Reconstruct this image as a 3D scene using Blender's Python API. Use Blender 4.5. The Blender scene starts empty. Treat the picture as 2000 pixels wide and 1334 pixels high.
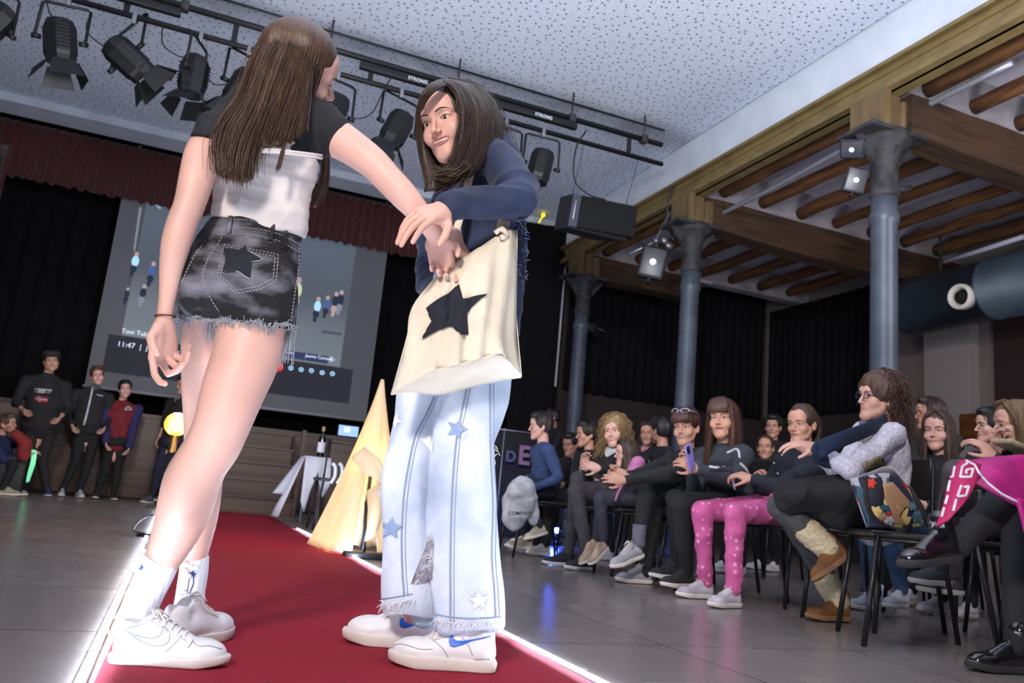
import bpy, bmesh, math, random
import numpy as np
from mathutils import Vector, Matrix
random.seed(7); RNG = np.random.default_rng(7)
sc = bpy.context.scene
COL = sc.collection
PI = math.pi
# ------------------------------------------------------------------ camera
FPX, PITCH, ROLL, YAW, CAMH = 1560.0, math.radians(11.2), math.radians(5.4), math.radians(21.5), 0.43
def _cam():
    f = np.array([math.sin(YAW)*math.cos(PITCH), math.cos(YAW)*math.cos(PITCH), math.sin(PITCH)])
    r0 = np.array([math.cos(YAW), -math.sin(YAW), 0.0]); u0 = np.cross(r0, f)
    return math.cos(ROLL)*r0+math.sin(ROLL)*u0, math.cos(ROLL)*u0-math.sin(ROLL)*r0, f
CR, CU, CF = _cam(); CC = np.array([0, 0, CAMH])
cd = bpy.data.cameras.new('camera'); cam = bpy.data.objects.new('camera', cd); COL.objects.link(cam)
cd.sensor_width = 36.0; cd.lens = FPX*36.0/2000.0; cd.clip_start = 0.05; cd.clip_end = 100
cd.dof.use_dof = True; cd.dof.focus_distance = 2.25; cd.dof.aperture_fstop = 5.6
cam.matrix_world = Matrix(((CR[0], CU[0], -CF[0], CC[0]), (CR[1], CU[1], -CF[1], CC[1]), (CR[2], CU[2], -CF[2], CC[2]), (0, 0, 0, 1)))
sc.camera = cam
def ray(x, y):
    d = CF*FPX+CR*(x-1000)-CU*(y-667); return d/np.linalg.norm(d)
def at(x, y, Y):
    d = ray(x, y); return CC+d*((Y-CC[1])/d[1])
def atz(x, y, z):
    d = ray(x, y); return CC+d*((z-CC[2])/d[2])
def atx(x, y, X):
    d = ray(x, y); return CC+d*((X-CC[0])/d[0])
def mpp(p): return float((np.asarray(p, float)-CC)@CF)/FPX     # metres per pixel at a point
# ------------------------------------------------------------------ world, lights, exposure
w = bpy.data.worlds.new('world'); sc.world = w; w.use_nodes = True
w.node_tree.nodes['Background'].inputs[0].default_value = (0.50, 0.58, 0.80, 1)
w.node_tree.nodes['Background'].inputs[1].default_value = 0.02
sc.view_settings.view_transform = 'Standard'; sc.view_settings.look = 'None'
sc.view_settings.gamma = 1.0; sc.view_settings.use_curve_mapping = False
sc.view_settings.exposure = 0.35
def area(name, loc, target, size, power, color, sy=None, spread=PI):
    L = bpy.data.lights.new(name, 'AREA'); L.energy = power; L.color = color; L.size = size; L.spread = spread
    if sy: L.shape = 'RECTANGLE'; L.size_y = sy
    o = bpy.data.objects.new(name, L); COL.objects.link(o); o.location = loc
    o.rotation_euler = (Vector(target)-Vector(loc)).to_track_quat('-Z', 'Y').to_euler()
    return o
def spot(name, loc, target, power, color, angle=60, blend=.6, rad=.1):
    L = bpy.data.lights.new(name, 'SPOT'); L.energy = power; L.color = color; L.spot_size = math.radians(angle)
    L.spot_blend = blend; L.shadow_soft_size = rad
    o = bpy.data.objects.new(name, L); COL.objects.link(o); o.location = loc
    o.rotation_euler = (Vector(target)-Vector(loc)).to_track_quat('-Z', 'Y').to_euler()
    return o
# unseen fill lights, added to brighten ceiling, aisle, audience, runway and stage front
area('ceiling_fill', (0.9, 1.1, 2.4), (1.1, 2.8, 4.8), 2.0, 265, (0.93, 0.96, 1.0))  # added fill aimed up at the ceiling boards
area('aisle_ceiling_fill', (5.6, 1.2, 1.9), (6.6, 3.4, 4.5), 1.4, 75, (0.95, 0.94, 1.0))  # second added fill, for the aisle slab and joists
spot('audience_fill', (-2.2, -2.6, 3.2), (3.9, 4.2, 0.7), 1150, (1.0, 0.90, 0.86), 62, .8, .35)  # added fill on the seated audience
spot('runway_fill', (-0.9, -1.9, 2.6), (0.5, 2.1, 1.0), 30, (1.0, 0.86, 0.80), 60, .8, .3)  # weak added fill on the two girls
spot('stage_front_fill', (-1.0, 2.0, 4.2), (-0.5, 10.5, 0.8), 700, (1.0, 0.86, 0.76), 42, .9, .3)  # added fill on the pupils by the stage
# ------------------------------------------------------------------ materials
def new_mat(name):
    m = bpy.data.materials.new(name); m.use_nodes = True
    return m, m.node_tree.nodes, m.node_tree.links, m.node_tree.nodes['Principled BSDF']
def srgb(c):
    return tuple((x/12.92 if x <= .04045 else ((x+.055)/1.055)**2.4) for x in c)
MC = {}
def mat(name, c, rough=.6, metal=0., c2=None, scale=8., bump=0., bscale=60., stretch=None, emit=None, estr=0., sub=0., sheen=0., coat=0., alpha=1., detail=3., spec=.5, contrast=.3, trans=0., bias=0.):
    """procedural material: c / c2 are sRGB colours mixed by noise"""
    if name in MC: return MC[name]
    m, N, L, B = new_mat(name)
    B.inputs['Roughness'].default_value = rough; B.inputs['Metallic'].default_value = metal
    B.inputs['Specular IOR Level'].default_value = spec
    a = srgb(c)+(1,)
    B.inputs['Base Color'].default_value = a
    tc = N.new('ShaderNodeTexCoord'); mp = N.new('ShaderNodeMapping'); L.new(tc.outputs['Object'], mp.inputs[0])
    if stretch: mp.inputs['Scale'].default_value = stretch
    if c2 is not None:
        n = N.new('ShaderNodeTexNoise'); n.inputs['Scale'].default_value = scale; n.inputs['Detail'].default_value = detail
        r = N.new('ShaderNodeMapRange'); r.inputs[1].default_value = .5+bias-contrast*.5; r.inputs[2].default_value = .5+bias+contrast*.5
        x = N.new('ShaderNodeMix'); x.data_type = 'RGBA'; x.inputs[6].default_value = a; x.inputs[7].default_value = srgb(c2)+(1,)
        L.new(mp.outputs[0], n.inputs[0]); L.new(n.outputs[0], r.inputs[0]); L.new(r.outputs[0], x.inputs[0]); L.new(x.outputs[2], B.inputs['Base Color'])
    if bump:
        n2 = N.new('ShaderNodeTexNoise'); n2.inputs['Scale'].default_value = bscale; n2.inputs['Detail'].default_value = 4
        b = N.new('ShaderNodeBump'); b.inputs['Strength'].default_value = bump; b.inputs['Distance'].default_value = .01
        L.new(mp.outputs[0], n2.inputs[0]); L.new(n2.outputs[0], b.inputs['Height']); L.new(b.outputs[0], B.inputs['Normal'])
    if emit is not None:
        B.inputs['Emission Color'].default_value = srgb(emit)+(1,); B.inputs['Emission Strength'].default_value = estr
    if sub: 
        B.inputs['Subsurface Weight'].default_value = sub; B.inputs['Subsurface Radius'].default_value = (1., .35, .2); B.inputs['Subsurface Scale'].default_value = .012
    if sheen: B.inputs['Sheen Weight'].default_value = sheen
    if coat: B.inputs['Coat Weight'].default_value = coat; B.inputs['Coat Roughness'].default_value = .08
    if alpha < 1: B.inputs['Alpha'].default_value = alpha
    if trans: B.inputs['Transmission Weight'].default_value = trans
    MC[name] = m
    return m
# ------------------------------------------------------------------ object helpers
def tag(o, label=None, cat=None, group=None, kind=None):
    if label: o['label'] = label
    if cat: o['category'] = cat
    if group: o['group'] = group
    if kind: o['kind'] = kind
    return o
def empty(name, loc, label=None, cat=None, group=None, kind=None):
    o = bpy.data.objects.new(name, None); COL.objects.link(o); o.location = tuple(float(v) for v in loc); o.empty_display_size = .1
    return tag(o, label, cat, group, kind)
def link(name, me, parent=None):
    o = bpy.data.objects.new(name, me); COL.objects.link(o)
    if parent is not None:
        o.parent = parent
        # geometry is written in world coordinates: cancel the parents' offset
        off = Vector((0, 0, 0)); p = parent
        while p is not None: off += p.location; p = p.parent
        o.location = -off
    return o
class MB:
    """collects shapes in world coordinates, then builds ONE mesh object"""
    def __init__(s): s.v = []; s.f = []; s.mi = []; s.n = 0; s.sm = []
    def add(s, v, f, mi=0, smooth=True):
        v = np.asarray(v, float).reshape(-1, 3)
        s.v.append(v)
        for q in f: s.f.append(tuple(int(i)+s.n for i in q)); s.mi.append(mi); s.sm.append(smooth)
        s.n += len(v); return s
    def box(s, lo, hi, mi=0, R=None, c=None):
        lo = np.array(lo, float); hi = np.array(hi, float)
        v = np.array([[x, y, z] for x in (lo[0], hi[0]) for y in (lo[1], hi[1]) for z in (lo[2], hi[2])])
        if R is not None:
            v = v@np.asarray(R).T
        if c is not None: v = v+np.asarray(c)
        f = [(0, 1, 3, 2), (4, 6, 7, 5), (0, 4, 5, 1), (2, 3, 7, 6), (0, 2, 6, 4), (1, 5, 7, 3)]
        return s.add(v, f, mi, False)
    def rbox(s, c, h, r=.01, R=None, mi=0, seg=3):
        """rounded box, centre c, half sizes h"""
        c = np.asarray(c, float); h = np.asarray(h, float); r = min(r, h.min()*.99)
        bm = bmesh.new(); bmesh.ops.create_cube(bm, size=1)
        for q in bm.verts: q.co = Vector((q.co.x*2*h[0], q.co.y*2*h[1], q.co.z*2*h[2]))
        bmesh.ops.bevel(bm, geom=list(bm.edges), offset=r, segments=seg, profile=.5, affect='EDGES')
        v = np.array([q.co[:] for q in bm.verts]); f = [[q.index for q in p.verts] for p in bm.faces]; bm.free()
        if R is not None: v = v@np.asarray(R).T
        return s.add(v+c, f, mi, True)
    def tube(s, pts, r, seg=8, mi=0, closed=False, cap=True, flat=None):
        """pts polyline, r number/list (or list of (ra,rb) with flat = direction of ra)"""
        P = np.asarray(pts, float); n = len(P)
        rr = np.asarray(r, float)
        if rr.ndim == 0: rr = np.full(n, float(r))
        if rr.ndim == 1: rr = np.stack([rr, rr], 1)
        T = np.zeros_like(P)
        for i in range(n):
            a = P[(i-1) % n] if closed else P[max(i-1, 0)]; b = P[(i+1) % n] if closed else P[min(i+1, n-1)]
            t = b-a; T[i] = t/(np.linalg.norm(t)+1e-12)
        if flat is not None: u = np.asarray(flat, float)
        else: u = np.array([0, 0, 1.]) if abs(T[0][2]) < .9 else np.array([1., 0, 0])
        V = []
        for i in range(n):
            if flat is not None: u = np.asarray(flat, float)
            u = u-T[i]*(u@T[i]); u /= np.linalg.norm(u)+1e-12; w_ = np.cross(T[i], u)
            for k in range(seg):
                a = 2*PI*k/seg; V.append(P[i]+u*math.cos(a)*rr[i, 0]+w_*math.sin(a)*rr[i, 1])
        F = []
        m = n if closed else n-1
        for i in range(m):
            for k in range(seg):
                j = (i+1) % n
                F.append((i*seg+k, i*seg+(k+1) % seg, j*seg+(k+1) % seg, j*seg+k))
        if cap and not closed:
            F.append(tuple(range(seg))[::-1]); F.append(tuple((n-1)*seg+k for k in range(seg)))
        return s.add(V, F, mi, True)
    def cyl(s, a, b, r, r2=None, seg=20, mi=0):
        return s.tube([a, b], [r, r if r2 is None else r2], seg, mi)
    def ell(s, c, r, R=None, seg=16, rings=10, mi=0):
        V = []; F = []
        r = np.broadcast_to(np.asarray(r, float), (3,))
        for i in range(rings+1):
            th = PI*i/rings
            for k in range(seg):
                a = 2*PI*k/seg; V.append((math.sin(th)*math.cos(a)*r[0], math.sin(th)*math.sin(a)*r[1], math.cos(th)*r[2]))
        for i in range(rings):
            for k in range(seg):
                F.append((i*seg+k, (i+1)*seg+k, (i+1)*seg+(k+1) % seg, i*seg+(k+1) % seg))
        V = np.array(V)
        if R is not None: V = V@np.asarray(R).T
        return s.add(V+np.asarray(c), F, mi, True)
    def lathe(s, c, prof, axis=(0, 0, 1), seg=24, mi=0):
        """prof: list of (radius, height along axis)"""
        ax = np.asarray(axis, float); ax = ax/np.linalg.norm(ax)
        u = np.cross(ax, [0, 0, 1.] if abs(ax[2]) < .9 else [1., 0, 0]); u /= np.linalg.norm(u); w_ = np.cross(ax, u)
        V = []; F = []
        for (r, h) in prof:
            for k in range(seg):
                a = 2*PI*k/seg; V.append(np.asarray(c)+ax*h+(u*math.cos(a)+w_*math.sin(a))*max(r, 1e-4))
        for i in range(len(prof)-1):
            for k in range(seg): F.append((i*seg+k, i*seg+(k+1) % seg, (i+1)*seg+(k+1) % seg, (i+1)*seg+k))
        F.append(tuple(range(seg))[::-1]); F.append(tuple((len(prof)-1)*seg+k for k in range(seg)))
        return s.add(V, F, mi, True)
    def prism(s, poly, d, mi=0):
        """closed polygon (list of 3-D points) extruded by vector d"""
        P = np.asarray(poly, float); n = len(P); V = np.vstack([P, P+np.asarray(d)])
        F = [tuple(range(n)), tuple(range(2*n-1, n-1, -1))]+[(i, i+n, (i+1) % n+n, (i+1) % n) for i in range(n)]
        return s.add(V, F, mi, False)
    def sheet(s, G, thick=.003, mi=0):
        """grid of points G[i][j], given a thickness along its normals"""
        G = np.asarray(G, float); a, b = G.shape[:2]
        du = np.gradient(G, axis=0); dv = np.gradient(G, axis=1); nn = np.cross(du, dv); nn /= np.linalg.norm(nn, axis=2, keepdims=True)+1e-12
        V = np.vstack([(G+nn*thick/2).reshape(-1, 3), (G-nn*thick/2).reshape(-1, 3)]); o = a*b; F = []
        for i in range(a-1):
            for j in range(b-1):
                q = (i*b+j, (i+1)*b+j, (i+1)*b+j+1, i*b+j+1); F.append(q); F.append(tuple(x+o for x in q[::-1]))
        for i in range(a-1):
            F.append((i*b, i*b+o, (i+1)*b+o, (i+1)*b)); F.append((i*b+b-1, (i+1)*b+b-1, (i+1)*b+b-1+o, i*b+b-1+o))
        for j in range(b-1):
            F.append((j, j+1, j+1+o, j+o)); F.append(((a-1)*b+j, (a-1)*b+j+o, (a-1)*b+j+1+o, (a-1)*b+j+1))
        return s.add(V, F, mi, True)
    def build(s, name, m, parent=None, origin=None):
        me = bpy.data.meshes.new(name)
        V = np.vstack(s.v) if s.v else np.zeros((0, 3))
        if origin is not None and parent is None: V = V-np.asarray(origin)
        me.from_pydata(V.tolist(), [], s.f)
        for mm in (m if isinstance(m, (list, tuple)) else [m]): me.materials.append(mm)
        me.polygons.foreach_set('material_index', s.mi); me.polygons.foreach_set('use_smooth', s.sm)
        me.update()
        o = link(name, me, parent)
        if origin is not None and parent is None: o.location = tuple(float(q) for q in origin)
        return o
def struct(name, mb, m):
    o = mb.build(name, m); o['kind'] = 'structure'; return o
def children(o): return [c for c in bpy.data.objects if c.parent == o]
def copy_tree(o, parent=None):
    c = o.copy(); COL.objects.link(c)
    if parent is not None: c.parent = parent
    for ch in children(o): copy_tree(ch, c)
    return c
def catmull(P, k=6):
    """smooth resample of rows"""
    P = np.asarray(P, float)
    if len(P) < 3: 
        t = np.linspace(0, 1, k+1)[:, None]; return P[0]*(1-t)+P[-1]*t
    Q = np.vstack([2*P[0]-P[1], P, 2*P[-1]-P[-2]]); out = []
    for i in range(1, len(Q)-2):
        for j in range(k):
            t = j/k; a, b, c, d = Q[i-1], Q[i], Q[i+1], Q[i+2]
            out.append(.5*((2*b)+(c-a)*t+(2*a-5*b+4*c-d)*t*t+(3*b-a-3*c+d)*t**3))
    out.append(Q[-2]); return np.array(out)
def text_mesh(s, size, origin, right, up, m, name, parent=None, depth=.001, align='LEFT', bold=False, space=1.0):
    cu = bpy.data.curves.new(name, 'FONT'); cu.body = s; cu.size = size; cu.extrude = depth; cu.align_x = align; cu.space_character = space
    if bold: cu.offset = size*.03
    ob = bpy.data.objects.new(name, cu); COL.objects.link(ob)
    bpy.context.view_layer.update(); dg = bpy.context.evaluated_depsgraph_get()
    me = bpy.data.meshes.new_from_object(ob.evaluated_get(dg)); bpy.data.objects.remove(ob); bpy.data.curves.remove(cu)
    r = np.asarray(right, float); r /= np.linalg.norm(r); u = np.asarray(up, float); u = u-r*(u@r); u /= np.linalg.norm(u); n = np.cross(r, u)
    V = np.array([v.co[:] for v in me.vertices]).reshape(-1, 3)
    V = np.asarray(origin)+V[:, :1]*r+V[:, 1:2]*u+V[:, 2:3]*n
    for i, v in enumerate(me.vertices): v.co = V[i]
    me.materials.clear(); me.materials.append(m)
    return link(name, me, parent)
def star_pts(c, r, right, up, inner=.45, rot=0., n=5, jit=0.):
    out = []
    for i in range(2*n):
        a = PI/2+rot+PI*i/n; q = r*(1 if i % 2 == 0 else inner)*(1+random.uniform(-jit, jit))
        out.append(np.asarray(c)+np.asarray(right)*math.cos(a)*q+np.asarray(up)*math.sin(a)*q)
    return out
# ================================================================== the hall
CEIL = 4.8; WX = 5.0; PY = 11.0; LX = -3.6; RX = 9.3; BY = -4.5; EY = 14.0
white_plaster = mat('white_plaster', (.84, .87, .91), .85, c2=(.78, .81, .86), scale=2.5, bump=.05, bscale=30)
# floor: large polished dark stone tiles
def floor_mat():
    m, N, L, B = new_mat('polished_stone_floor')
    tc = N.new('ShaderNodeTexCoord')
    br = N.new('ShaderNodeTexBrick'); br.offset = 0; br.inputs['Scale'].default_value = 1.0
    br.inputs['Brick Width'].default_value = .8; br.inputs['Row Height'].default_value = .8; br.inputs['Mortar Size'].default_value = .0035
    br.inputs['Color1'].default_value = srgb((.47, .43, .42))+(1,); br.inputs['Color2'].default_value = srgb((.51, .47, .46))+(1,); br.inputs['Mortar'].default_value = srgb((.24, .23, .23))+(1,)
    L.new(tc.outputs['Object'], br.inputs[0])
    n = N.new('ShaderNodeTexNoise'); n.inputs['Scale'].default_value = 220; n.inputs['Detail'].default_value = 2; L.new(tc.outputs['Object'], n.inputs[0])
    x = N.new('ShaderNodeMix'); x.data_type = 'RGBA'; x.blend_type = 'OVERLAY'; x.inputs[0].default_value = .45
    L.new(br.outputs[0], x.inputs[6]); L.new(n.outputs[1], x.inputs[7])
    h = N.new('ShaderNodeHueSaturation'); h.inputs['Saturation'].default_value = .8; L.new(x.outputs[2], h.inputs['Color']); L.new(h.outputs[0], B.inputs['Base Color'])
    n2 = N.new('ShaderNodeTexNoise'); n2.inputs['Scale'].default_value = 3; L.new(tc.outputs['Object'], n2.inputs[0])
    r = N.new('ShaderNodeMapRange'); r.inputs[3].default_value = .17; r.inputs[4].default_value = .34; L.new(n2.outputs[0], r.inputs[0]); L.new(r.outputs[0], B.inputs['Roughness'])
    return m
struct('floor', MB().box((LX-.5, BY-.5, -.12), (RX+.5, EY+.5, 0)), floor_mat())
def ceil_mat():
    m, N, L, B = new_mat('perforated_ceiling_board'); B.inputs['Roughness'].default_value = .9
    tc = N.new('ShaderNodeTexCoord'); mp = N.new('ShaderNodeMapping'); mp.inputs['Scale'].default_value = (11.5, 11.5, .001); L.new(tc.outputs['Object'], mp.inputs[0])
    mp.inputs['Rotation'].default_value = (0, 0, .35)
    v = N.new('ShaderNodeTexVoronoi'); v.voronoi_dimensions = '2D'; v.inputs['Scale'].default_value = 1.0; v.inputs['Randomness'].default_value = .75; L.new(mp.outputs[0], v.inputs['Vector'])
    lt = N.new('ShaderNodeMath'); lt.operation = 'LESS_THAN'; lt.inputs[1].default_value = .125; L.new(v.outputs['Distance'], lt.inputs[0])
    v2 = N.new('ShaderNodeTexVoronoi'); v2.voronoi_dimensions = '2D'; v2.inputs['Scale'].default_value = 1.75; v2.inputs['Randomness'].default_value = 1.; L.new(mp.outputs[0], v2.inputs['Vector'])
    l2 = N.new('ShaderNodeMath'); l2.operation = 'LESS_THAN'; l2.inputs[1].default_value = .085; L.new(v2.outputs['Distance'], l2.inputs[0])
    mx = N.new('ShaderNodeMath'); mx.operation = 'MAXIMUM'; L.new(lt.outputs[0], mx.inputs[0]); L.new(l2.outputs[0], mx.inputs[1])
    sx = N.new('ShaderNodeSeparateXYZ'); L.new(tc.outputs['Object'], sx.inputs[0])
    # soot streaks on the boards above the lighting bar (long-lived stain with a shape of its own)
    n = N.new('ShaderNodeTexNoise'); n.inputs['Scale'].default_value = 2.2; n.inputs['Detail'].default_value = 5; L.new(tc.outputs['Object'], n.inputs[0])
    ys = N.new('ShaderNodeMath'); ys.operation = 'SUBTRACT'; L.new(sx.outputs['Y'], ys.inputs[0]); ys.inputs[1].default_value = STAIN_Y
    ab = N.new('ShaderNodeMath'); ab.operation = 'ABSOLUTE'; L.new(ys.outputs[0], ab.inputs[0])
    mr = N.new('ShaderNodeMapRange'); mr.inputs[1].default_value = 0.02; mr.inputs[2].default_value = .38; mr.inputs[3].default_value = 1; mr.inputs[4].default_value = 0; L.new(ab.outputs[0], mr.inputs[0])
    ml = N.new('ShaderNodeMath'); ml.operation = 'MULTIPLY'; L.new(mr.outputs[0], ml.inputs[0]); L.new(n.outputs[0], ml.inputs[1])
    x = N.new('ShaderNodeMix'); x.data_type = 'RGBA'; x.inputs[6].default_value = srgb((.86, .89, .95))+(1,); x.inputs[7].default_value = srgb((.42, .40, .44))+(1,)
    L.new(ml.outputs[0], x.inputs[0])
    y = N.new('ShaderNodeMix'); y.data_type = 'RGBA'; y.inputs[7].default_value = srgb((.40, .42, .48))+(1,); L.new(mx.outputs[0], y.inputs[0]); L.new(x.outputs[2], y.inputs[6])
    L.new(y.outputs[2], B.inputs['Base Color'])
    b = N.new('ShaderNodeBump'); b.inputs['Strength'].default_value = .5; b.inputs['Distance'].default_value = .01; b.invert = True; L.new(mx.outputs[0], b.inputs['Height']); L.new(b.outputs[0], B.inputs['Normal'])
    return m
TY = 7.25                       # depth of the lighting bar
STAIN_Y = TY+.35
struct('ceiling', MB().box((LX, BY, CEIL), (WX-.02, PY, CEIL+.12)), ceil_mat())
BT, BB = 4.34, 4.08             # top and bottom of the long beam
struct('wall_right', MB().box((WX, BY, BT), (WX+.15, PY+.2, CEIL+.1)), white_plaster)
# proscenium lintel
LZ = 4.70
struct('trim_1', MB().box((LX, PY, LZ), (WX, PY+.45, CEIL+.1)).box((WX-.25, PY+.05, 2.2), (WX+.15, PY+.45, LZ+.05)), white_plaster)
black_paint = mat('black_velour', (.055, .055, .065), .95, c2=(.075, .07, .085), scale=5, spec=.2)
dark_wall = mat('dark_brown_wall', (.20, .165, .165), .85, c2=(.17, .14, .145), scale=3)
struct('wall_left', MB().box((LX-.15, BY, -.0), (LX, EY, CEIL)), mat('grey_wall', (.30, .30, .33), .8, c2=(.27, .27, .3)))
struct('wall_back', MB().box((LX, BY-.15, 0), (RX, BY, CEIL)), mat('grey_wall_back', (.45, .45, .48), .8, c2=(.40, .40, .44)))
struct('wall_stage', MB().box((LX, EY-.02, 0), (RX, EY+.12, CEIL)), mat('stage_black_wall', (.06, .06, .07), .9, c2=(.05, .05, .06)))
# side aisle: far wall with dark lower wainscot, and black drape above
AX = RX
struct('wall_aisle', MB().box((AX, BY, 0), (AX+.15, EY, CEIL)), mat('taupe_wall', (.47, .43, .42), .85, c2=(.42, .385, .38), scale=2))
# aisle: end wall, white vaulted slab over the joists
struct('wall_front', MB().box((WX+.3, PY+.3, 0), (RX, PY+.45, 5)), dark_wall)
struct('wall_aisle_lower', MB().box((RX-.03, 8.5, 0), (RX+.02, PY+.3, 2.25)), dark_wall)['kind'] = 'structure'
struct('trim_2', MB().box((RX-.16, 7.15, 0), (RX+.01, 7.85, 4.0)), mat('pale_pilaster', (.55, .52, .52), .85))
struct('door_1', MB().box((RX-.06, 5.6, 0), (RX+.02, 6.9, 3.3)), mat('dark_red_doorway', (.16, .09, .10), .9))
JZ = 4.16
slab = MB(); slab.box((WX+.15, BY, 4.50), (RX, PY+.3, 4.6))
struct('ceiling_aisle', slab, mat('aisle_white_slab', (.80, .78, .83), .85, c2=(.72, .70, .75), scale=3))
# pleated black drapes on the aisle walls
def drape(name, a, b, z0, z1, m, label, cat, amp=.03, wl=.16, parent=None, nz=6, top_amp=.6, group=None):
    a = np.array(a, float); b = np.array(b, float); L = np.linalg.norm(b-a); n = int(L/wl*6); d = (b-a)/L; nr = np.array([-d[1], d[0], 0])
    ph = np.cumsum(RNG.uniform(.6, 1.4, n+1))*2*PI/6
    G = []
    for i in range(n+1):
        p = a+d*L*i/n; row = []
        for j in range(nz+1):
            t = j/nz; z = z0+(z1-z0)*t
            am = amp*(1+(top_amp-1)*t); row.append([p[0]+nr[0]*am*math.sin(ph[i]), p[1]+nr[1]*am*math.sin(ph[i]), z+(.012*math.sin(ph[i]*.7) if j == 0 else 0)])
        G.append(row)
    o = MB().sheet(G, .008).build(name, m, parent)
    if parent is None: tag(o, label, cat, group)
    return o
drape('black_drape', (WX+.35, PY+.22, 0), (RX-.1, PY+.22, 0), 2.2, 4.45, black_paint, 'black pleated drape across the end wall of the side aisle, behind the columns', 'curtain')
drape('black_drape', (RX-.1, PY+.1, 0), (RX-.1, 8.55, 0), 2.2, 4.1, black_paint, 'black drape on the side wall beyond the nearest iron column', 'curtain')
# ---- long painted steel beam over the columns
yel = mat('ochre_steel_paint', (.50, .43, .27), .55, c2=(.44, .37, .23), scale=6, bump=.05)
yeld = mat('ochre_wood_block', (.46, .38, .25), .6, c2=(.38, .31, .21), scale=10, stretch=(1, 1, .2))
sb = MB()
sb.box((4.93, BY+.1, BT-.035), (5.13, 10.95, BT)).box((4.93, BY+.1, BB), (5.13, 10.95, BB+.035)).box((5.0, BY+.1, BB), (5.03, 10.95, BT)).box((4.985, BY+.1, BT-.09), (5.0, 10.95, BT-.035)).box((4.95, BY+.1, BB+.035), (5.0, 10.95, BB+.07))
tag(sb.build('steel_beam', yel), 'long ochre-painted steel beam running over the iron columns', 'beam')
iron = mat('grey_iron_paint', (.34, .37, .42), .42, c2=(.28, .31, .36), scale=4, metal=.2)
ironr = mat('dark_rusty_iron', (.24, .24, .26), .7, c2=(.15, .14, .14), scale=9, bump=.3)
wood_log = mat('old_log_wood', (.45, .29, .15), .75, c2=(.28, .17, .085), scale=7, stretch=(3, .35, 3), bump=.4, bscale=14)
wood_beam = mat('old_sawn_beam_wood', (.29, .20, .13), .8, c2=(.19, .125, .08), scale=5, stretch=(.3, 3, 3), bump=.4, bscale=12)
colnames = ['thick grey cast iron column nearest the camera, floodlights on its neck', 'grey cast iron column, second along the aisle, in front of the black drape', 'dim cast iron column farthest from the camera, next to the stage']
CXX = 5.08
for i, y in enumerate((4.74, 7.50, 10.22)):
    r = empty('iron_column', (CXX, y, 0), colnames[i], 'column', 'cast iron columns')
    MB().lathe((CXX, y, 0), [(.16, 0), (.16, .05), (.12, .09), (.112, .2), (.104, 2.95), (.12, 2.97), (.12, 3.03), (.104, 3.06), (.106, 3.2)], seg=32).build('shaft', iron, r)
    c = MB().lathe((CXX, y, 0), [(.106, 3.18), (.118, 3.20), (.118, 3.26), (.108, 3.28), (.112, 3.52), (.14, 3.60), (.20, 3.65), (.215, 3.67), (.215, 3.74)], seg=28)
    c.box((CXX-.33, y-.20, 3.70), (CXX+.27, y+.20, 3.735))
    for s in (-1, 1):
        c.prism([(CXX-.02, y+s*.09, 3.47), (CXX-.02, y+s*.20, 3.69), (CXX-.02, y+s*.09, 3.69)], (.04, 0, 0))
        c.prism([(CXX+s*.09, y-.02, 3.42), (CXX+s*.30, y-.02, 3.69), (CXX+s*.09, y-.02, 3.69)], (0, .04, 0))
    c.build('capital', ironr, r)
    MB().box((4.90, y-.16, 3.74), (4.985, y+.20, BB)).box((5.03, y-.10, 3.74), (5.15, y+.14, BB)).rbox((5.22, y, 3.90), (.06, .12, .16), .03).build('bearing_block', yeld, r)
# ---- heavy cross beams and round log joists
for i, (y, lab) in enumerate(((4.70, 'heavy dark timber beam from the nearest column out over the audience'), (7.52, 'heavy dark timber beam from the second column across the aisle'), (10.35, 'short sawn timber beam end at the farthest column'), (1.9, 'heavy timber beam above the camera, first of the aisle'))):
    x1 = RX if i != 2 else 6.9
    b = MB(); rows = []
    for k in range(13):
        t = k/12; x = 5.20+(x1-5.20)*t; hw = .13; top = JZ-.06; bot = JZ-.42-.05*math.sin(PI*t)
        if i == 2: bot = JZ-.40; hw = .15
        j = random.uniform(-.012, .012)
        rows.append([(x, y-hw+j, bot), (x, y-hw+j, top), (x, y+hw+j, top), (x, y+hw+j, bot)])
    R = np.array(rows); V = R.reshape(-1, 3); F = [(0, 1, 2, 3), (48, 51, 50, 49)]
    for k in range(12):
        for q in range(4): F.append((k*4+q, (k+1)*4+q, (k+1)*4+(q+1) % 4, k*4+(q+1) % 4))
    b.add(V, F, 0, False); tag(b.build('timber_beam', wood_beam), lab, 'beam', 'heavy timber beams of the aisle ceiling')
nth = ['closest to the steel beam', 'second out from the steel beam', 'third out from the steel beam', 'fourth out from the steel beam', 'fifth out from the steel beam', 'sixth out from the steel beam', 'seventh out, above the duct']
bays = [(1.9, 4.70, 'in the bay right of the nearest column'), (4.70, 7.52, 'between the nearest and second columns'), (7.52, 10.35, 'between the second and farthest columns')]
for (y0, y1, bl) in bays:
    for k in range(7):
        x = 5.42+k*.575
        rr = random.uniform(.066, .082); pts = []; rad = []
        for j in range(9):
            t = j/8; pts.append((x+random.uniform(-.012, .012), y0+.10+(y1-y0-.2)*t, JZ+.06+random.uniform(-.006, .006))); rad.append(rr*(1+random.uniform(-.07, .07)))
        b = MB().tube(catmull(pts, 2), np.interp(np.linspace(0, 8, 17), range(9), rad), 12)
        tag(b.build('log_joist', wood_log), 'log joist %s, %s' % (bl, nth[k]), 'joist', 'log joists under the aisle slab')
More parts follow.
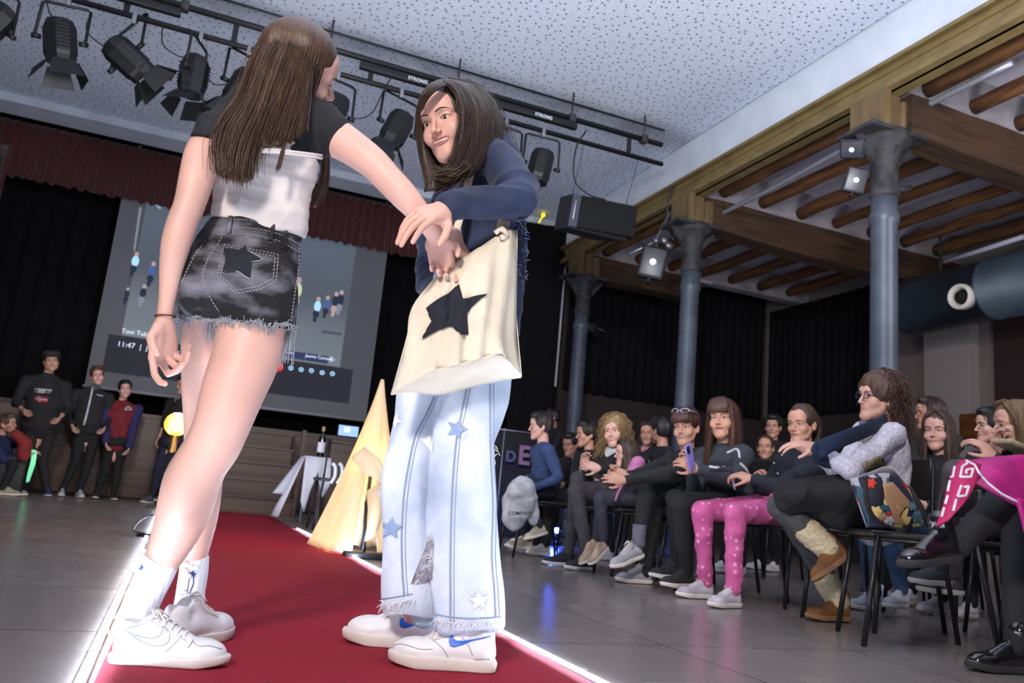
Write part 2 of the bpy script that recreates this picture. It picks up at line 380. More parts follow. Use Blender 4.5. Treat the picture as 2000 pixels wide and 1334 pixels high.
# white infill on top of each heavy beam
for i, y in enumerate((4.70, 7.52, 10.35)):
    struct('trim_%d' % (3+i), MB().box((5.2, y-.10, JZ-.06), (RX, y+.10, 4.5)), mat('beam_infill_plaster', (.62, .60, .62), .9, c2=(.52, .50, .52), scale=4, bump=.3, bscale=15))
# ---- pipes/conduits under the joists
galv = mat('galvanised_conduit', (.62, .63, .68), .4, metal=.5)
p = [at(1975, 120, 3.0), at(1800, 214, 4.35), at(1560, 330, 5.9), at(1320, 460, 7.6)]
p = [(5.25, y, z) for (_, y, z) in []] or [atx(1978, 122, 5.42), atx(1700, 262, 5.42), atx(1500, 372, 5.42), atx(1325, 458, 5.42)]
tag(MB().tube(catmull(p, 5), .026, 10).build('conduit_pipe', galv), 'straight grey pipe slung beneath the joists past the column heads', 'pipe')
tag(MB().cyl(atx(2000, 462, 8.3), atx(1845, 512, 8.3), .03, seg=10).build('fluorescent_tube', mat('pale_tube', (.70, .71, .78), .4)), 'pale strip lamp lying against the joists above the duct', 'lamp')
# ---- ventilation duct
dx, dz, dr = 8.35, 3.33, .36
r = empty('ventilation_duct', (dx, 7.3, dz), 'large grey round ventilation duct hanging along the side wall', 'duct')
ductm = mat('dull_duct_metal', (.27, .33, .38), .5, c2=(.22, .26, .32), scale=3, metal=.35)
MB().lathe((dx, 7.42, dz), [(.05, .03), (dr-.06, .02), (dr-.01, -.02), (dr, -.07), (dr, -1.2), (dr+.006, -1.2), (dr+.006, -1.24), (dr, -1.24), (dr, -6.5)], axis=(0, 1, 0), seg=40).build('duct_tube', ductm, r)
hp = atx(1880, 580, dx-dr+.02); ax = np.array([-.93, -.05, -.10]); ax /= np.linalg.norm(ax)
MB().lathe(hp, [(.15, -.05), (.15, .06), (.125, .09), (.10, .05), (.078, -.02), (.076, -.05)], axis=ax, seg=36).build('air_nozzle', mat('white_nozzle', (.88, .86, .84), .5), r)
MB().ell(hp+ax*.0, .085, seg=20).build('nozzle_opening', mat('nozzle_dark', (.02, .02, .02), .8), r)
for yy in (6.9, 5.2):
    MB().box((dx-.01, yy, dz+dr), (dx+.01, yy+.03, 4.2)).build('hanger_strap', ironr, r)
tag(MB().rbox((RX-.16, 7.05, 1.84), (.02, .26, .20), .006).box((RX-.145, 6.77, 1.62), (RX, 7.33, 1.66)).box((RX-.145, 6.77, 1.66), (RX, 6.80, 2.04)).build('wall_cupboard', mat('orange_varnished_wood', (.42, .25, .10), .45, c2=(.32, .18, .07), scale=5, stretch=(1, 1, 4))), 'small orange-brown wooden cupboard fixed low on the taupe wall', 'cupboard')
# ================================================================== stage end
redv = mat('dark_red_velvet', (.32, .10, .10), .9, c2=(.24, .06, .07), scale=14, sheen=.3)
drape('stage_pelmet', (LX, PY+.62, 0), (WX-.55, PY+.62, 0), 3.94, 4.70, redv, 'dark red gathered pelmet curtain along the top of the stage opening', 'curtain', .045, .12, nz=8, top_amp=.5)
drape('stage_curtain', (LX+.05, PY+.5, 0), (-2.62, PY+.5, 0), 1.1, 4.3, redv, 'dark red side curtain at the left edge of the stage', 'curtain', .05, .13)
blk = drape('black_backdrop', (LX+.05, 12.6, 0), (5.3, 12.6, 0), 1.07, 4.75, black_paint, 'black backdrop curtain behind the projection screen', 'curtain', .04, .25)
drape('black_wing_curtain', (4.35, 10.93, 0), (5.0, 10.80, 0), 0.02, 4.66, black_paint, 'tall black wing curtain at the right end of the stage opening', 'curtain', .02, .3)
# stage platform with panelled wooden front and steps
SY, SZ = PY-.02, 1.06
panel = mat('brown_stage_panelling', (.33, .25, .21), .5, c2=(.24, .18, .155), scale=3, stretch=(.25, 1, 5), bump=.08)
paneld = mat('brown_stage_steps', (.30, .24, .21), .45, c2=(.22, .17, .15), scale=3, stretch=(.25, 1, 5), bump=.08)
st = empty('stage', (0, SY, 0), 'wooden stage platform with brown panelled front across the end of the hall', 'stage')
b = MB().box((LX+.02, SY, 0), (WX-.7, EY-.1, SZ)); b.build('platform', mat('stage_dark_boards', (.12, .11, .11), .7), st)
for k in range(9):
    x0 = LX+.04+k*.9
    if x0 > 4.2: break
    MB().rbox((x0+.44, SY-.012, .53), (.435, .016, .50), .01).build('front_panel', panel, st)
MB().box((LX+.02, SY-.04, SZ-.05), (WX-.7, SY+.02, SZ)).build('stage_nosing', paneld, st)
stp = empty('stage_steps', (0.65, 9.9, 0), 'broad brown wooden steps leading from the red carpet up to the stage', 'steps')
for k in range(5):
    y0 = 9.82+k*.225
    MB().box((.02, y0, 0 if k == 0 else .2*k), (1.30, SY-.03, .2*(k+1)-.025)).build('riser', panel, stp)
    MB().box((.0, y0-.025, .2*(k+1)-.025), (1.32, SY-.03, .2*(k+1))).build('tread', paneld, stp)
b = MB(); b.box((1.302, 9.80, 0), (1.345, 9.87, 1.02)); b.prism([(1.302, 9.82, 0), (1.302, SY-.04, 0), (1.302, SY-.04, 1.0), (1.302, 10.72, 1.0), (1.302, 9.82, .2)], (.03, 0, 0)); b.build('side_panel', panel, stp)
# ---- projection screen
SCY = 11.85
def sp(x, y): return at(x, y, SCY)
bl, br, tl, tr = sp(172, 748), sp(712, 822), sp(243, 330), sp(768, 420)
x0 = (bl[0]+tl[0])/2; x1 = (br[0]+tr[0])/2; z0 = (bl[2]+br[2])/2; z1 = 4.45
scr = empty('projection_screen', ((x0+x1)/2, SCY, z0), 'large pull-down projection screen showing a video call, hanging over the stage', 'screen')
def screen_mat():
    m, N, L, B = new_mat('lit_projection_cloth'); B.inputs['Roughness'].default_value = .9
    B.inputs['Base Color'].default_value = (.08, .08, .09, 1); B.inputs['Emission Color'].default_value = srgb((.31, .32, .36))+(1,); B.inputs['Emission Strength'].default_value = .38
    return m
scm = screen_mat()
struct('ceiling_stage', MB().box((LX, PY+.45, CEIL+.02), (RX, EY, CEIL+.12)), mat('stage_black_ceiling', (.06, .06, .07), .9))
for xx in (x0+.1, x1-.1): MB().box((xx-.02, SCY-.02, z1-.02), (xx+.02, SCY+.03, CEIL+.02)).build('hanging_bracket', mat('pale_screen_bar', (.62, .62, .66), .4), scr)
MB().box((x0, SCY, z0), (x1, SCY+.006, z1)).build('screen_cloth', scm, scr)
MB().cyl((x0-.02, SCY, z0-.02), (x1+.02, SCY, z0-.02), .022, seg=10).build('bottom_bar', mat('pale_screen_bar', (.62, .62, .66), .4), scr)
def em(name, c, s=1.0): return mat(name, tuple(v*.3 for v in c), .9, emit=c, estr=s)
def spoly(pts, m, name, lift=.004, th=.002):
    P = []
    for (x, y) in pts:
        q = at(x, y, SCY); P.append([q[0], SCY-lift-th, q[2]])
    return MB().prism(P, (0, th, 0)).build(name, m, scr)
def srect(x, y, w_, h_, m, name, lift=.006):       # rectangle upright on the screen: metres from a pixel anchor
    q = at(x, y, SCY); return MB().box((q[0], SCY-lift-.002, q[2]-h_), (q[0]+w_, SCY-lift, q[2])).build(name, m, scr)
vz0 = at(240, 655, SCY)[2]; 
a = at(232, 655, SCY); b_ = at(664, 716, SCY); tq = at(275, 385, SCY)
vx0, vx1, vzb = a[0]+.03, b_[0], (a[2]+b_[2])/2
spn = MB().rbox(((vx0+vx1)/2, SCY-.004, (vzb+4.1)/2), ((vx1-vx0)/2, .002, (4.1-vzb)/2), .002)
def video_mat():
    m, N, L, B = new_mat('projected_video_picture'); B.inputs['Roughness'].default_value = .9; B.inputs['Base Color'].default_value = (.1, .11, .12, 1)
    tc = N.new('ShaderNodeTexCoord'); sx = N.new('ShaderNodeSeparateXYZ'); L.new(tc.outputs['Generated'], sx.inputs[0])
    cr = N.new('ShaderNodeValToRGB'); L.new(sx.outputs['Z'], cr.inputs[0])
    e = cr.color_ramp.elements; e[0].position = 0; e[0].color = srgb((.44, .48, .52))+(1,); e[1].position = .48; e[1].color = srgb((.27, .30, .36))+(1,)
    q = e.new(.27); q.color = srgb((.40, .43, .47))+(1,); q = e.new(1.); q.color = srgb((.33, .38, .44))+(1,)
    L.new(cr.outputs[0], B.inputs['Emission Color']); B.inputs['Emission Strength'].default_value = .60
    return m
spn.build('video_picture', video_mat(), scr)
BL = em('screen_pale_blue', (.62, .80, .95)); BLD = em('screen_dark_figures', (.14, .16, .22)); SKI = em('screen_skin', (.62, .55, .55)); YE = em('screen_yellowish', (.72, .74, .62)); NV = em('screen_navy_bar', (.17, .20, .33))
GR = em('screen_mid_grey', (.45, .47, .52)); DB = em('screen_blue_cloth', (.25, .34, .55)); REDB = em('screen_red_button', (.78, .18, .16)); WHT = em('screen_white', (.85, .90, 1.))
spoly([(293, 391), (300, 387), (316, 407), (312, 410)], BL, 'projected_lamp'); spoly([(302, 384), (306, 382), (318, 400), (315, 402)], BL, 'projected_lamp')
spoly([(395, 404), (418, 404), (418, 416), (394, 413)], BL, 'projected_lamp'); spoly([(600, 441), (640, 446), (628, 452), (600, 449)], BL, 'projected_lamp')
spoly([(272, 405), (277, 405), (264, 490), (260, 490)], GR, 'projected_streak')
c_ = at(683, 465, SCY); MB().lathe((c_[0], SCY-.008, c_[2]), [(.035, 0), (.035, .003)], axis=(0, 1, 0)).build('projected_spot', em('screen_bright_spot', (.45, .62, 1.), 2.), scr)
def fig(x, y, s, top, low, skin=SKI):
    q = at(x, y, SCY); k = s*mpp(q)
    def e(dx, dz, rx, rz, m, nm):
        MB().ell((q[0]+dx*k, SCY-.012, q[2]-dz*k), (rx*k, .003, rz*k), seg=14, rings=8).build(nm, m, scr)
    e(0, 0, 4, 5, skin, 'projected_head'); e(0, 14, 6.5, 11, top, 'projected_torso'); e(-1, 30, 6, 8, low, 'projected_legs'); e(-2, 41, 3.5, 5, low, 'projected_legs')
fig(267, 497, 1., BL, BLD); fig(300, 516, 1., DB, BLD); fig(560, 560, 1.1, DB, YE); fig(583, 548, 1.4, YE, YE); fig(622, 585, 1.0, BL, BLD); fig(640, 582, .9, DB, BLD); fig(657, 575, 1.0, BLD, SKI); fig(690, 560, .01, DB, BLD); fig(667, 572, 1., BLD, GR); fig(250, 565, .7, BLD, BLD); fig(282, 560, .9, BLD, GR)
spoly([(628, 645), (668, 650), (667, 656), (628, 650)], BLD, 'projected_shoes'); spoly([(560, 640), (600, 640), (598, 650), (560, 650)], GR, 'projected_floor_patch')
a1 = at(558, 683, SCY); MB().rbox((a1[0]+.30, SCY-.009, a1[2]-.06), (.32, .002, .055), .002).build('caption_strip', NV, scr)
U3 = (0, 0, 1); R3 = (1, 0, 0)
def stext(s, x, y, size, m, name):
    q = at(x, y, SCY); text_mesh(s, size, (q[0], SCY-.016, q[2]), R3, U3, m, name, scr)
stext('Toni Tubino', 237, 650, .085, WHT, 'caption_text'); stext('11:47  |  jww-fqez-t...', 228, 676, .10, WHT, 'clock_text'); stext('Jaume Camango', 596, 697, .065, WHT, 'caption_text')
MB().box((a[0]-.12, SCY-.006, vzb-.52), (vx1+.2, SCY-.004, vzb-.012)).build('toolbar_strip', em('screen_toolbar', (.20, .205, .25), .5), scr)
q = at(543, 716, SCY); MB().lathe((q[0], SCY-.012, q[2]), [(.075, 0), (.075, .003)], axis=(0, 1, 0)).build('call_button', REDB, scr)
for (x, y) in ((568, 719), (588, 722), (608, 724), (629, 728), (649, 730)):
    q = at(x, y, SCY); MB().tube([(q[0]+.03*math.cos(t), SCY-.012, q[2]+.028*math.sin(t)) for t in np.linspace(0, 2*PI, 12, endpoint=False)], .007, 6, closed=True).ell((q[0], SCY-.012, q[2]), (.012, .003, .012), seg=8, rings=5).build('toolbar_icon', BL, scr)
q = at(646, 700, SCY); MB().cyl((q[0]-.02, SCY-.014, q[2]-.02), (q[0]+.02, SCY-.014, q[2]+.02), .006, seg=6).build('expand_icon', WHT, scr)
q = at(563, 689, SCY); MB().box((q[0]-.03, SCY-.014, q[2]-.008), (q[0]+.08, SCY-.012, q[2]+.008)).build('caption_dash', BL, scr)
# small monitor on the stage edge
mq = at(680, 842, 11.15)
mo = empty('small_monitor', mq, 'small glowing monitor hanging under the right end of the projection screen', 'monitor')
MB().rbox(mq, (.15, .02, .085), .008).build('monitor_case', mat('monitor_black', (.05, .05, .06), .4), mo)
MB().box(mq+np.array([-.135, -.024, -.07]), mq+np.array([.135, -.02, .07])).build('monitor_picture', em('monitor_blue_glow', (.50, .62, .95), 1.6), mo)
MB().box(mq+np.array([-.06, -.027, -.02]), mq+np.array([.02, -.024, .05])).build('monitor_window', em('monitor_white_glow', (.78, .84, 1.), 1.4), mo)
MB().box((mq[0]-.012, mq[1], SZ), (mq[0]+.012, mq[1]+.02, mq[2]-.07)).box((mq[0]-.08, mq[1]-.04, SZ), (mq[0]+.08, mq[1]+.06, SZ+.01)).build('monitor_post', mat('monitor_black', (0, 0, 0)), mo)
# ================================================================== carpet, LED strips
XL, XR = -.08, 1.03
def carpet_mat():
    m, N, L, B = new_mat('red_needlefelt_carpet'); B.inputs['Roughness'].default_value = .95; B.inputs['Specular IOR Level'].default_value = .2
    tc = N.new('ShaderNodeTexCoord')
    n = N.new('ShaderNodeTexNoise'); n.inputs['Scale'].default_value = 160; n.inputs['Detail'].default_value = 3; L.new(tc.outputs['Object'], n.inputs[0])
    x = N.new('ShaderNodeMix'); x.data_type = 'RGBA'; x.inputs[6].default_value = srgb((.48, .08, .15))+(1,); x.inputs[7].default_value = srgb((.62, .15, .23))+(1,); L.new(n.outputs[0], x.inputs[0])
    v = N.new('ShaderNodeTexVoronoi'); v.inputs['Scale'].default_value = 18; v.inputs['Randomness'].default_value = 1; L.new(tc.outputs['Object'], v.inputs['Vector'])
    lt = N.new('ShaderNodeMath'); lt.operation = 'LESS_THAN'; lt.inputs[1].default_value = .09; L.new(v.outputs['Distance'], lt.inputs[0])
    y = N.new('ShaderNodeMix'); y.data_type = 'RGBA'; y.inputs[7].default_value = srgb((.30, .05, .08))+(1,); L.new(lt.outputs[0], y.inputs[0]); L.new(x.outputs[2], y.inputs[6])
    L.new(y.outputs[2], B.inputs['Base Color'])
    b = N.new('ShaderNodeBump'); b.inputs['Strength'].default_value = .35; b.inputs['Distance'].default_value = .004; L.new(n.outputs[0], b.inputs['Height']); L.new(b.outputs[0], B.inputs['Normal'])
    return m
G = []
for i in range(141):
    y = -1.5+i*(9.6+1.5)/140; row = []
    for j in range(25):
        x = XL+(XR-XL)*j/24
        z = .006+.004*max(0, math.sin(y*5.3+1.2*math.sin(x*3)))**6+.003*max(0, math.sin(y*8.1+x))**8
        row.append((x+.006*math.sin(y*3), y, z))
    G.append(row)
tag(MB().sheet(G, .006).build('red_carpet', carpet_mat()), 'long red carpet runner laid down the middle of the floor', 'carpet')
LEDC = (.86, .92, 1.0)
ledm = mat('led_strip_glow', (.9, .95, 1.), .4, emit=LEDC, estr=135.)
ledh = mat('led_strip_base', (.85, .87, .9), .5)
for nm, x, y0, y1, lab in (('led_strip', XL-.03, -1.4, 9.3, 'bright white light strip along the left edge of the red carpet'), ('led_strip', XR+.03, -1.4, 7.45, 'bright white light strip along the right edge of the red carpet')):
    r = empty(nm, (x, y0, 0), lab, 'light strip', 'light strips edging the carpet')
    MB().box((x-.010, y0, .001), (x+.010, y1, .006)).build('strip_base', ledh, r)
    n = int((y1-y0)/.9)
    MB().box((x-.007, y0, .006), (x+.007, y1, .011)).build('light_tube', ledm, r)
# ================================================================== lighting bar under the ceiling
blkm = mat('matt_black_steel', (.085, .09, .11), .5, c2=(.06, .065, .08), scale=20)
tr_ = empty('lighting_bar', (0, TY, CEIL), 'long black ladder-shaped lighting bar hung below the ceiling', 'lighting truss')
XE = 4.44; z1_, z2_ = 4.50, 4.27
MB().cyl((LX+.1, TY, z1_), (XE, TY, z1_), .030, seg=12).build('upper_tube', blkm, tr_)
MB().cyl((LX+.1, TY, z2_), (XE+.02, TY, z2_), .026, seg=12).build('lower_tube', blkm, tr_)
for x in (-2.3, -1.05, -.15, 1.12, 2.45, 4.02): MB().box((x-.025, TY-.006, z2_), (x+.025, TY+.006, z1_)).build('rung', blkm, tr_)
for x in (-1.9, -.6, .7, 2.0, 3.3, 4.2): MB().cyl((x, TY, z1_), (x, TY, CEIL), .010, seg=6).rbox((x, TY, z1_), (.035, .045, .045), .01).build('ceiling_hanger', ironr, tr_)
MB().cyl((LX+.1, TY+.12, CEIL-.05), (XE+.1, TY+.12, CEIL-.05), .012, seg=8).build('cable_run', blkm, tr_)
whl = mat('white_marking', (.82, .84, .88), .6)
for (x0_, x1_) in ((-1.9, -.62), (1.0, 2.05), (2.45, 3.35)):
    pb = MB().rbox(((x0_+x1_)/2, TY-.03, 4.405), ((x1_-x0_)/2, .03, .035), .005).build('socket_box', blkm, tr_)
    text_mesh('STRONG', .05, ((x0_+x1_)/2-.05, TY-.062, 4.388), R3, U3, whl, 'box_marking', pb, bold=True)
def Rot(ax, a): return np.array(Matrix.Rotation(a, 3, Vector(ax)))
def frame_from(z, x_hint):
    z = np.asarray(z, float); z /= np.linalg.norm(z); x = np.asarray(x_hint, float); x = x-z*(x@z); x /= np.linalg.norm(x); return np.stack([x, np.cross(z, x), z], 1)
def luminaire(px, py, tilt, yaw, label, doors=True, s=1.0):
    """stage lantern: body axis points down the barrel"""
    yoke_top = atz(px, py-52*s, z2_-.02); X = at(px, py, TY)[0]
    c0 = np.array([X, TY-.01, z2_-.40*s])
    r = empty('stage_lantern', (X, TY, z2_), label, 'stage light', 'black stage lanterns on the lighting bar')
    d = np.array([math.sin(tilt)*math.cos(yaw), math.sin(tilt)*math.sin(yaw), -math.cos(tilt)]); side = np.array([math.cos(yaw), math.sin(yaw), 0]) if abs(tilt) < .01 else np.array([math.cos(yaw), math.sin(yaw), 0])
    R = frame_from(-d, np.cross(d, np.cross(side, d)) if tilt == 0 else side)
    R = frame_from(-d, np.array([-math.sin(yaw), math.cos(yaw), 0])*1.0+np.array([1e-3, 0, 0]))
    def T(p): return c0+R@np.asarray(p, float)
    b = MB(); prof = [(.055, .185), (.105, .165), (.13, .10), (.13, -.12), (.118, -.15), (.118, -.19), (.10, -.19)]
    V = []; F = []
    for (rad, h) in prof:
        for k in range(8):
            a = 2*PI*(k+.5)/8; V.append(T((rad*math.cos(a)*.92, rad*math.sin(a)*1.02, h)))
    for i in range(len(prof)-1):
        for k in range(8): F.append((i*8+k, (i+1)*8+k, (i+1)*8+(k+1) % 8, i*8+(k+1) % 8))
    F.append(tuple(range(8))); F.append(tuple(range(55, 47, -1))); b.add(V, F, 0, False)
    for k in range(7):
        h = .09-.03*k; b.add([T((sx*.125, sy*.05, h+dh)) for sx in (-1, 1) for sy in (-1, 1) for dh in (0, .008)], [(0, 1, 3, 2), (4, 6, 7, 5), (0, 4, 5, 1), (2, 3, 7, 6), (0, 2, 6, 4), (1, 5, 7, 3)], 0, False)
    b.build('housing', blkm, r)
    MB().add([T((.09*math.cos(a), .09*math.sin(a), -.192)) for a in np.linspace(0, 2*PI, 20, endpoint=False)], [tuple(range(20))]).build('lens', mat('lantern_lens', (.16, .18, .22), .1, coat=.5), r)
    # yoke
    hinge = .19; yk = [T((0, -hinge+.03, -.02)), T((0, -hinge, .02))]; top = np.array([X, TY, z2_-.07])
    sd = R[:, 1]*hinge
    pts = [c0-sd*.82, c0-sd, np.array([c0[0], c0[1], top[2]-.02])-sd*.96, top-sd*.8, top+sd*.8, np.array([c0[0], c0[1], top[2]-.02])+sd*.96, c0+sd, c0+sd*.82]
    MB().tube(pts, (.013), 6).build('yoke', blkm, r)
    for s_ in (-1, 1): MB().cyl(c0+sd*s_*.75, c0+sd*s_*1.12, .022, seg=10).build('tilt_knob', blkm, r)
    MB().rbox((X, TY, z2_-.02), (.018, .034, .055), .006).build('clamp', mat('bright_clamp', (.55, .56, .58), .4, metal=.4), r)
    if doors:
        for k in range(4):
            a = PI/2*k; u = np.array([math.cos(a), math.sin(a), 0]); v = np.array([-math.sin(a), math.cos(a), 0]); o = random.uniform(.25, .5)
            if k == 1: o = .75
            w1, w2, ln = .085, .13, .17
            P0 = u*.115+np.array([0, 0, -.20]); dr_ = u*math.sin(o)+np.array([0, 0, -math.cos(o)])
            poly = [T(P0-v*w1), T(P0+v*w1), T(P0+v*w2+dr_*ln), T(P0-v*w2+dr_*ln)]
            nn = np.cross(poly[1]-poly[0], poly[3]-poly[0]); nn = nn/np.linalg.norm(nn)*.003
            MB().prism(poly, nn).build('barn_door', blkm, r)
    return r
lum = [(112, 105, .22, .3, 'black stage lantern with open barn doors, left of the tilted one', True), (246, 118, 1.05, .25, 'stage lantern tilted steeply sideways, second from the left end', True),
       (378, 150, .02, 1.2, 'upright stage lantern beside the long-haired girl\'s left', True), (474, 170, .35, 2.9, 'stage lantern mostly hidden by the long brown hair', True), (652, 205, .25, 3.0, 'stage lantern just behind the girl\'s smiling profile', False),
       (775, 250, .35, 2.9, 'stage lantern above the two girls\' arms with doors pointing left', True), (985, 268, .2, 2.9, 'stage lantern peeking out behind the brown hair of the girl in blue', False), (1056, 310, .15, 2.8, 'stage lantern without barn doors near the hanging speaker', False), (-22, 75, .5, 3.0, 'stage lantern cut by the left frame edge', True)]
for (px, py, t, yw, lab, dd) in lum: luminaire(px, py, t, yw, lab, dd)
def cable(pts, r_, label, name='hanging_cable', m=None):
    tag(MB().tube(catmull(pts, 8), r_, 6).build(name, m or blkm), label, 'cable', 'cables of the lighting bar')
def L_(x, y, dy=-.05): return at(x, y, TY+dy)
cable([L_(175, 30), L_(170, 62), L_(205, 92), L_(235, 108)], .006, 'thin cable looping from the bar into the tilted stage lantern')
cable([L_(318, 45), L_(318, 85), L_(345, 108), L_(362, 112)], .006, 'thin cable between the tilted and the upright stage lantern')
cable([L_(404, 150), L_(420, 165), L_(452, 162), L_(470, 152)], .006, 'thin drooping cable joining the upright lantern to the hidden one')
cable([L_(660, 210), L_(690, 231), L_(725, 222), L_(748, 180), L_(765, 150)], .006, 'drooping cable right of the girl\'s profile')
cable([L_(1145, 255), L_(1125, 290), L_(1122, 350), L_(1150, 380), L_(1182, 390)], .009, 'wavy black cable dropping from the bar to the hanging speaker')
cable([L_(90, 0), L_(100, 30), L_(125, 48)], .006, 'thin cable above the leftmost barn-door lantern')
# hanging speaker
spk = empty('hanging_speaker', at(1170, 425, 7.5), 'large black loudspeaker hung tilted on wires below the bar end', 'speaker')
A = at(1120, 378, 7.35); Bp = at(1246, 404, 7.45); Cq = at(1222, 472, 7.30); D = at(1108, 444, 7.20)
bk = np.array([-.06, .42, .10])
sbm = MB(); V = [A, Bp, Cq, D, A+bk+(Bp-A)*.12, Bp+bk-(Bp-A)*.12, Cq+bk-(Bp-A)*.12, D+bk+(Bp-A)*.12]
sbm.add(V, [(0, 1, 2, 3), (7, 6, 5, 4), (0, 4, 5, 1), (1, 5, 6, 2), (2, 6, 7, 3), (3, 7, 4, 0)], 0, False); sbm.build('cabinet', mat('speaker_black_shell', (.10, .10, .12), .6), spk)
nn = np.cross(Bp-A, D-A); nn /= np.linalg.norm(nn); nn = nn if nn[1] < 0 else -nn
MB().prism([A+(Bp-A)*.13+(D-A)*.04+nn*.002, A+(Bp-A)*.985+(D-A)*.04+nn*.002, A+(Bp-A)*.985+(D-A)*.95+nn*.002, A+(Bp-A)*.13+(D-A)*.95+nn*.002], nn*.01).build('grille', mat('speaker_grille', (.05, .05, .06), .8, bump=.4, bscale=300), spk)
MB().prism([A+(D-A)*.02+nn*.002, A+(Bp-A)*.12+(D-A)*.02+nn*.002, A+(Bp-A)*.12+(D-A)*.96+nn*.002, A+(D-A)*.96+nn*.002], nn*.008).build('end_plate', mat('speaker_grey_end', (.30, .31, .35), .5), spk)
e0 = A+(Bp-A)*.05+(D-A)*.2+nn*.012; MB().cyl(e0, e0+(D-A)*.55, .006, seg=6).build('handle_bar', whl, spk)
MB().cyl(A+np.array([.03, .1, -.02]), (A[0]+.03, TY, z2_), .004, seg=5).build('wire', ironr, spk)
MB().cyl(A+(Bp-A)*.86+np.array([0, .1, -.02]), (A[0]+(Bp-A)[0]*.86, TY+.05, z2_), .004, seg=5).build('wire', ironr, spk)
# yellow knob light on the wing curtain frame
q = at(1061, 420, 10.7); tag(MB().ell(q, .035).cyl(q, q+np.array([-.02, .1, -.1]), .012, seg=8).build('yellow_indicator_lamp', em('yellow_glow', (.95, .85, .1), 1.2)), 'tiny yellow indicator lamp above the black wing curtain', 'lamp')
# floodlights on the columns
def flood(c, d, up, s, label, cat='floodlight'):
    r = empty('floodlight', c, label, cat, 'floodlights clamped to the columns'); R = frame_from(d, up)
    c = np.asarray(c, float)
    MB().rbox(c-R[:, 2]*.03*s, (.085*s, .07*s, .03*s), .012*s, R).build('housing', mat('flood_black', (.12, .13, .15), .5), r)
    MB().rbox(c+R[:, 2]*.004*s, (.072*s, .058*s, .004*s), .003*s, R).build('glass', mat('flood_glass', (.24, .25, .28), .35, metal=.2), r)
    MB().ell(c+R[:, 2]*.010*s, (.018*s, .018*s, .008*s), R, seg=12, rings=6).build('lamp_reflector', mat('flood_bright', (.95, .95, 1.), .2, emit=(1, 1, 1), estr=.5), r)
    MB().tube([c+R[:, 0]*.09*s, c+R[:, 0]*.1*s-R[:, 2]*.12*s, c-R[:, 0]*.1*s-R[:, 2]*.12*s, c-R[:, 0]*.09*s], .008*s, 6).build('bracket', ironr, r)
    return r
flood(atx(1672, 352, CXX-.27), (-.6, -.75, -.25), (.3, 0, 1), 1.25, 'square floodlight facing left on the neck of the nearest column')
flood(atx(1664, 292, CXX-.27), (-.7, -.3, -.6), (0, 1, .6), 1.2, 'small pale floodlight under the head of the nearest column')
tag(MB().cyl(atx(1738, 372, CXX+.12), atx(1778, 368, CXX+.30), .03, seg=10).rbox(atx(1742, 375, CXX+.10), (.05, .05, .05), .01).build('side_lamp_bracket', ironr), 'dark lamp bracket sticking out right of the nearest column', 'bracket')
flood(atx(1275, 512, CXX-.45), (-.5, -.85, -.1), (.2, 0, 1), 2.2, 'big grey floodlight hanging left of the second column')
q = atx(1298, 470, CXX-.25)
for k in range(6): pass
tag(MB().ell(q+np.array([0, 0, 0]), (.05, .04, .05), seg=10, rings=6).ell(q+np.array([.07, .0, -.05]), (.06, .04, .05), seg=10, rings=6).ell(q+np.array([-.12, .0, -.03]), (.035, .04, .035), seg=10, rings=6).tube([q+np.array([-.40, .1, -.22]), q+np.array([-.1, .05, -.03]), q+np.array([.05, 0, .35])], .018, 6).build('clip_on_lamps', mat('dull_silver', (.55, .56, .58), .35, metal=.7)), 'cluster of small silver clip-on lamps at the head of the second column', 'lamp')
tag(MB().cyl(atx(1362, 505, CXX+.2), atx(1362, 540, CXX+.2), .05, seg=12).rbox(atx(1368, 552, CXX+.2), (.12, .08, .02), .01).tube([atx(1345, 552, CXX+.1), atx(1385, 556, CXX+.3)], .012, 6).build('small_projector', mat('grey_plastic', (.40, .40, .42), .5)), 'small grey spotlight mounted right of the second column', 'spotlight')
tag(MB().tube(catmull([atx(1315, 470, 4.95), atx(1304, 420, 4.95), atx(1310, 372, 4.95), atx(1320, 356, 4.95)], 5), .02, 8).build('grey_hose', ironr), 'grey hose curling up over the steel beam at the second column', 'hose')
q = atx(1148, 640, CXX+.25)
tag(MB().rbox(q, (.10, .08, .07), .02).tube([q, q+np.array([-.1, 0, .35])], .015, 6).tube([q+np.array([.1, -.05, .02]), q+np.array([.28, -.1, -.05])], .02, 6).build('spotlight', mat('flood_black', (.1, .1, .1))), 'dark spotlight fixed to the farthest column in front of the drape', 'spotlight')
# ================================================================== floor props
# cloth cone lit from inside (tent)
def cloth_mat(name, c, tl=.55):
    m, N, L, B = new_mat(name); B.inputs['Roughness'].default_value = .85; B.inputs['Base Color'].default_value = srgb(c)+(1,)
    t = N.new('ShaderNodeBsdfTranslucent'); t.inputs[0].default_value = srgb(c)+(1,); x = N.new('ShaderNodeMixShader'); x.inputs[0].default_value = tl
    out = N['Material Output']; L.new(B.outputs[0], x.inputs[1]); L.new(t.outputs[0], x.inputs[2]); L.new(x.outputs[0], out.inputs[0])
    tc = N.new('ShaderNodeTexCoord'); n = N.new('ShaderNodeTexNoise'); n.inputs['Scale'].default_value = 7; L.new(tc.outputs['Object'], n.inputs[0])
    b = N.new('ShaderNodeBump'); b.inputs['Strength'].default_value = .25; b.inputs['Distance'].default_value = .05; L.new(n.outputs[0], b.inputs['Height']); L.new(b.outputs[0], B.inputs['Normal'])
    return m
tc0 = np.array([1.36, 5.35, 0]); apex = at(741, 744, 5.35); 
tent = empty('cloth_tent_lamp', tc0, 'tall cream cloth draped in a cone over a stand and lit from inside', 'draped lamp')
cc = np.array([apex[0]+.02, 5.35])
G = []
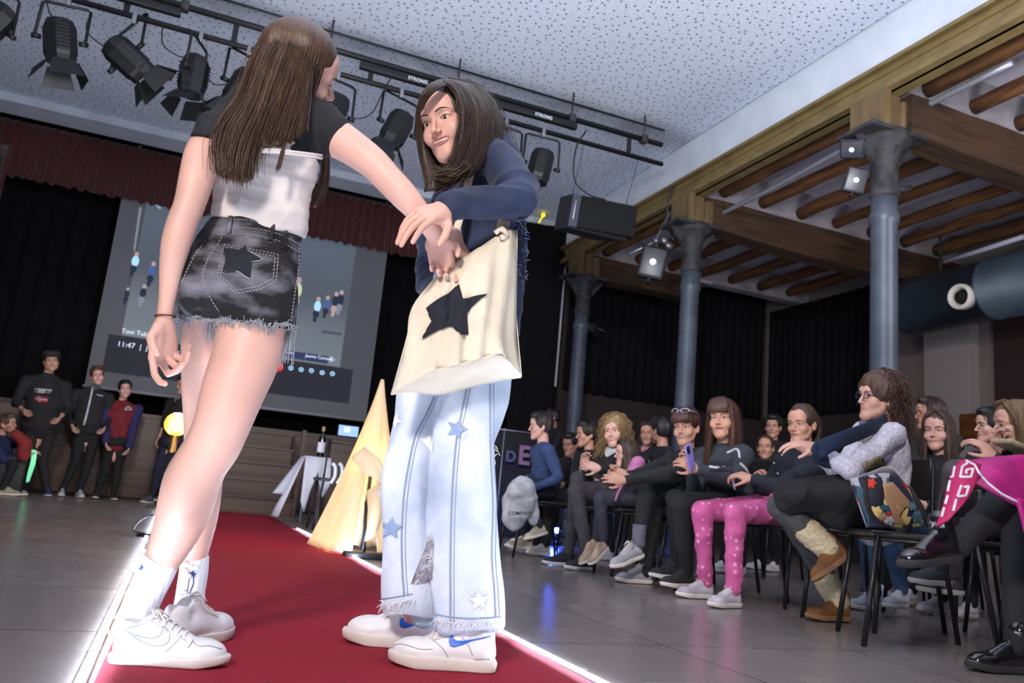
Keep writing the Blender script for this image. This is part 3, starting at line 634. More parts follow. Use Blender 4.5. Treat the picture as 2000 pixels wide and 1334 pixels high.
nA = 96
for i in range(nA+1):
    th = 2*PI*i/nA; row = []
    for j in range(25):
        t = j/24
        rad = .012+.275*t**1.05
        fold = 1+(.10*math.sin(th*7+.6)+.07*math.sin(th*11+2*t))*t
        # the side facing the camera-left sweeps out
        ex = .02*t*t*max(0, math.cos(th-PI*1.0))
        x = cc[0]+(rad*fold+ex)*math.cos(th); y = cc[1]+(rad*fold)*math.sin(th)*1.15
        z = apex[2]*(1-t**.96)+.012+.02*abs(math.sin(th*5))*t
        # opening in front (towards the camera-right), edges drawn aside
        row.append((x, y, max(z, .008)))
    G.append(row)
cream = cloth_mat('cream_cotton_cloth', (.93, .86, .73), .45)
# the cloth is wrapped: leave a slit facing the camera below a folded collar
def open_at(th, t): return t > .52+.0 and (1.36*PI < th < 1.50*PI+.25*(t-.52))
b = MB(); V = np.array(G).reshape(-1, 3); F = []
for i in range(nA):
    for j in range(24):
        th = 2*PI*(i+.5)/nA; t = (j+.5)/24
        if open_at(th, t): continue
        F.append((i*25+j, i*25+j+1, (i+1)*25+j+1, (i+1)*25+j))
b.add(V, F); ob = b.build('cloth', cream, tent); md = ob.modifiers.new('thick', 'SOLIDIFY'); md.thickness = .004
# folded collar flap over the front
fp = lambda x, y, Y: at(x, y, Y)
fl = MB().sheet([[fp(688, 893, 5.02), fp(712, 872, 4.96), fp(745, 900, 4.92)], [fp(690, 900, 4.96), fp(722, 905, 4.90), fp(752, 930, 4.90)], [fp(712, 925, 4.98), fp(735, 935, 4.92), fp(758, 955, 4.92)]], .004); fl.build('folded_flap', cream, tent)
fl = MB().sheet([[fp(716, 960, 4.93), fp(720, 1010, 4.88), fp(712, 1058, 4.86)], [fp(728, 950, 4.91), fp(736, 1000, 4.86), fp(728, 1050, 4.84)], [fp(745, 945, 4.93), fp(750, 990, 4.88), fp(740, 1030, 4.88)]], .004); fl.build('hanging_flap', cream, tent)
MB().cyl((cc[0], cc[1], .03), (cc[0], cc[1], 1.05), .012, seg=8).build('stand_pole', blkm, tent)
MB().cyl((cc[0]-.06, 4.98, .02), (cc[0]-.08, 5.02, .34), .010, seg=8).rbox((cc[0]-.06, 4.97, .02), (.13, .05, .02), .01).rbox((cc[0]+.12, 4.94, .018), (.08, .05, .018), .01).build('stand_foot', blkm, tent)
MB().ell((cc[0]+.0, cc[1]-.08, .62), (.045, .045, .055)).build('bulb', mat('tent_bulb', (1, .8, .5), .3, emit=(1., .80, .55), estr=45.), tent)
pl = bpy.data.lights.new('tent_bulb_light', 'POINT'); pl.energy = 22; pl.color = (1., .80, .56); pl.shadow_soft_size = .05
po = bpy.data.objects.new('tent_bulb_light', pl); COL.objects.link(po); po.location = (cc[0], cc[1]-.08, .62)
# edison bulb on a stand by the girl's knee
bq = at(345, 829, 5.6)
lb = empty('globe_bulb_lamp', (bq[0], bq[1], 0), 'glowing round filament bulb on a thin stand behind the girl\'s knee', 'lamp')
MB().ell(bq, .075, seg=28, rings=18).build('glass_globe', (lambda m: m)(mat('amber_glass', (1., .80, .45), .05, trans=.5, emit=(1., .62, .25), estr=1.1)), lb)
MB().tube(catmull([bq+np.array([-.03, 0, -.05]), bq+np.array([-.02, 0, .03]), bq+np.array([0, 0, -.02]), bq+np.array([.02, 0, .035]), bq+np.array([.03, 0, -.05])], 5), .007, 8).ell(bq, (.026, .02, .036)).build('filament', mat('filament_glow', (1, .9, .7), .3, emit=(1., .78, .45), estr=14.), lb)
MB().lathe(bq+np.array([0, 0, -.17]), [(.014, -.01), (.022, 0), (.022, .05), (.026, .06), (.026, .075), (.022, .085), (.034, .10)], seg=18).build('socket', mat('brass_socket', (.72, .55, .28), .3, metal=.9), lb)
MB().cyl((bq[0]-.01, bq[1], .01), bq+np.array([0, 0, -.17]), .006, seg=8).lathe((bq[0]-.01, bq[1], 0), [(.11, 0), (.11, .012), (.02, .02)], seg=20).build('stand', blkm, lb)
cq = atz(283, 1040, .01); MB().tube(catmull([cq+np.array([.12, .05, .14]), cq+np.array([-.02, .02, .09]), cq+np.array([-.07, 0, .01]), cq+np.array([0, -.04, .0]), cq+np.array([.06, 0, .01]), (bq[0], bq[1]-.05, .01)], 6), .004, 6).build('cord', blkm, lb)
pl = bpy.data.lights.new('globe_bulb_light', 'POINT'); pl.energy = 26; pl.color = (1., .62, .28); pl.shadow_soft_size = .07
po = bpy.data.objects.new('globe_bulb_light', pl); COL.objects.link(po); po.location = tuple(bq+np.array([0, -.0, .09]))
# little high table with white cloth and bottle
ty_ = 8.35
q0 = at(598, 893, ty_); q1 = at(646, 893, ty_); zt = (q0[2]+q1[2])/2; tw = abs(q1[0]-q0[0])
tb = empty('small_side_table', (q0[0]+tw/2, ty_+.1, 0), 'small side table with thin legs right of the stage steps', 'table')
MB().box((q0[0], ty_, zt-.03), (q0[0]+tw, ty_+.32, zt-.006)).build('table_top', blkm, tb)
for (dx_, dy_) in ((.03, .03), (.07, .28), (tw-.05, .03), (tw-.02, .28)):
    MB().cyl((q0[0]+dx_, ty_+dy_, 0), (q0[0]+dx_, ty_+dy_, zt-.03), .008, seg=8).build('leg', mat('pale_table_leg', (.60, .60, .64), .4), tb)
wc = cloth_mat('white_napkin_cloth', (.86, .87, .92), .25)
b = MB(); X0 = q0[0]
b.sheet([[(X0-.005+(tw+.01)*i/6, ty_-.005+.33*j/5, zt+.002) for j in range(6)] for i in range(7)], .003)
drop = [.50, .62, .40, .16, .36, .44, .30]
b.sheet([[(X0-.006+(tw+.012)*i/6, ty_-.008-.012*j*(1+.6*math.sin(i*2.3)), zt-drop[i]*.9*j/6) for j in range(7)] for i in range(7)], .003)
b.sheet([[(X0-.008-.03*j*(1+.4*math.sin(i*1.7)), ty_+.32*i/5, zt-(.62 if i < 3 else .4)*j/6) for j in range(7)] for i in range(6)], .003)
tag(b.build('white_table_cloth', wc), 'white cloth hanging over the little side table in pointed folds', 'tablecloth')
bt = empty('wine_bottle', (q0[0]+tw*.62, ty_+.10, zt+.002), 'dark wine bottle with a white label standing on the little side table', 'bottle')
q = np.array([q0[0]+tw*.62, ty_+.10, zt+.002])
MB().lathe(q, [(.036, 0), (.038, .01), (.038, .18), (.034, .205), (.016, .24), (.014, .29), (.016, .30), (.016, .315)], seg=20).build('glass', mat('dark_green_bottle', (.06, .10, .06), .1, coat=.6), bt)
MB().lathe(q, [(.0388, .05), (.0392, .055), (.0392, .15), (.0388, .155)], seg=20).build('label', mat('bottle_label', (.80, .80, .84), .7), bt)
MB().lathe(q, [(.0165, .27), (.0172, .275), (.0172, .317), (.01, .319)], seg=16).build('cap', mat('bottle_gold', (.6, .55, .35), .4), bt)
# clear chair back with white strokes (plastic chair standing by the tent)
q = at(668, 925, 7.6)
pc = empty('curved_white_chair', (q[0], 7.6, 0), 'chair with curved white tubes between the side table and the lit tent', 'chair')
for k, (xa, xb) in enumerate(((650, 646), (663, 658))):
    MB().tube(catmull([at(xa, 905, 7.6), at(xa+5, 912, 7.58), at(xa+4, 930, 7.56), at(xb, 944, 7.56)], 4), .016, 8).build('back_tube', mat('white_tube', (.80, .82, .86), .3), pc)
for (dx_, dy_) in ((-.2, 0), (.2, 0), (-.2, .35), (.2, .35)): MB().cyl((q[0]+dx_, 7.6+dy_, 0), (q[0]+dx_*.8, 7.6+dy_, .45), .01, seg=8).build('leg', blkm, pc)
MB().rbox((q[0], 7.78, .46), (.2, .2, .015), .01).build('seat', blkm, pc)
MB().tube([(q[0]-.16, 7.62, .46), (q[0]-.16, 7.58, .8), (q[0]+.16, 7.58, .8), (q[0]+.16, 7.62, .46)], .01, 8).build('back_frame', blkm, pc)
# blue uplight under the audience
uq = at(1088, 1036, 7.9)
ub = empty('blue_uplight', (uq[0], uq[1], 0), 'small floor light shining blue under the audience chairs', 'floor light')
MB().lathe((uq[0], uq[1]+.03, 0), [(.06, 0), (.07, .02), (.07, .05)], seg=16).build('base', blkm, ub)
MB().ell(uq, (.045, .02, .03)).build('lens', mat('blue_lens_glow', (.3, .4, 1), .3, emit=(.25, .35, 1.), estr=30.), ub)
MB().cyl((uq[0], uq[1]+.04, .04), (uq[0], uq[1]+.04, uq[2]), .02, seg=8).build('neck', blkm, ub)
pl = bpy.data.lights.new('blue_light', 'POINT'); pl.energy = 10; pl.color = (.06, .14, 1.); pl.shadow_soft_size = .04
po = bpy.data.objects.new('blue_light', pl); COL.objects.link(po); po.location = (uq[0]-.05, uq[1]-.05, uq[2]+.02)
# glossy equipment rack with letters by the stage
q = at(1000, 850, 8.6); q2 = at(1050, 985, 8.6)
rk = empty('letter_display_stand', (q[0], 8.6, 0), 'dark stand with white letters behind the boy in blue', 'sign')
MB().rbox((q[0]+.10, 8.75, .62), (.30, .02, .60), .01).build('panel', mat('dark_panel', (.07, .07, .10), .8), rk)
MB().tube([(q[0]-.2, 8.72, 1.23), (q[0]+.4, 8.72, 1.23)], .008, 6).tube([(q[0]-.05, 8.72, 0), (q[0]-.05, 8.72, 1.25)], .008, 6).build('rail', galv, rk)
e = at(1010, 905, 8.6); text_mesh('E', .30, (e[0], 8.60, e[2]), R3, U3, mat('pinkish_letter', (.50, .38, .46), .6), 'letter', rk, .012, bold=True)
e = at(987, 900, 8.6); text_mesh('D', .17, (e[0]+.0, 8.61, e[2]), R3, U3, mat('bluish_letter', (.30, .33, .45), .6), 'letter', rk, .012, bold=True)
# ================================================================== people: modelling kit
from mathutils.bvhtree import BVHTree
def nrm(v):
    v = np.asarray(v, float); return v/(np.linalg.norm(v)+1e-12)
class Clay:
    """smoothly blended solids -> one continuous surface (surface nets)"""
    def __init__(s): s.p = []
    def chain(s, P, R, k=.015, flat=None, op=1):
        P = np.asarray(P, float); R = np.broadcast_to(np.asarray(R, float), (len(P),)); s.p.append(('c', P, R, k, flat, op)); return s
    def ell(s, c, r, R=None, k=.015, op=1):
        s.p.append(('e', np.asarray(c, float), np.broadcast_to(np.asarray(r, float), (3,)), k, np.eye(3) if R is None else np.asarray(R, float), op)); return s
    def bounds(s):
        lo = np.full(3, 9e9); hi = -lo
        for q in s.p:
            if q[5] < 0: continue
            if q[0] == 'c': f = max(1, q[4][1] if q[4] else 1); m = q[2].max()*f; a = q[1].min(0)-m; b = q[1].max(0)+m
            else: m = np.abs(q[4]) @ q[2]; a = q[1]-m; b = q[1]+m
            lo = np.minimum(lo, a); hi = np.maximum(hi, b)
        return lo, hi
    def mesh(s, vox=.005):
        lo, hi = s.bounds(); lo = lo-4*vox; n = np.ceil((hi+4*vox-lo)/vox).astype(int)+1
        Fd = np.full(n, .5, np.float32)
        for q in s.p:
            k = q[3]; mg = k+4*vox
            if q[0] == 'c':
                f = max(1, q[4][1] if q[4] else 1); m = q[2].max()*f; a = q[1].min(0)-m-mg; b = q[1].max(0)+m+mg
            else:
                m = np.abs(q[4]) @ q[2]; a = q[1]-m-mg; b = q[1]+m+mg
            i0 = np.clip(np.floor((a-lo)/vox).astype(int), 0, n-1); i1 = np.clip(np.ceil((b-lo)/vox).astype(int)+1, 1, n)
            if (i1 <= i0).any(): continue
            X = (lo[0]+vox*np.arange(i0[0], i1[0])).astype(np.float32)[:, None, None]; Y = (lo[1]+vox*np.arange(i0[1], i1[1])).astype(np.float32)[None, :, None]; Z = (lo[2]+vox*np.arange(i0[2], i1[2])).astype(np.float32)[None, None, :]
            if q[0] == 'c':
                P = q[1]; fl = q[4]
                if fl:
                    u = nrm(fl[0]); c = 1-1/fl[1]; pu = (X*u[0]+Y*u[1]+Z*u[2])*c; X = X-pu*u[0]; Y = Y-pu*u[1]; Z = Z-pu*u[2]
                    P = P-np.outer((P@u)*c, u)
                d = None
                for j in range(max(1, len(P)-1)):
                    A = P[j]; B = P[min(j+1, len(P)-1)]; ba = B-A; L2 = float(ba@ba)
                    if L2 < 1e-12: t = 0.; dx, dy, dz = X-A[0], Y-A[1], Z-A[2]
                    else:
                        t = np.clip(((X-A[0])*ba[0]+(Y-A[1])*ba[1]+(Z-A[2])*ba[2])/L2, 0, 1); dx = X-A[0]-t*ba[0]; dy = Y-A[1]-t*ba[1]; dz = Z-A[2]-t*ba[2]
                    e = np.sqrt(dx*dx+dy*dy+dz*dz)-(q[2][j]+(q[2][min(j+1, len(P)-1)]-q[2][j])*t)
                    d = e if d is None else np.minimum(d, e)
                if fl and fl[1] < 1: d = d*fl[1]**.5
            else:
                R = q[4]; r = q[2]; dx, dy, dz = X-q[1][0], Y-q[1][1], Z-q[1][2]
                a0 = (dx*R[0, 0]+dy*R[1, 0]+dz*R[2, 0])/r[0]; a1 = (dx*R[0, 1]+dy*R[1, 1]+dz*R[2, 1])/r[1]; a2 = (dx*R[0, 2]+dy*R[1, 2]+dz*R[2, 2])/r[2]
                k0 = np.sqrt(a0*a0+a1*a1+a2*a2); k1 = np.sqrt((a0/r[0])**2+(a1/r[1])**2+(a2/r[2])**2)
                d = k0*(k0-1)/(k1+1e-6)
            sl = (slice(i0[0], i1[0]), slice(i0[1], i1[1]), slice(i0[2], i1[2])); o = Fd[sl]
            if q[5] > 0:
                h = np.maximum(k-np.abs(o-d), 0)/k if k > 0 else 0; Fd[sl] = np.minimum(o, d)-(h*h*k*.25 if k > 0 else 0)
            else:
                d = -d; h = np.maximum(k-np.abs(o-d), 0)/k if k > 0 else 0; Fd[sl] = np.maximum(o, d)+(h*h*k*.25 if k > 0 else 0)
        return surface_nets(Fd, lo, vox)
def surface_nets(Fd, lo, vox):
    S = Fd < 0
    C = np.zeros(tuple(np.array(Fd.shape)-1), np.uint8)
    for dx in (0, 1):
        for dy in (0, 1):
            for dz in (0, 1): C += S[dx:Fd.shape[0]-1+dx, dy:Fd.shape[1]-1+dy, dz:Fd.shape[2]-1+dz]
    idx = np.argwhere((C > 0) & (C < 8)); ids = np.full(C.shape, -1, np.int32); ids[idx[:, 0], idx[:, 1], idx[:, 2]] = np.arange(len(idx))
    cs = [(a, b, c) for a in (0, 1) for b in (0, 1) for c in (0, 1)]
    val = np.stack([Fd[idx[:, 0]+a, idx[:, 1]+b, idx[:, 2]+c] for (a, b, c) in cs], 1)
    acc = np.zeros((len(idx), 3)); cnt = np.zeros(len(idx))
    for i in range(8):
        for j in range(i+1, 8):
            if sum(abs(cs[i][q]-cs[j][q]) for q in range(3)) != 1: continue
            m = (val[:, i] < 0) != (val[:, j] < 0); t = val[:, i]/(val[:, i]-val[:, j]+1e-12); t = np.where(m, t, 0)
            acc += m[:, None]*(np.array(cs[i])+t[:, None]*(np.array(cs[j])-np.array(cs[i]))); cnt += m
    V = lo+vox*(idx+acc/cnt[:, None]); F = []
    for ax in range(3):
        s0 = [slice(None)]*3; s1 = [slice(None)]*3; s0[ax] = slice(0, -1); s1[ax] = slice(1, None)
        A = S[tuple(s0)]; Bq = S[tuple(s1)]; e = np.argwhere(A != Bq); b, c = (ax+1) % 3, (ax+2) % 3
        ok = (e[:, b] > 0) & (e[:, c] > 0) & (e[:, b] < Fd.shape[b]-1) & (e[:, c] < Fd.shape[c]-1); e = e[ok]; inside = A[e[:, 0], e[:, 1], e[:, 2]]
        def g(db, dc):
            q = e.copy(); q[:, b] -= db; q[:, c] -= dc; return ids[q[:, 0], q[:, 1], q[:, 2]]
        Q = np.stack([g(1, 1), g(0, 1), g(0, 0), g(1, 0)], 1); Q[~inside] = Q[~inside][:, ::-1]; F.append(Q)
    F = np.vstack(F); F = F[(F >= 0).all(1)]
    return V, F
def vnormals(V, F):
    n = np.cross(V[F[:, 2]]-V[F[:, 0]], V[F[:, 3]]-V[F[:, 1]]); N = np.zeros_like(V)
    for i in range(4): np.add.at(N, F[:, i], n)
    return N/(np.linalg.norm(N, axis=1, keepdims=True)+1e-12)
def wrinkle(V, F, amp=.004, sc=18., stretch=(1, 1, .6), seed=0):
    r = np.random.default_rng(seed); N = vnormals(V, F); P = V*np.array(stretch)*sc; h = np.zeros(len(V))
    W = P+.6*np.stack([np.sin(P[:, 1]*.9+1), np.sin(P[:, 2]*1.1+2), np.sin(P[:, 0]*.8)], 1)
    for i in range(5):
        d = r.normal(size=3); d /= np.linalg.norm(d); h += (1-np.abs(np.sin(W@d*(1+.5*i)+r.uniform(0, 6))))**2*(.8**i)
    return V+N*(amp*(h-h.mean()))[:, None]
def fix_n(V, F):
    """cheap laplacian pass"""
    acc = np.zeros_like(V); c = np.zeros(len(V))
    for i in range(4):
        j = F[:, (i+1) % 4]; np.add.at(acc, F[:, i], V[j]); np.add.at(c, F[:, i], 1)
    return .5*V+.5*acc/np.maximum(c, 1)[:, None]
def clay_obj(name, cl, m, parent, vox=.006, wr=None, smooth=1, extra=None, seed=0):
    V, F = cl.mesh(vox)
    for _ in range(smooth): V = fix_n(V, F)
    if wr: V = wrinkle(V, F, *wr, seed=seed) if isinstance(wr, tuple) else wrinkle(V, F, wr, seed=seed)
    me = bpy.data.meshes.new(name)
    ms = m if isinstance(m, (list, tuple)) else [m]
    fl = F; 
    me.vertices.add(len(V)); me.vertices.foreach_set('co', V.astype(np.float32).ravel()); me.loops.add(F.size); me.loops.foreach_set('vertex_index', F.astype(np.int32).ravel())
    me.polygons.add(len(F)); me.polygons.foreach_set('loop_start', np.arange(0, F.size, 4, dtype=np.int32)); me.update(calc_edges=True)
    me.polygons.foreach_set('use_smooth', np.ones(len(F), bool))
    for q in ms: me.materials.append(q)
    if extra is not None and extra.n:
        bm = bmesh.new(); bm.from_mesh(me); Vx = np.vstack(extra.v); vs = [bm.verts.new(v) for v in Vx.tolist()]
        for f, mi, sm in zip(extra.f, extra.mi, extra.sm):
            try: q = bm.faces.new([vs[i] for i in f]); q.material_index = mi; q.smooth = True
            except ValueError: pass
        bm.to_mesh(me); bm.free()
    o = link(name, me, parent); return o
def bvh_of(objs):
    V = []; F = []; n = 0
    for o in objs:
        off = Vector(o.location); p = o.parent
        while p is not None: off += p.location; p = p.parent
        for v in o.data.vertices: V.append(v.co+off)
        for f in o.data.polygons: F.append([i+n for i in f.vertices])
        n = len(V)
    return BVHTree.FromPolygons(V, F)
def hit(bv, x, y, off=.002):
    d = ray(x, y); h = bv.ray_cast(Vector(CC), Vector(d))
    if h[0] is None: return None
    n = np.array(h[1]); n = n if n@d < 0 else -n
    return np.array(h[0])+n*off
def decal(bv, poly, m, name, parent, off=.0025, thick=.002, cuts=3, mi=None):
    """a thin patch sewn on the surface: outline given in photo pixels, laid on the body by projection"""
    bm = bmesh.new(); vs = [bm.verts.new((x, y, 0)) for (x, y) in poly]; bm.faces.new(vs)
    bmesh.ops.triangulate(bm, faces=bm.faces[:])
    for _ in range(cuts): bmesh.ops.subdivide_edges(bm, edges=bm.edges[:], cuts=1, use_grid_fill=True); bmesh.ops.triangulate(bm, faces=bm.faces[:])
    V = []; bad = set()
    for v in bm.verts:
        h = hit(bv, v.co.x, v.co.y, off)
        if h is None: bad.add(v.index); h = at(v.co.x, v.co.y, 2)
        V.append(h)
    bm.verts.index_update(); F = [[v.index for v in f.verts] for f in bm.faces if not any(v.index in bad for v in f.verts)]
    ee = {}
    for f in F:
        for i in range(3):
            k = tuple(sorted((f[i], f[(i+1) % 3]))); ee.setdefault(k, []).append((f[i], f[(i+1) % 3]))
    bm.free(); V = np.array(V); n = len(V); d = np.array([nrm(CC-v)*thick for v in V]); W = np.vstack([V+d, V])
    fw = [tuple(f) for f in F]+[tuple(x+n for x in f[::-1]) for f in F]+[(l[0][0], l[0][0]+n, l[0][1]+n, l[0][1]) for k, l in ee.items() if len(l) == 1]
    return MB().add(W, fw).build(name, m, parent)
def decal_line(bv, pts, r, m, name, parent, mb=None, off=.001, sub=6):
    Q = catmull(np.array(pts, float), sub) if len(pts) > 2 else np.linspace(pts[0], pts[1], 8); P = [hit(bv, x, y, off) for x, y in Q]; P = [p for p in P if p is not None]
    if len(P) < 2: return None
    b = mb or MB(); b.tube(P, r, 5)
    return b if mb else b.build(name, m, parent)
# --------------------------------------------------------------- head
def axes(p, fwd, up, world=False):
    """columns side(left of the person), forward, up ; fwd/up as (right, up, towards viewer) at point p"""
    if world: f = nrm(fwd); u = np.asarray(up, float)
    else:
        v = nrm(CC-np.asarray(p)); r = nrm(np.cross(CU, v)); q = np.cross(v, r)
        f = nrm(r*fwd[0]+q*fwd[1]+v*fwd[2]); u = r*up[0]+q*up[1]+(v*up[2] if len(up) > 2 else 0)
    u = nrm(u-f*(f@u)); s = np.cross(u, f)      # side: person's left
    return np.stack([s, f, u], 1)
SKINS = {}
def skin(c, name):
    return mat('skin_'+name, c, .48, c2=tuple(v*.93 for v in c), scale=6, sub=.12, bump=.04, bscale=220, spec=.4)
EYEW = mat('eye_white', (.86, .85, .84), .25); IRIS = mat('iris_brown', (.10, .06, .04), .15, coat=.5); TEETH = mat('teeth', (.93, .91, .87), .3); MDARK = mat('mouth_inside', (.20, .05, .05), .6)
def lipm(k): return mat('lips_%d' % k, [(.72, .43, .41), (.56, .31, .29), (.66, .24, .24)][k], .4)
def browm(c): return mat('brow_%02d%02d' % (int(c[0]*99), int(c[1]*99)), c, .8)
HM = .0  # head mesh constant
def make_head(o, M, s=1., smile=0., neck=None, sk=None, hairc=(.10, .07, .05), vox=.0026, lip=0, eyes=1., look=(0, 0), jaw=1., nose=1., ears=True, brow=1., female=True, detail=True):
    """returns MB; extra slots: 1 eyewhite 2 iris 3 brow 4 lip 5 teeth 6 dark"""
    o = np.asarray(o, float); T = lambda x, y, z: o+M@(np.array([x, y, z], float)*s); c = Clay()
    E = lambda x, y, z, r, k, op=1, R=None: c.ell(T(x, y, z), np.array(r)*s, M if R is None else M@R, k*s, op)
    E(0, -.012, .036, (.073, .091, .080), .01); E(0, .026, -.022, (.058*jaw, .056, .080), .03)
    E(0, .055, .045, (.052, .035, .040), .03)
    for q in (-1, 1):
        c.chain([T(q*.050*jaw, -.002, -.040), T(q*.044*jaw, .022, -.072), T(q*.014, .066, -.102)], np.array([.021, .021, .018])*s, .03*s)
        E(q*.040, .053, -.030, (.021, .021, .021), .024)
        c.chain([T(q*.010, .083, .019), T(q*.030, .082, .024), T(q*.048, .066, .018)], np.array([.006, .0075, .006])*s, .014*s)
    E(0, .070, -.101, (.017, .014, .014), .024)
    E(0, .066, -.060, (.027, .020, .026), .02)
    if smile > 0:
        for q in (-1, 1): E(q*.037, .064, -.040, (.019, .016, .019), .020)
    # nose
    c.chain([T(0, .084, .008), T(0, .095, -.014), T(0, .1055, -.033)], np.array([.0062, .0072, .0092])*s*nose, .009*s)
    for q in (-1, 1): E(q*.0115, .094, -.0365, (.0068, .0085, .0062), .006)
    for q in (-1, 1): E(q*.0065, .0975, -.0435, (.0038, .0050, .0045), .003, -1)
    # eye sockets, lids
    for q in (-1, 1):
        E(q*.0315, .091, .001, (.0175, .0135, .0115), .012, -1)
        if eyes >= 0:
            E(q*.0315, .0675, .001, (.0155, .0150, .0135), .006)
            if eyes > .1: E(q*.0315, .086, .0005, (.0132, .012, .0060*eyes), .0015, -1)
    # lips and mouth
    w_ = .0240+.0055*smile; up = .0045*smile; op = .0052*max(0, smile-.3)
    E(0, .0725, -.0625, (.020, .014, .013), .010)
    if smile > .3: E(0, .086, -.0625-op*.5+up*.3, (w_*.84, .016, .0022+op*1.15), .003, -1)
    else: E(0, .0905, -.0630, (w_*.85, .007, .0010), .002, -1)
    if ears:
        for q in (-1, 1):
            Re = np.array(Matrix.Rotation(q*.35, 3, 'Z'))@np.array(Matrix.Rotation(-.15, 3, 'X'))
            E(q*.076, -.012, -.008, (.0065, .0175, .030), .006, 1, Re); E(q*.084, -.008, -.004, (.005, .010, .018), .004, -1, Re); E(q*.078, -.006, -.034, (.005, .009, .009), .006, 1)
    if neck is not None:
        N = [np.asarray(p, float) for p in neck]; r = [.046*s if female else .053*s]*len(N); r[-1] *= 1.3
        c.chain([T(0, -.022, -.045)]+N, [.044*s]+r, .02*s)
    V, F = c.mesh(vox); V = fix_n(V, F); x = MB(); x.add(V, F.tolist(), 0)
    if detail:
        bt_ = BVHTree.FromPolygons([Vector(v) for v in V], F.tolist())
        def on(px, pz, off=.0006, y0=.14):
            h = bt_.ray_cast(Vector(T(px, y0, pz)), Vector(-M[:, 1]))
            return T(px, .08, pz) if h[0] is None else np.array(h[0])+M[:, 1]*off*s
        for q in (-1, 1):
            if eyes > .1:
                e = T(q*.0315, .0655, .0008); x.ell(e, .0150*s, M, 16, 10, 1)
                g = nrm(M@np.array([look[0], 1, look[1]])); x.ell(e+g*.0112*s, .0066*s, M, 12, 8, 2)
            zz = .0058*eyes
            x.tube(catmull([on(q*.0165, .0-.0005), on(q*.024, zz*.8+.0006), on(q*.0325, zz+.0012), on(q*.041, zz*.7+.0006), on(q*.0485, .0006)], 4), .0012*s, 5, 3)
            if eyes > .1: x.tube(catmull([on(q*.019, -.002), on(q*.0315, -zz-.0006), on(q*.045, -.002)], 4), .0005*s, 4, 3)
            bz = .0185
            x.tube(catmull([on(q*.0125, bz-.001), on(q*.022, bz+.0025), on(q*.034, bz+.005), on(q*.044, bz+.003), on(q*.053, bz-.0015)], 4), [(a*s*brow, a*s*.4*brow) for a in np.interp(np.linspace(0, 1, 17), [0, .2, .6, 1], [.0022, .0028, .0022, .0007])], 6, 3, flat=M[:, 2])
        hz_ = .0022+op*1.15; zc = -.0625-op*.5+up*.3
        def lp(xx, z, o2=.0): return on(xx, z, o2)
        Mi = M.T
        def lipc(sg, hh):
            P = []
            for t in np.linspace(-1, 1, 13):
                z = zc+sg*(hz_+.0016)*(1-t*t)**.6+up*t*t*1.1 if smile > .3 else -.0630+sg*.0026*(1-t*t)**.7+up*t*t
                p = T(t*w_, 0, z); y = (Mi@(on(t*w_, z+sg*.0030, 0)-o))[1]/s; P.append(T(t*w_, min(y, .0905)-.0006, z))
            return P, [hh*s*(.38+.62*(1-t*t)**.6) for t in np.linspace(-1, 1, 13)]
        P, r = lipc(1, .0034); x.tube(P, [(a, a*.9) for a in r], 8, 4); P, r = lipc(-1, .0042); x.tube(P, [(a, a*.9) for a in r], 8, 4)
        if smile > .3:
            x.ell(T(0, .0760, zc+.0012+op*.2), np.array([w_*.84, .0095, hz_*.80])*s, M, 16, 8, 5)
            x.ell(T(0, .0728, zc-.001), np.array([w_*.86, .010, hz_*1.1])*s, M, 16, 8, 6)
    return x
def slots(sk, hc, lip=0): return [sk, EYEW, IRIS, browm(hc), lipm(lip), TEETH, MDARK]
# --------------------------------------------------------------- hand
FL = [(.040, .025, .019), (.044, .029, .020), (.041, .027, .020), (.032, .020, .017)]
def hand(c, wr, fwd, palm, thumb=1, curl=(.25, .35, .25), s=1., spread=.06, tcurl=.3, fc=None, kk=.004, arm=None):
    """wr wrist point, fwd to the knuckles, palm = direction the palm faces, thumb=+1/-1 side of palm x fwd"""
    wr = np.asarray(wr, float); f = nrm(fwd); n = nrm(np.asarray(palm, float)-f*(np.asarray(palm)@f)); sd = np.cross(n, f)*thumb
    P = lambda a, b, d: wr+(f*a+sd*b+n*d)*s
    if arm is not None: c.chain([arm, wr], [.026*s, .021*s], .012)
    c.ell(P(.048, .002, .0), np.array([.036, .043, .0135])*s, np.stack([sd, f, n], 1), .012*s)
    offs = [.029, .0095, -.0095, -.027]; fw = [.086, .090, .085, .075]
    for i in range(4):
        K = P(fw[i], offs[i], -.002); c.chain([P(.012, offs[i]*.45, 0), K], np.array([.013, .0098])*s, .012*s)
    c.ell(P(.038, .026, .010), np.array([.014, .026, .012])*s, np.stack([sd, f, n], 1), .012*s)
    for i in range(4):
        cu = fc[i] if fc else curl; a = 0.; p = P(fw[i], offs[i], -.002); pts = [p]; b = (1.5-i)*spread
        for j in range(3):
            a += cu[j]; d = nrm(f*math.cos(a)*math.cos(b)+sd*math.sin(b)*math.cos(a)+n*math.sin(a)); p = p+d*FL[i][j]*s*1.08; pts.append(p)
        rr = np.array([.0090, .0083, .0076, .0064])*s*(1 if i < 3 else .88); c.chain(pts, rr, kk*s)
    d1 = nrm(f*.62+sd*.72+n*.30); p0 = P(.020, .020, .006); p1 = p0+d1*.040*s; d2 = nrm(f*.80+sd*(.50-tcurl*.6)+n*(.25+tcurl)); p2 = p1+d2*.030*s; d3 = nrm(f*.85+sd*(.30-tcurl)+n*(.25+tcurl*1.3)); p3 = p2+d3*.024*s
    c.chain([p0, p1, p2, p3], np.array([.0135, .0108, .0095, .0074])*s, .006*s)
    return c
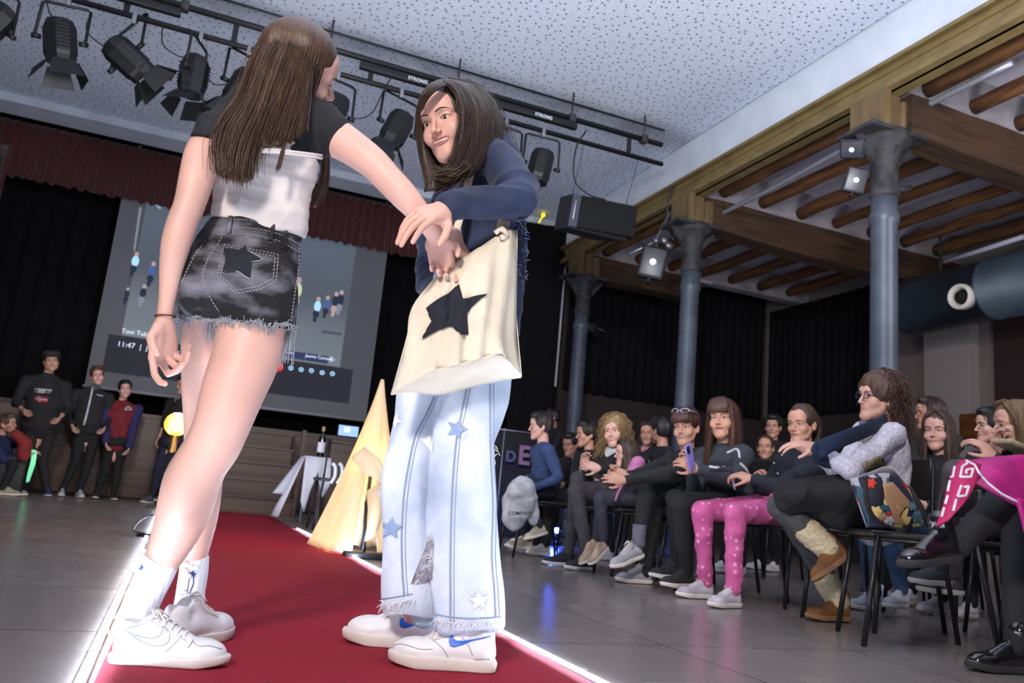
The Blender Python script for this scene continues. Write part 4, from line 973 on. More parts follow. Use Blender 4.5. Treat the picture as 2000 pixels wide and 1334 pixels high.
def ik(a, b, l1, l2, pole):
    a = np.asarray(a, float); b = np.asarray(b, float); d = b-a; L = np.linalg.norm(d); L_ = min(L, (l1+l2)*.999); u = d/L
    x = (l1*l1-l2*l2+L_*L_)/(2*L_); h = math.sqrt(max(l1*l1-x*x, 0)); p = np.asarray(pole, float); p = nrm(p-u*(p@u)); return a+u*x+p*h
# --------------------------------------------------------------- hair
def strands(mb, guides, n, r=.0016, jit=.008, thick=.01, seed=1, wav=0., wf=20., tail=.06, lo=0., seg=3, pts=10):
    """guides: list of polylines (same number of points); strands interpolate between neighbours"""
    g = np.random.default_rng(seed); G = np.array([catmull(x, 3) if len(x) > 2 else x for x in guides], float); m = G.shape[1]
    cen = G.mean(axis=(0, 1))
    for _ in range(n):
        u = g.uniform(0, len(G)-1.001); i = int(u); t = u-i; P = G[i]*(1-t)+G[i+1]*t; end = int(m*(1-g.uniform(0, tail))); st = int(m*g.uniform(0, lo)); P = P[st:max(end, st+3)]
        k = len(P); off = g.normal(size=3); off -= 0; ramp = np.linspace(.35, 1, k)[:, None]
        P = P+off*jit*ramp
        if wav:
            ph = g.uniform(0, 6, 2); s = np.linspace(0, 1, k); L = np.linalg.norm(np.diff(P, axis=0), axis=1).sum(); a, b = np.eye(3)[0], np.eye(3)[1]
            P = P+np.outer(np.sin(s*L*wf+ph[0])*wav*np.minimum(1, s*3), a)+np.outer(np.cos(s*L*wf+ph[0])*wav*np.minimum(1, s*3), b)
        mb.tube(P, np.linspace(r, r*.45, k), seg, 0, cap=False)
    return mb
def hairm(name, c, c2):
    return mat('hair_'+name, c, .38, c2=c2, scale=30, stretch=(6, 6, .4), spec=.5, bump=.35, bscale=90, contrast=.5)
def cap_hair(c, o, M, s, inflate=.010, front=.055, side=.5, k=.02):
    """hair cap clay around the skull, face cut out"""
    T = lambda x, y, z: o+M@(np.array([x, y, z], float)*s)
    c.ell(T(0, -.016, .040), (np.array([.073, .092, .080])+inflate)*s, M, .01)
    c.ell(T(0, -.050, -.010), (np.array([.066, .055, .075])+inflate*.6)*s, M, .03*s)
    return c
def cut_face(c, o, M, s, w_=.066, zc=-.045, h=.095, d=.075, y=.10, k=.012):
    T = lambda x, y_, z: o+M@(np.array([x, y_, z], float)*s)
    c.ell(T(0, y, zc), np.array([w_, d, h])*s, M, k*s, -1)
    return c
def flow_guides(o, M, s, length, n=15, a0=-2.75, a1=2.75, rad=.086, back=.102, part=0., down=(0, 0, -1), spread=.03, fall=.0, ztop=.117, lift=.012, npt=7, curve=0., shrink=0.):
    """hair falling from the parting over the sides and back; angle 0 = back of the head, +-2.7 = beside the face"""
    T = lambda x, y, z: o+M@(np.array([x, y, z], float)*s); G = []; dn = nrm(down)
    for i in range(n):
        a = a0+(a1-a0)*i/(n-1); sx = math.sin(a); cy = -math.cos(a)
        f = max(0, cy)                                # 1 beside the face
        X = rad*sx*(1-.12*f); Yy = back*cy*(.66 if cy > 0 else 1)-.008
        p0 = T(part+.012*np.sign(sx), (-.03 if cy < 0 else -.02+.085*f), ztop-.010*f)
        p1 = T(X*.62+part*.4, Yy*.66, ztop-.020-.012*f); p2 = T(X*.98, Yy*.98, .055); p3 = T(X*1.05, Yy*1.04, -.005); p4 = T(X*1.08, Yy*1.05, -.06)
        out = nrm(M@np.array([sx, cy*.6, 0])); q = [p0, p1, p2, p3, p4]; L = max(length-.10, .02); k = npt-4
        for j in range(1, k):
            t = j/(k-1); q.append(p4+dn*L*s*t+out*(spread*t+curve*math.sin(t*PI))*s-nrm(np.cross(dn, np.cross(out, dn)))*shrink*t*s)
        G.append(np.array(q))
    return G
def hair_obj(name, m, parent, guides=None, n=500, clay=None, vox=.005, r=.0016, jit=.006, sheet=True, seed=3, wav=0., wf=30., tail=.12, clay_wr=None, sheets=None, **kw):
    b = MB()
    if guides is not None:
        if sheet: b.sheet([catmull(g, 3) for g in guides], .012)
        strands(b, guides, n, r, jit, seed=seed, wav=wav, wf=wf, tail=tail, **kw)
    if clay is not None:
        V, F = clay.mesh(vox); V = fix_n(V, F)
        if clay_wr: V = wrinkle(V, F, clay_wr, 30, (1, 1, .25), seed)
        b.add(V, F.tolist())
    return b.build(name, m, parent)
# --------------------------------------------------------------- shoes
def shoe(parent, heel, toe, up=(0, 0, 1), L=.28, um=None, smt=None, lacem=None, name='shoe', hi=0., boot=None, swoosh=None, wid=1., sole_h=.026, vox=.004, cuff=None, laces=True, chunky=0.):
    """heel/toe = sole end points on the ground line"""
    heel = np.asarray(heel, float); toe = np.asarray(toe, float); f = nrm(toe-heel); L = np.linalg.norm(toe-heel); s = L/.28
    u = np.asarray(up, float); u = nrm(u-f*(f@u)); sd = np.cross(u, f); M = np.stack([f, sd, u], 1); T = lambda x, y, z: heel+M@(np.array([x, y, z])*s)
    b = MB(); prof = [(0, .020), (.008, .028), (.03, .033), (.09, .033), (.14, .038), (.19, .045), (.23, .042), (.262, .028), (.280, .006)]
    pr = catmull([(x, w_*wid) for x, w_ in prof], 4); outl = [(x, w_) for x, w_ in pr]+[(x, -w_) for x, w_ in pr[::-1]]
    rows = []; hh = sole_h+chunky
    for z, k in ((0, .96), (.004, 1.), (hh*.8, 1.02), (hh, .99)): rows.append([T(.14+(x-.14)*k, w_*k, z+(.010*max(0, x-.21)/.07 if z < .01 else .006*max(0, x-.2)/.08)) for x, w_ in outl])
    n = len(outl); V = np.array(rows).reshape(-1, 3); F = [tuple(range(n))[::-1], tuple(range(3*n, 4*n))]+[(i*n+j, i*n+(j+1) % n, (i+1)*n+(j+1) % n, (i+1)*n+j) for i in range(3) for j in range(n)]
    b.add(V, F)
    r = empty(name, heel); r.parent = parent; p = parent; off = Vector((0, 0, 0))
    while p is not None: off += p.location; p = p.parent
    r.location = Vector(heel)-off
    c = Clay(); h0 = hh
    E = lambda x, y, z, q, k=.015, op=1: c.ell(T(x, y, z), np.array(q)*s, M, k*s, op)
    c.chain([T(.036, 0, h0+.016), T(.036, 0, h0+.056+hi)], np.array([.033, .029])*s, .01*s)
    c.chain([T(.04, 0, h0+.012), T(.10, 0, h0+.020), T(.155, 0, h0+.012)], np.array([.034, .035, .036])*s*min(wid, 1.1), .012*s)
    E(.205, 0, h0+.006, (.066, .044*wid, .036)); c.chain([T(.070, 0, h0+.074+hi*.6), T(.11, 0, h0+.056), T(.165, 0, h0+.030)], np.array([.022, .024, .022])*s, .014*s)
    if boot: c.chain([T(.04, 0, h0+.05), T(.045, 0, h0+boot)], np.array([.038, .042])*s, .02*s)
    else: E(.046, 0, h0+.090+hi, (.030, .021, .028), .006, -1)
    E(.14, 0, -.060, (.4, .2, .062), .001, -1)
    up_ = clay_obj('upper', c, um, r, vox, smooth=1)
    so = b.build('sole', smt, r)
    if laces and not boot:
        bz_ = bvh_of([up_]); l = MB()
        def on(x, y, o=.0022):
            g = bz_.ray_cast(Vector(T(x, y, .25)), Vector(-M[:, 2])); return T(x, y, h0+.05) if g[0] is None else np.array(g[0])+M[:, 2]*o*s
        for k in range(6):
            x = .086+k*.0165; y = .019+.001*k
            l.tube([on(x-.005+.012*(j/8), y*(-1+j/4)) for j in range(9)], [(.0042*s, .0019*s)]*9, 6, flat=M[:, 0])
        for q in (-1, 1): l.tube([on(.082+.018*j, q*(.021+.0012*j), .001) for j in range(6)], [(.0030*s, .0016*s)]*6, 6, flat=M[:, 1])
        kp = on(.082, 0, .004)
        for q in (-1, 1): l.tube(catmull([kp, kp+M@np.array([-.002, q*.018, .008])*s, kp+M@np.array([.012, q*.034, -.006])*s, kp+M@np.array([.016, q*.020, -.004])*s, kp], 4), .0022*s, 5).tube(catmull([kp, kp+M@np.array([.012, q*.012, .004])*s, kp+M@np.array([.034, q*.026, -.016])*s], 4), .0021*s, 5)
        l.build('laces', lacem or smt, r)
    return r, up_, T
# ================================================================== girl in denim shorts (back to the camera)
def pp(x, y, Y): return at(x, y, Y)
def rad(x, y, Y, hw): return hw*mpp(at(x, y, Y))
def rowchain(c, rows, k=.02, fl=None, cat=0):
    """rows (px, py, Y, half width px)"""
    P = np.array([pp(a, b, Y) for a, b, Y, h in rows]); R = np.array([rad(a, b, Y, h) for a, b, Y, h in rows])
    if cat: Q = catmull(np.hstack([P, R[:, None]]), cat); P, R = Q[:, :3], Q[:, 3]
    c.chain(P, R, k, fl); return P
VF = lambda p: nrm(CC-np.asarray(p))
sk1 = skin((.86, .68, .62), 'fair'); sk2 = skin((.84, .65, .58), 'warm')
g1 = empty('person', at(330, 1290, 2.10), 'girl with long brown hair in dark denim shorts and white sneakers, seen from behind', 'person')
c = Clay()
# near leg (right in the picture, foot left)
near = [(500, 560, 2.02, 66), (494, 640, 2.02, 66), (480, 700, 2.01, 64), (457, 760, 2.00, 60), (437, 820, 1.99, 54), (417, 868, 2.0, 52), (393, 905, 2.01, 51), (376, 940, 2.03, 54), (363, 985, 2.04, 52), (345, 1035, 2.06, 45), (324, 1080, 2.07, 37), (306, 1120, 2.08, 31), (287, 1170, 2.09, 28), (272, 1215, 2.09, 27)]
rowchain(c, near, .02, cat=3)
far = [(408, 560, 2.16, 52), (408, 640, 2.18, 52), (406, 700, 2.20, 49), (403, 760, 2.24, 45), (402, 820, 2.28, 41), (400, 870, 2.31, 38), (398, 910, 2.34, 37), (395, 960, 2.36, 36), (391, 1010, 2.38, 33), (384, 1060, 2.40, 27), (378, 1100, 2.41, 23), (374, 1160, 2.42, 22), (372, 1195, 2.42, 22)]
rowchain(c, far, .004, cat=3)
# knee pit and calf shaping
c.ell(pp(360, 968, 1.985), (.030, .025, .06), None, .03)
# trunk, kept inside the clothes
rowchain(c, [(455, 560, 2.08, 70), (500, 480, 2.08, 58), (520, 400, 2.08, 70), (522, 310, 2.08, 78), (520, 250, 2.06, 60)], .03, (VF(pp(500, 400, 2.1)), .6))
# left arm (hangs at the left)
LA = [(412, 262, 2.02, 24), (397, 300, 2.0, 34), (385, 345, 1.98, 33), (370, 400, 1.97, 29), (356, 435, 1.97, 28.5), (344, 475, 1.97, 27.5), (335, 520, 1.97, 22.5), (328, 570, 1.97, 16.5), (322, 612, 1.97, 14.5), (320, 640, 1.97, 15)]
rowchain(c, LA, .015, cat=3)
w1 = pp(321, 628, 1.97); hf = nrm(pp(320, 700, 1.97)-w1)
hand(c, w1, hf, nrm(CR*.9-CF*.5), -1, s=.98, fc=[(.25, .55, .5), (.7, 1.0, .5), (.95, 1.05, .5), (1.1, 1.05, .5)], spread=.02, tcurl=.35)
# right arm reaching into the bag
RA = [(628, 250, 2.05, 42), (655, 268, 2.03, 38), (690, 290, 2.0, 34), (728, 318, 1.97, 31), (756, 347, 1.95, 29), (785, 378, 1.93, 28), (812, 408, 1.92, 24), (835, 436, 1.92, 20), (852, 462, 1.93, 17.5)]
rowchain(c, RA, .015, cat=3)
w2 = pp(852, 458, 1.93); hand(c, w2, nrm(pp(862, 510, 1.93)-w2), nrm(-CF*.95+CU*.1), 1, s=.90, fc=[(.35, .5, .4), (.55, .75, .5), (.6, .85, .5), (.6, .9, .5)], spread=.05, tcurl=.5)
# head
hd1 = pp(584, 139, 2.06); M1 = axes(hd1, (.90, -.30, -.25), (.22, .97, .12)); S1 = 1.0
ex = make_head(hd1, M1, S1, smile=.75, neck=[pp(556, 200, 2.08), pp(540, 240, 2.08)], eyes=.15, look=(0, -.8), vox=.002)
clay_obj('body', c, slots(sk1, (.16, .10, .07)), g1, .0040, smooth=1, extra=ex)
# ---- clothes
wtm = mat('white_cotton_top', (.86, .83, .82), .8, c2=(.80, .77, .76), scale=12, bump=.25, bscale=25, sheen=.05)
bkt = mat('black_cotton', (.075, .085, .11), .85, c2=(.055, .06, .08), scale=15, bump=.2, bscale=60)
vd = VF(pp(515, 350, 2.06))
c = Clay(); rowchain(c, [(521, 296, 2.07, 96), (520, 316, 2.07, 99), (516, 350, 2.07, 96), (512, 385, 2.07, 92), (509, 415, 2.07, 90), (507, 440, 2.07, 92)], .01, (vd, .62), cat=3)
# square off neckline and hem
hm = nrm(pp(600, 455, 2.07)-pp(415, 424, 2.07))
c.ell(pp(500, 600, 2.07), (.5, .5, rad(500, 600, 2.07, 152)), frame_from(np.cross(hm, CF), CR)[:, [0, 1, 2]], .002, -1)
white = clay_obj('white_top', c, wtm, g1, .004, wr=(.0045, 14, (1, 1, 2.2)), seed=4)
c = Clay()
rowchain(c, [(523, 296, 2.07, 101), (522, 262, 2.06, 100), (521, 236, 2.06, 84), (522, 214, 2.06, 60)], .02, (vd, .62))
rowchain(c, [(450, 240, 2.05, 34), (418, 252, 2.02, 35), (400, 283, 2.0, 31)], .03); rowchain(c, [(590, 232, 2.06, 42), (628, 245, 2.05, 46), (648, 262, 2.03, 42)], .03)
c.ell(pp(524, 400, 2.07), (.5, .5, rad(520, 400, 2.07, 103)), frame_from(nrm(np.cross(hm, CF)), CR), .002, -1)
rowchain(c, [(520, 160, 2.04, 46)], .02)
c.p[-1] = c.p[-1][:5]+(-1,)
clay_obj('black_shrug', c, bkt, g1, .004, wr=(.003, 16, (1, 1, 1)), seed=2)
b = MB()
for dy in (0, 5): b.tube(catmull([pp(x, y+dy, Y-.0) for x, y, Y in ((421, 298, 1.965), (470, 296, 1.94), (520, 292, 1.925), (575, 297, 1.93), (615, 302, 1.96), (628, 304, 2.0))], 5), .004, 6)
b.build('top_trim', wtm, g1)
dn = mat('washed_black_denim', (.06, .058, .07), .85, c2=(.52, .52, .56), scale=9, bump=.6, bscale=160, detail=10, contrast=.26, bias=.08, stretch=(1, 1, 1.8))
dnl = mat('denim_stitch', (.62, .60, .63), .8); fray = mat('denim_fray', (.62, .63, .66), .9)
c = Clay(); sv = VF(pp(470, 540, 2.1))
rowchain(c, [(519, 436, 2.08, 73), (505, 462, 2.08, 80), (484, 500, 2.08, 97), (473, 535, 2.08, 104), (464, 565, 2.09, 106)], .015, (sv, .68), cat=3)
c.ell(pp(420, 556, 2.02), (.092, .085, .092), None, .035); c.ell(pp(508, 562, 1.995), (.088, .082, .090), None, .04)
rowchain(c, [(502, 585, 2.02, 76), (500, 645, 2.02, 74)], .02); rowchain(c, [(402, 585, 2.14, 66), (392, 640, 2.15, 62)], .02)
# hem cuts: near leg hem about y 628, far leg about 622, underside follows the thigh
hp_ = nrm(np.cross(nrm(pp(575, 642, 2.02)-pp(430, 620, 2.02)), CF))
c.ell(pp(480, 900, 2.05), (.6, .6, rad(480, 900, 2.05, 270)), frame_from(hp_, CR), .002, -1)
shorts = clay_obj('denim_shorts', c, dn, g1, .004, wr=(.0035, 20, (1, 1, 1)), seed=9)
bv = bvh_of([shorts]); b = MB()
def stitch(pts, r=.0013, lin=False, step=7):
    Q = np.array(pts, float) if lin else catmull(np.array(pts, float), 10); L = np.r_[0, np.cumsum(np.linalg.norm(np.diff(Q, axis=0), axis=1))]; t = 0
    while t < L[-1]:
        a = [np.interp(t+q, L, Q[:, 0]) for q in (0, step*.6)]; d = [np.interp(t+q, L, Q[:, 1]) for q in (0, step*.6)]
        P = [hit(bv, a[i], d[i], .0015) for i in (0, 1)]; t += step
        if P[0] is None or P[1] is None or np.linalg.norm(P[0]-P[1]) > .05: continue
        b.tube(P, r, 4)
pk = [(438, 478), (543, 498), (539, 548), (508, 565), (462, 573), (424, 541)]
stitch(pk+[pk[0]], lin=True); pk2 = [(443, 483), (537, 502), (533, 545), (505, 559), (464, 567), (430, 539)]; stitch(pk2+[pk2[0]], lin=True)
stitch([(452, 428), (500, 432), (545, 442), (588, 458)], step=5); stitch([(440, 446), (490, 446), (540, 456), (586, 478)], step=5); stitch([(425, 460), (480, 458), (540, 470), (583, 492)])
stitch([(450, 425), (430, 470), (405, 510), (396, 545), (410, 580), (428, 608)]); stitch([(402, 470), (378, 505), (350, 565), (338, 600)]); stitch([(585, 470), (582, 520), (574, 580), (567, 630)])
b.build('stitching', dnl, shorts)['kind'] = 'stuff'
decal(bv, [(436, 486), (468, 489), (480, 481), (484, 492), (509, 507), (492, 513), (489, 543), (466, 530), (434, 532), (440, 512)], mat('navy_denim_star', (.065, .085, .14), .85, c2=(.05, .06, .1), scale=30, bump=.3, bscale=100), 'star_patch', shorts, cuts=3)
b = MB(); decal_line(bv, [(434, 533), (450, 529), (466, 532), (478, 540), (489, 545)], .0013, fray, '', shorts, mb=b, off=.003); decal_line(bv, [(490, 513), (512, 508), (486, 492)], .0012, fray, '', shorts, mb=b, off=.003)
b.build('patch_threads', fray, shorts)
for (x, y) in ((452, 424), (533, 436), (556, 452)):
    q0, q1 = hit(bv, x, y, .004), hit(bv, x-6, y+34, .004)
    if q0 is not None and q1 is not None: MB().tube([q0, q1], [(.006, .003)]*2, 6, flat=CR).build('belt_loop', dn, shorts)
# frayed hem: loops of white thread round both legs
b = MB(); g_ = np.random.default_rng(5)
for k in range(330):
    if k < 210: x = 325+245*g_.random(); base = 622+(x-325)*.085+5*math.sin(x*.11)
    else: x = 330+240*g_.random(); base = 620+(x-325)*.085
    if x < 345: base += 6
    q = hit(bv, x, base-7, .002)
    if q is None: continue
    ln = g_.uniform(.004, .014); dx = g_.normal(size=3)*.0032
    b.tube(catmull([q, q+np.array([0, 0, -ln*.5])+dx, q+np.array([0, 0, -ln])+dx*1.6, q+np.array([0, 0, -ln*.7])+dx*2.4], 2), .0011, 3, cap=False)
for (x, y, dl) in ((415, 626, .05), (422, 634, .055), (409, 630, .04), (568, 640, .06), (571, 644, .10), (560, 640, .03), (325, 628, .03), (335, 640, .02)):
    for _ in range(14):
        q = pp(x+g_.normal()*4, y, 1.99 if x > 430 else 2.03); dx = g_.normal(size=3)*.008
        b.tube(catmull([q, q+np.array([0, 0, -dl*.5])+dx, q+np.array([0, 0, -dl*g_.uniform(.6, 1)])+dx*1.5], 3), .0012, 3, cap=False)
b.build('frayed_hem', fray, shorts)['kind'] = 'stuff'
# bracelet
b = MB(); b.tube([w1+np.array([0, 0, .012])+.0225*(CR*math.cos(t)+nrm(np.cross(CR, hf))*math.sin(t)) for t in np.linspace(0, 2*PI, 20, endpoint=False)], .0016, 5, closed=True); b.build('thread_bracelet', mat('dark_red_thread', (.25, .05, .06), .8), g1)
# ---- hair: long, straight, down the back
h1 = hairm('girl_one', (.20, .135, .10), (.38, .27, .19))
gd = []
def GP(*pts): gd.append(np.array([pp(*p) for p in pts]))
# ordered from left outer edge to the right (front) side
GP((545, 62, 2.05), (500, 100, 2.02), (474, 165, 2.0), (455, 205, 1.98), (430, 240, 1.95), (420, 280, 1.93), (424, 320, 1.92), (430, 340, 1.92))
GP((552, 58, 2.03), (515, 95, 1.99), (492, 165, 1.97), (473, 215, 1.95), (450, 255, 1.93), (440, 295, 1.92), (440, 330, 1.915), (445, 350, 1.915))
GP((560, 56, 2.01), (535, 95, 1.96), (512, 165, 1.95), (494, 220, 1.94), (474, 262, 1.925), (462, 300, 1.915), (458, 335, 1.91), (460, 354, 1.91))
GP((568, 58, 2.0), (556, 95, 1.95), (530, 165, 1.94), (512, 220, 1.935), (494, 265, 1.925), (482, 303, 1.915), (476, 335, 1.91), (476, 357, 1.91))
GP((576, 60, 2.0), (574, 95, 1.955), (550, 160, 1.945), (530, 215, 1.94), (512, 258, 1.93), (498, 295, 1.92), (492, 325, 1.915), (490, 350, 1.91))
ga = list(gd)
gd = []
GP((576, 60, 2.0), (580, 90, 1.96), (566, 145, 1.95), (548, 190, 1.945), (532, 228, 1.935), (522, 258, 1.925), (514, 275, 1.92), (512, 285, 1.915))
GP((584, 60, 2.0), (588, 88, 1.965), (584, 140, 1.955), (572, 185, 1.95), (562, 220, 1.945), (552, 250, 1.935), (546, 268, 1.93), (544, 285, 1.925))
GP((590, 62, 2.0), (597, 88, 1.98), (598, 130, 1.97), (592, 175, 1.96), (586, 212, 1.955), (578, 240, 1.95), (570, 262, 1.94), (566, 276, 1.935))
gb = list(gd); gd = []
GP((604, 92, 1.985), (607, 120, 1.98), (608, 150, 1.98), (605, 180, 1.98), (603, 205, 1.98), (600, 230, 1.975), (598, 250, 1.97), (596, 262, 1.97))
GP((604, 100, 1.985), (604, 125, 1.97), (600, 150, 1.965), (595, 180, 1.96), (590, 205, 1.955), (584, 235, 1.95), (578, 255, 1.945), (574, 272, 1.94))
gc = list(gd); gd = []
GP((560, 60, 2.02), (585, 58, 2.0), (605, 66, 1.99), (622, 76, 1.99), (636, 88, 1.99), (641, 94, 2.0), (642, 97, 2.0), (642, 99, 2.01))
GP((560, 62, 2.0), (580, 66, 1.985), (598, 76, 1.975), (610, 88, 1.97), (614, 100, 1.972), (612, 112, 1.975), (607, 124, 1.978), (603, 134, 1.98))
gt = list(gd)
cl = cap_hair(Clay(), hd1, M1, S1, .012); cut_face(cl, hd1, M1, S1, .085, -.045, .102, .092, .108)
cl.ell(hd1+M1@np.array([-.062, .062, -.045]), (.055, .066, .088), M1, .008, -1)
b = MB(); V, F = cl.mesh(.004); V = fix_n(V, F); b.add(V, F.tolist())
for G_ in (ga, gb):
    for g in G_: g[0] += CF*.012
strands(b, flow_guides(hd1, M1, S1, .16, 15, -2.3, 1.9, .087, .104, ztop=.121), 620, .0013, .0045, seed=91, tail=.3)
for G_, n_ in ((ga, 900), (gb, 420), (gt, 260)):
    b.sheet([catmull(g, 3) for g in G_], .008); strands(b, G_, n_, .0014, .0075, seed=n_, tail=.10)
strands(b, gc, 120, .0013, .004, seed=8, tail=.15); strands(b, ga+gb, 260, .0010, .014, seed=21, tail=.04)
# wisps: thin lock over the white top and the front length seen beside the waist
gd = []; GP((556, 240, 1.95), (552, 275, 1.93), (548, 300, 1.92), (543, 320, 1.915), (538, 336, 1.915)); GP((560, 240, 1.95), (557, 275, 1.93), (553, 300, 1.92), (547, 320, 1.915), (540, 338, 1.915)); strands(b, gd, 40, .0010, .003, seed=4)
gd = []; GP((628, 260, 2.22), (630, 300, 2.22), (628, 350, 2.22), (618, 385, 2.21), (612, 404, 2.2)); GP((634, 262, 2.22), (640, 300, 2.22), (640, 350, 2.22), (630, 385, 2.21), (618, 400, 2.2)); b.sheet([catmull(g, 3) for g in gd], .012); strands(b, gd, 160, .0011, .006, seed=5, tail=.2)
b.build('long_hair', h1, g1)
# ear showing through the hair
ec = pp(601, 118, 1.972)
# ---- socks and shoes
sockm = mat('white_ribbed_sock', (.93, .94, .97), .85, bump=.6, bscale=40, stretch=(3, 3, .05))
lea = mat('white_leather', (.90, .90, .91), .42, c2=(.84, .84, .86), scale=10, bump=.06); leag = mat('off_white_rubber', (.86, .84, .82), .5, c2=(.80, .77, .74), scale=9)
c = Clay(); rowchain(c, [(316, 1086, 2.07, 37.5), (303, 1120, 2.08, 36), (286, 1160, 2.09, 33), (272, 1200, 2.09, 31), (264, 1230, 2.09, 31)], .01, cat=3)
c.ell(pp(322, 1060, 2.07), (.2, .2, rad(322, 1060, 2.07, 26)), frame_from(nrm(np.cross(nrm(pp(352, 1102, 2.07)-pp(278, 1076, 2.07)), CF)), CR), .001, -1)
s1 = clay_obj('sock', c, sockm, g1, .004)
c = Clay(); rowchain(c, [(381, 1088, 2.41, 26), (378, 1120, 2.42, 27), (372, 1160, 2.42, 27), (368, 1200, 2.42, 30)], .01, cat=3)
c.ell(pp(382, 1068, 2.41), (.2, .2, rad(382, 1068, 2.41, 19)), frame_from(nrm(np.cross(nrm(pp(404, 1083, 2.41)-pp(355, 1090, 2.41)), CF)), CR), .001, -1)
s2 = clay_obj('sock', c, sockm, g1, .004)
bs = bvh_of([s1, s2]); bl_ = mat('blue_embroidery', (.14, .30, .68), .7)
def starpx(cx, cy, r, rot=0): return [(cx+r*(1 if i % 2 == 0 else .45)*math.sin(rot+PI*i/5), cy-r*(1 if i % 2 == 0 else .45)*math.cos(rot+PI*i/5)) for i in range(10)]
decal(bs, starpx(276, 1108, 7.5, .2), bl_, 'star_embroidery', s1, cuts=1); decal(bs, starpx(376, 1121, 8.5, .2), mat('navy_embroidery', (.12, .20, .45), .7), 'star_embroidery', s2, cuts=1)
b = MB()
for x, y in ((278, 1080), (276, 1088), (274, 1096), (272, 1104), (268, 1112), (357, 1096), (363, 1102), (372, 1106), (380, 1108), (360, 1114), (367, 1124)):
    q = hit(bs, x+2, y, .003)
    if q is not None: b.ell(q, (.010, .008, .007), seg=8, rings=5)
b.build('lace_ruffle', sockm, s1)
nv = mat('navy_thread', (.10, .12, .35), .7); b = MB(); decal_line(bs, [(371, 1127), (368, 1143), (366, 1158), (364, 1170)], .0014, nv, '', s2, mb=b, off=.004); decal_line(bs, [(377, 1127), (377, 1140), (370, 1158), (364, 1175), (362, 1190)], .0014, nv, '', s2, mb=b, off=.004); b.build('hanging_threads', nv, s2)
hz = atz(214, 1292, .010); tz = atz(446, 1303, .010); 
sh1, up1, T1 = shoe(g1, hz, hz+nrm(tz-hz)*np.linalg.norm(tz-hz), L=.3, um=lea, smt=leag, vox=.0035)
hz2 = atz(352, 1253, .010); tz2 = atz(445, 1240, .010); d2 = nrm((tz2-hz2)*np.array([1, 1, 0])+np.array([.0, .06, 0])); hz2 = tz2-d2*.275
sh2, up2, T2 = shoe(g1, hz2, tz2, L=.3, um=lea, smt=leag, vox=.0035)
seam = mat('shoe_seam_grey', (.55, .56, .60), .7)
for up_, sh_, sc_ in ((up1, sh1, 1),):
    bq_ = bvh_of([up1]); b = MB()
    sw = [(240, 1228), (262, 1240), (290, 1247), (308, 1244), (316, 1236), (317, 1224), (324, 1228), (331, 1240), (328, 1255), (316, 1261), (300, 1261), (270, 1250)]
    decal_line(bq_, sw+[sw[0]], .0011, seam, '', sh_, mb=b, off=.0008)
    for ln in ([(355, 1241), (340, 1258), (325, 1272)], [(377, 1250), (370, 1262), (366, 1266)], [(375, 1252), (388, 1262), (410, 1262), (432, 1268)], [(213, 1218), (240, 1228), (270, 1222), (300, 1210), (325, 1196)]): decal_line(bq_, ln, .0011, seam, '', sh_, mb=b, off=.0008)
    b.build('seam_lines', seam, sh_)
# heel pull loop
ql = T1(0.006, 0, .085); MB().tube([ql+np.array([-.012, 0, 0])+.5*(CR*.022*math.cos(t)+CU*.046*math.sin(t)) for t in np.linspace(0, 2*PI, 16, endpoint=False)], .0028, 6, closed=True).build('pull_tab', lea, sh1)
# ================================================================== girl in the blue jacket with the tote bag
g2 = empty('person', at(870, 1300, 1.98), 'smiling dark-haired girl in blue jacket and ripped pale jeans holding the tote bag', 'person')
YB = 2.06
c = Clay()
rowchain(c, [(915, 650, 2.13, 46), (940, 500, 2.15, 46), (950, 380, 2.15, 42), (930, 320, 2.14, 36)], .03, (VF(pp(930, 450, 2.1)), .6))
rowchain(c, [(905, 640, 2.08, 42), (912, 900, 2.05, 38), (912, 1100, 2.02, 30), (915, 1225, 2.02, 25)], .01); rowchain(c, [(870, 640, 2.16, 36), (838, 790, 2.17, 36), (810, 900, 2.16, 34), (802, 1100, 2.13, 26), (810, 1195, 2.12, 24)], .01)
# right hand (moving hand in front): reaches left from the near sleeve
wA = pp(868, 408, 1.86); fA = nrm(pp(800, 433, 1.80)-wA)
rowchain(c, [(930, 395, 1.87, 18), (890, 400, 1.86, 18), (868, 408, 1.86, 18)], .01)
hand(c, wA, fA, nrm(-CU*.75+CF*.65), -1, s=1.02, fc=[(.15, .30, .2), (.25, .35, .25), (.35, .4, .3), (.45, .45, .3)], spread=.09, tcurl=.3)
# far hand holding the bag edge
wB = pp(884, 462, 2.0); rowchain(c, [(850, 480, 2.12, 20), (868, 455, 2.05, 19), (884, 462, 2.0, 18)], .01)
hand(c, wB, nrm(pp(898, 492, 1.97)-wB), nrm(CR*-.6-CU*.3+CF*.5), 1, s=.9, fc=[(.6, .7, .5)]*4, spread=.05)
hd2 = pp(878, 241, 2.08); M2 = axes(hd2, (-.50, .10, .84), (-.40, .92, 0)); S2 = .97
ex = make_head(hd2, M2, S2, smile=1.1, neck=[pp(915, 300, 2.12), pp(930, 340, 2.14)], eyes=.62, look=(.05, -.30), vox=.0019, nose=.86, jaw=.97, brow=.8)
clay_obj('body', c, slots(sk2, (.13, .09, .07)), g2, .0036, extra=ex)
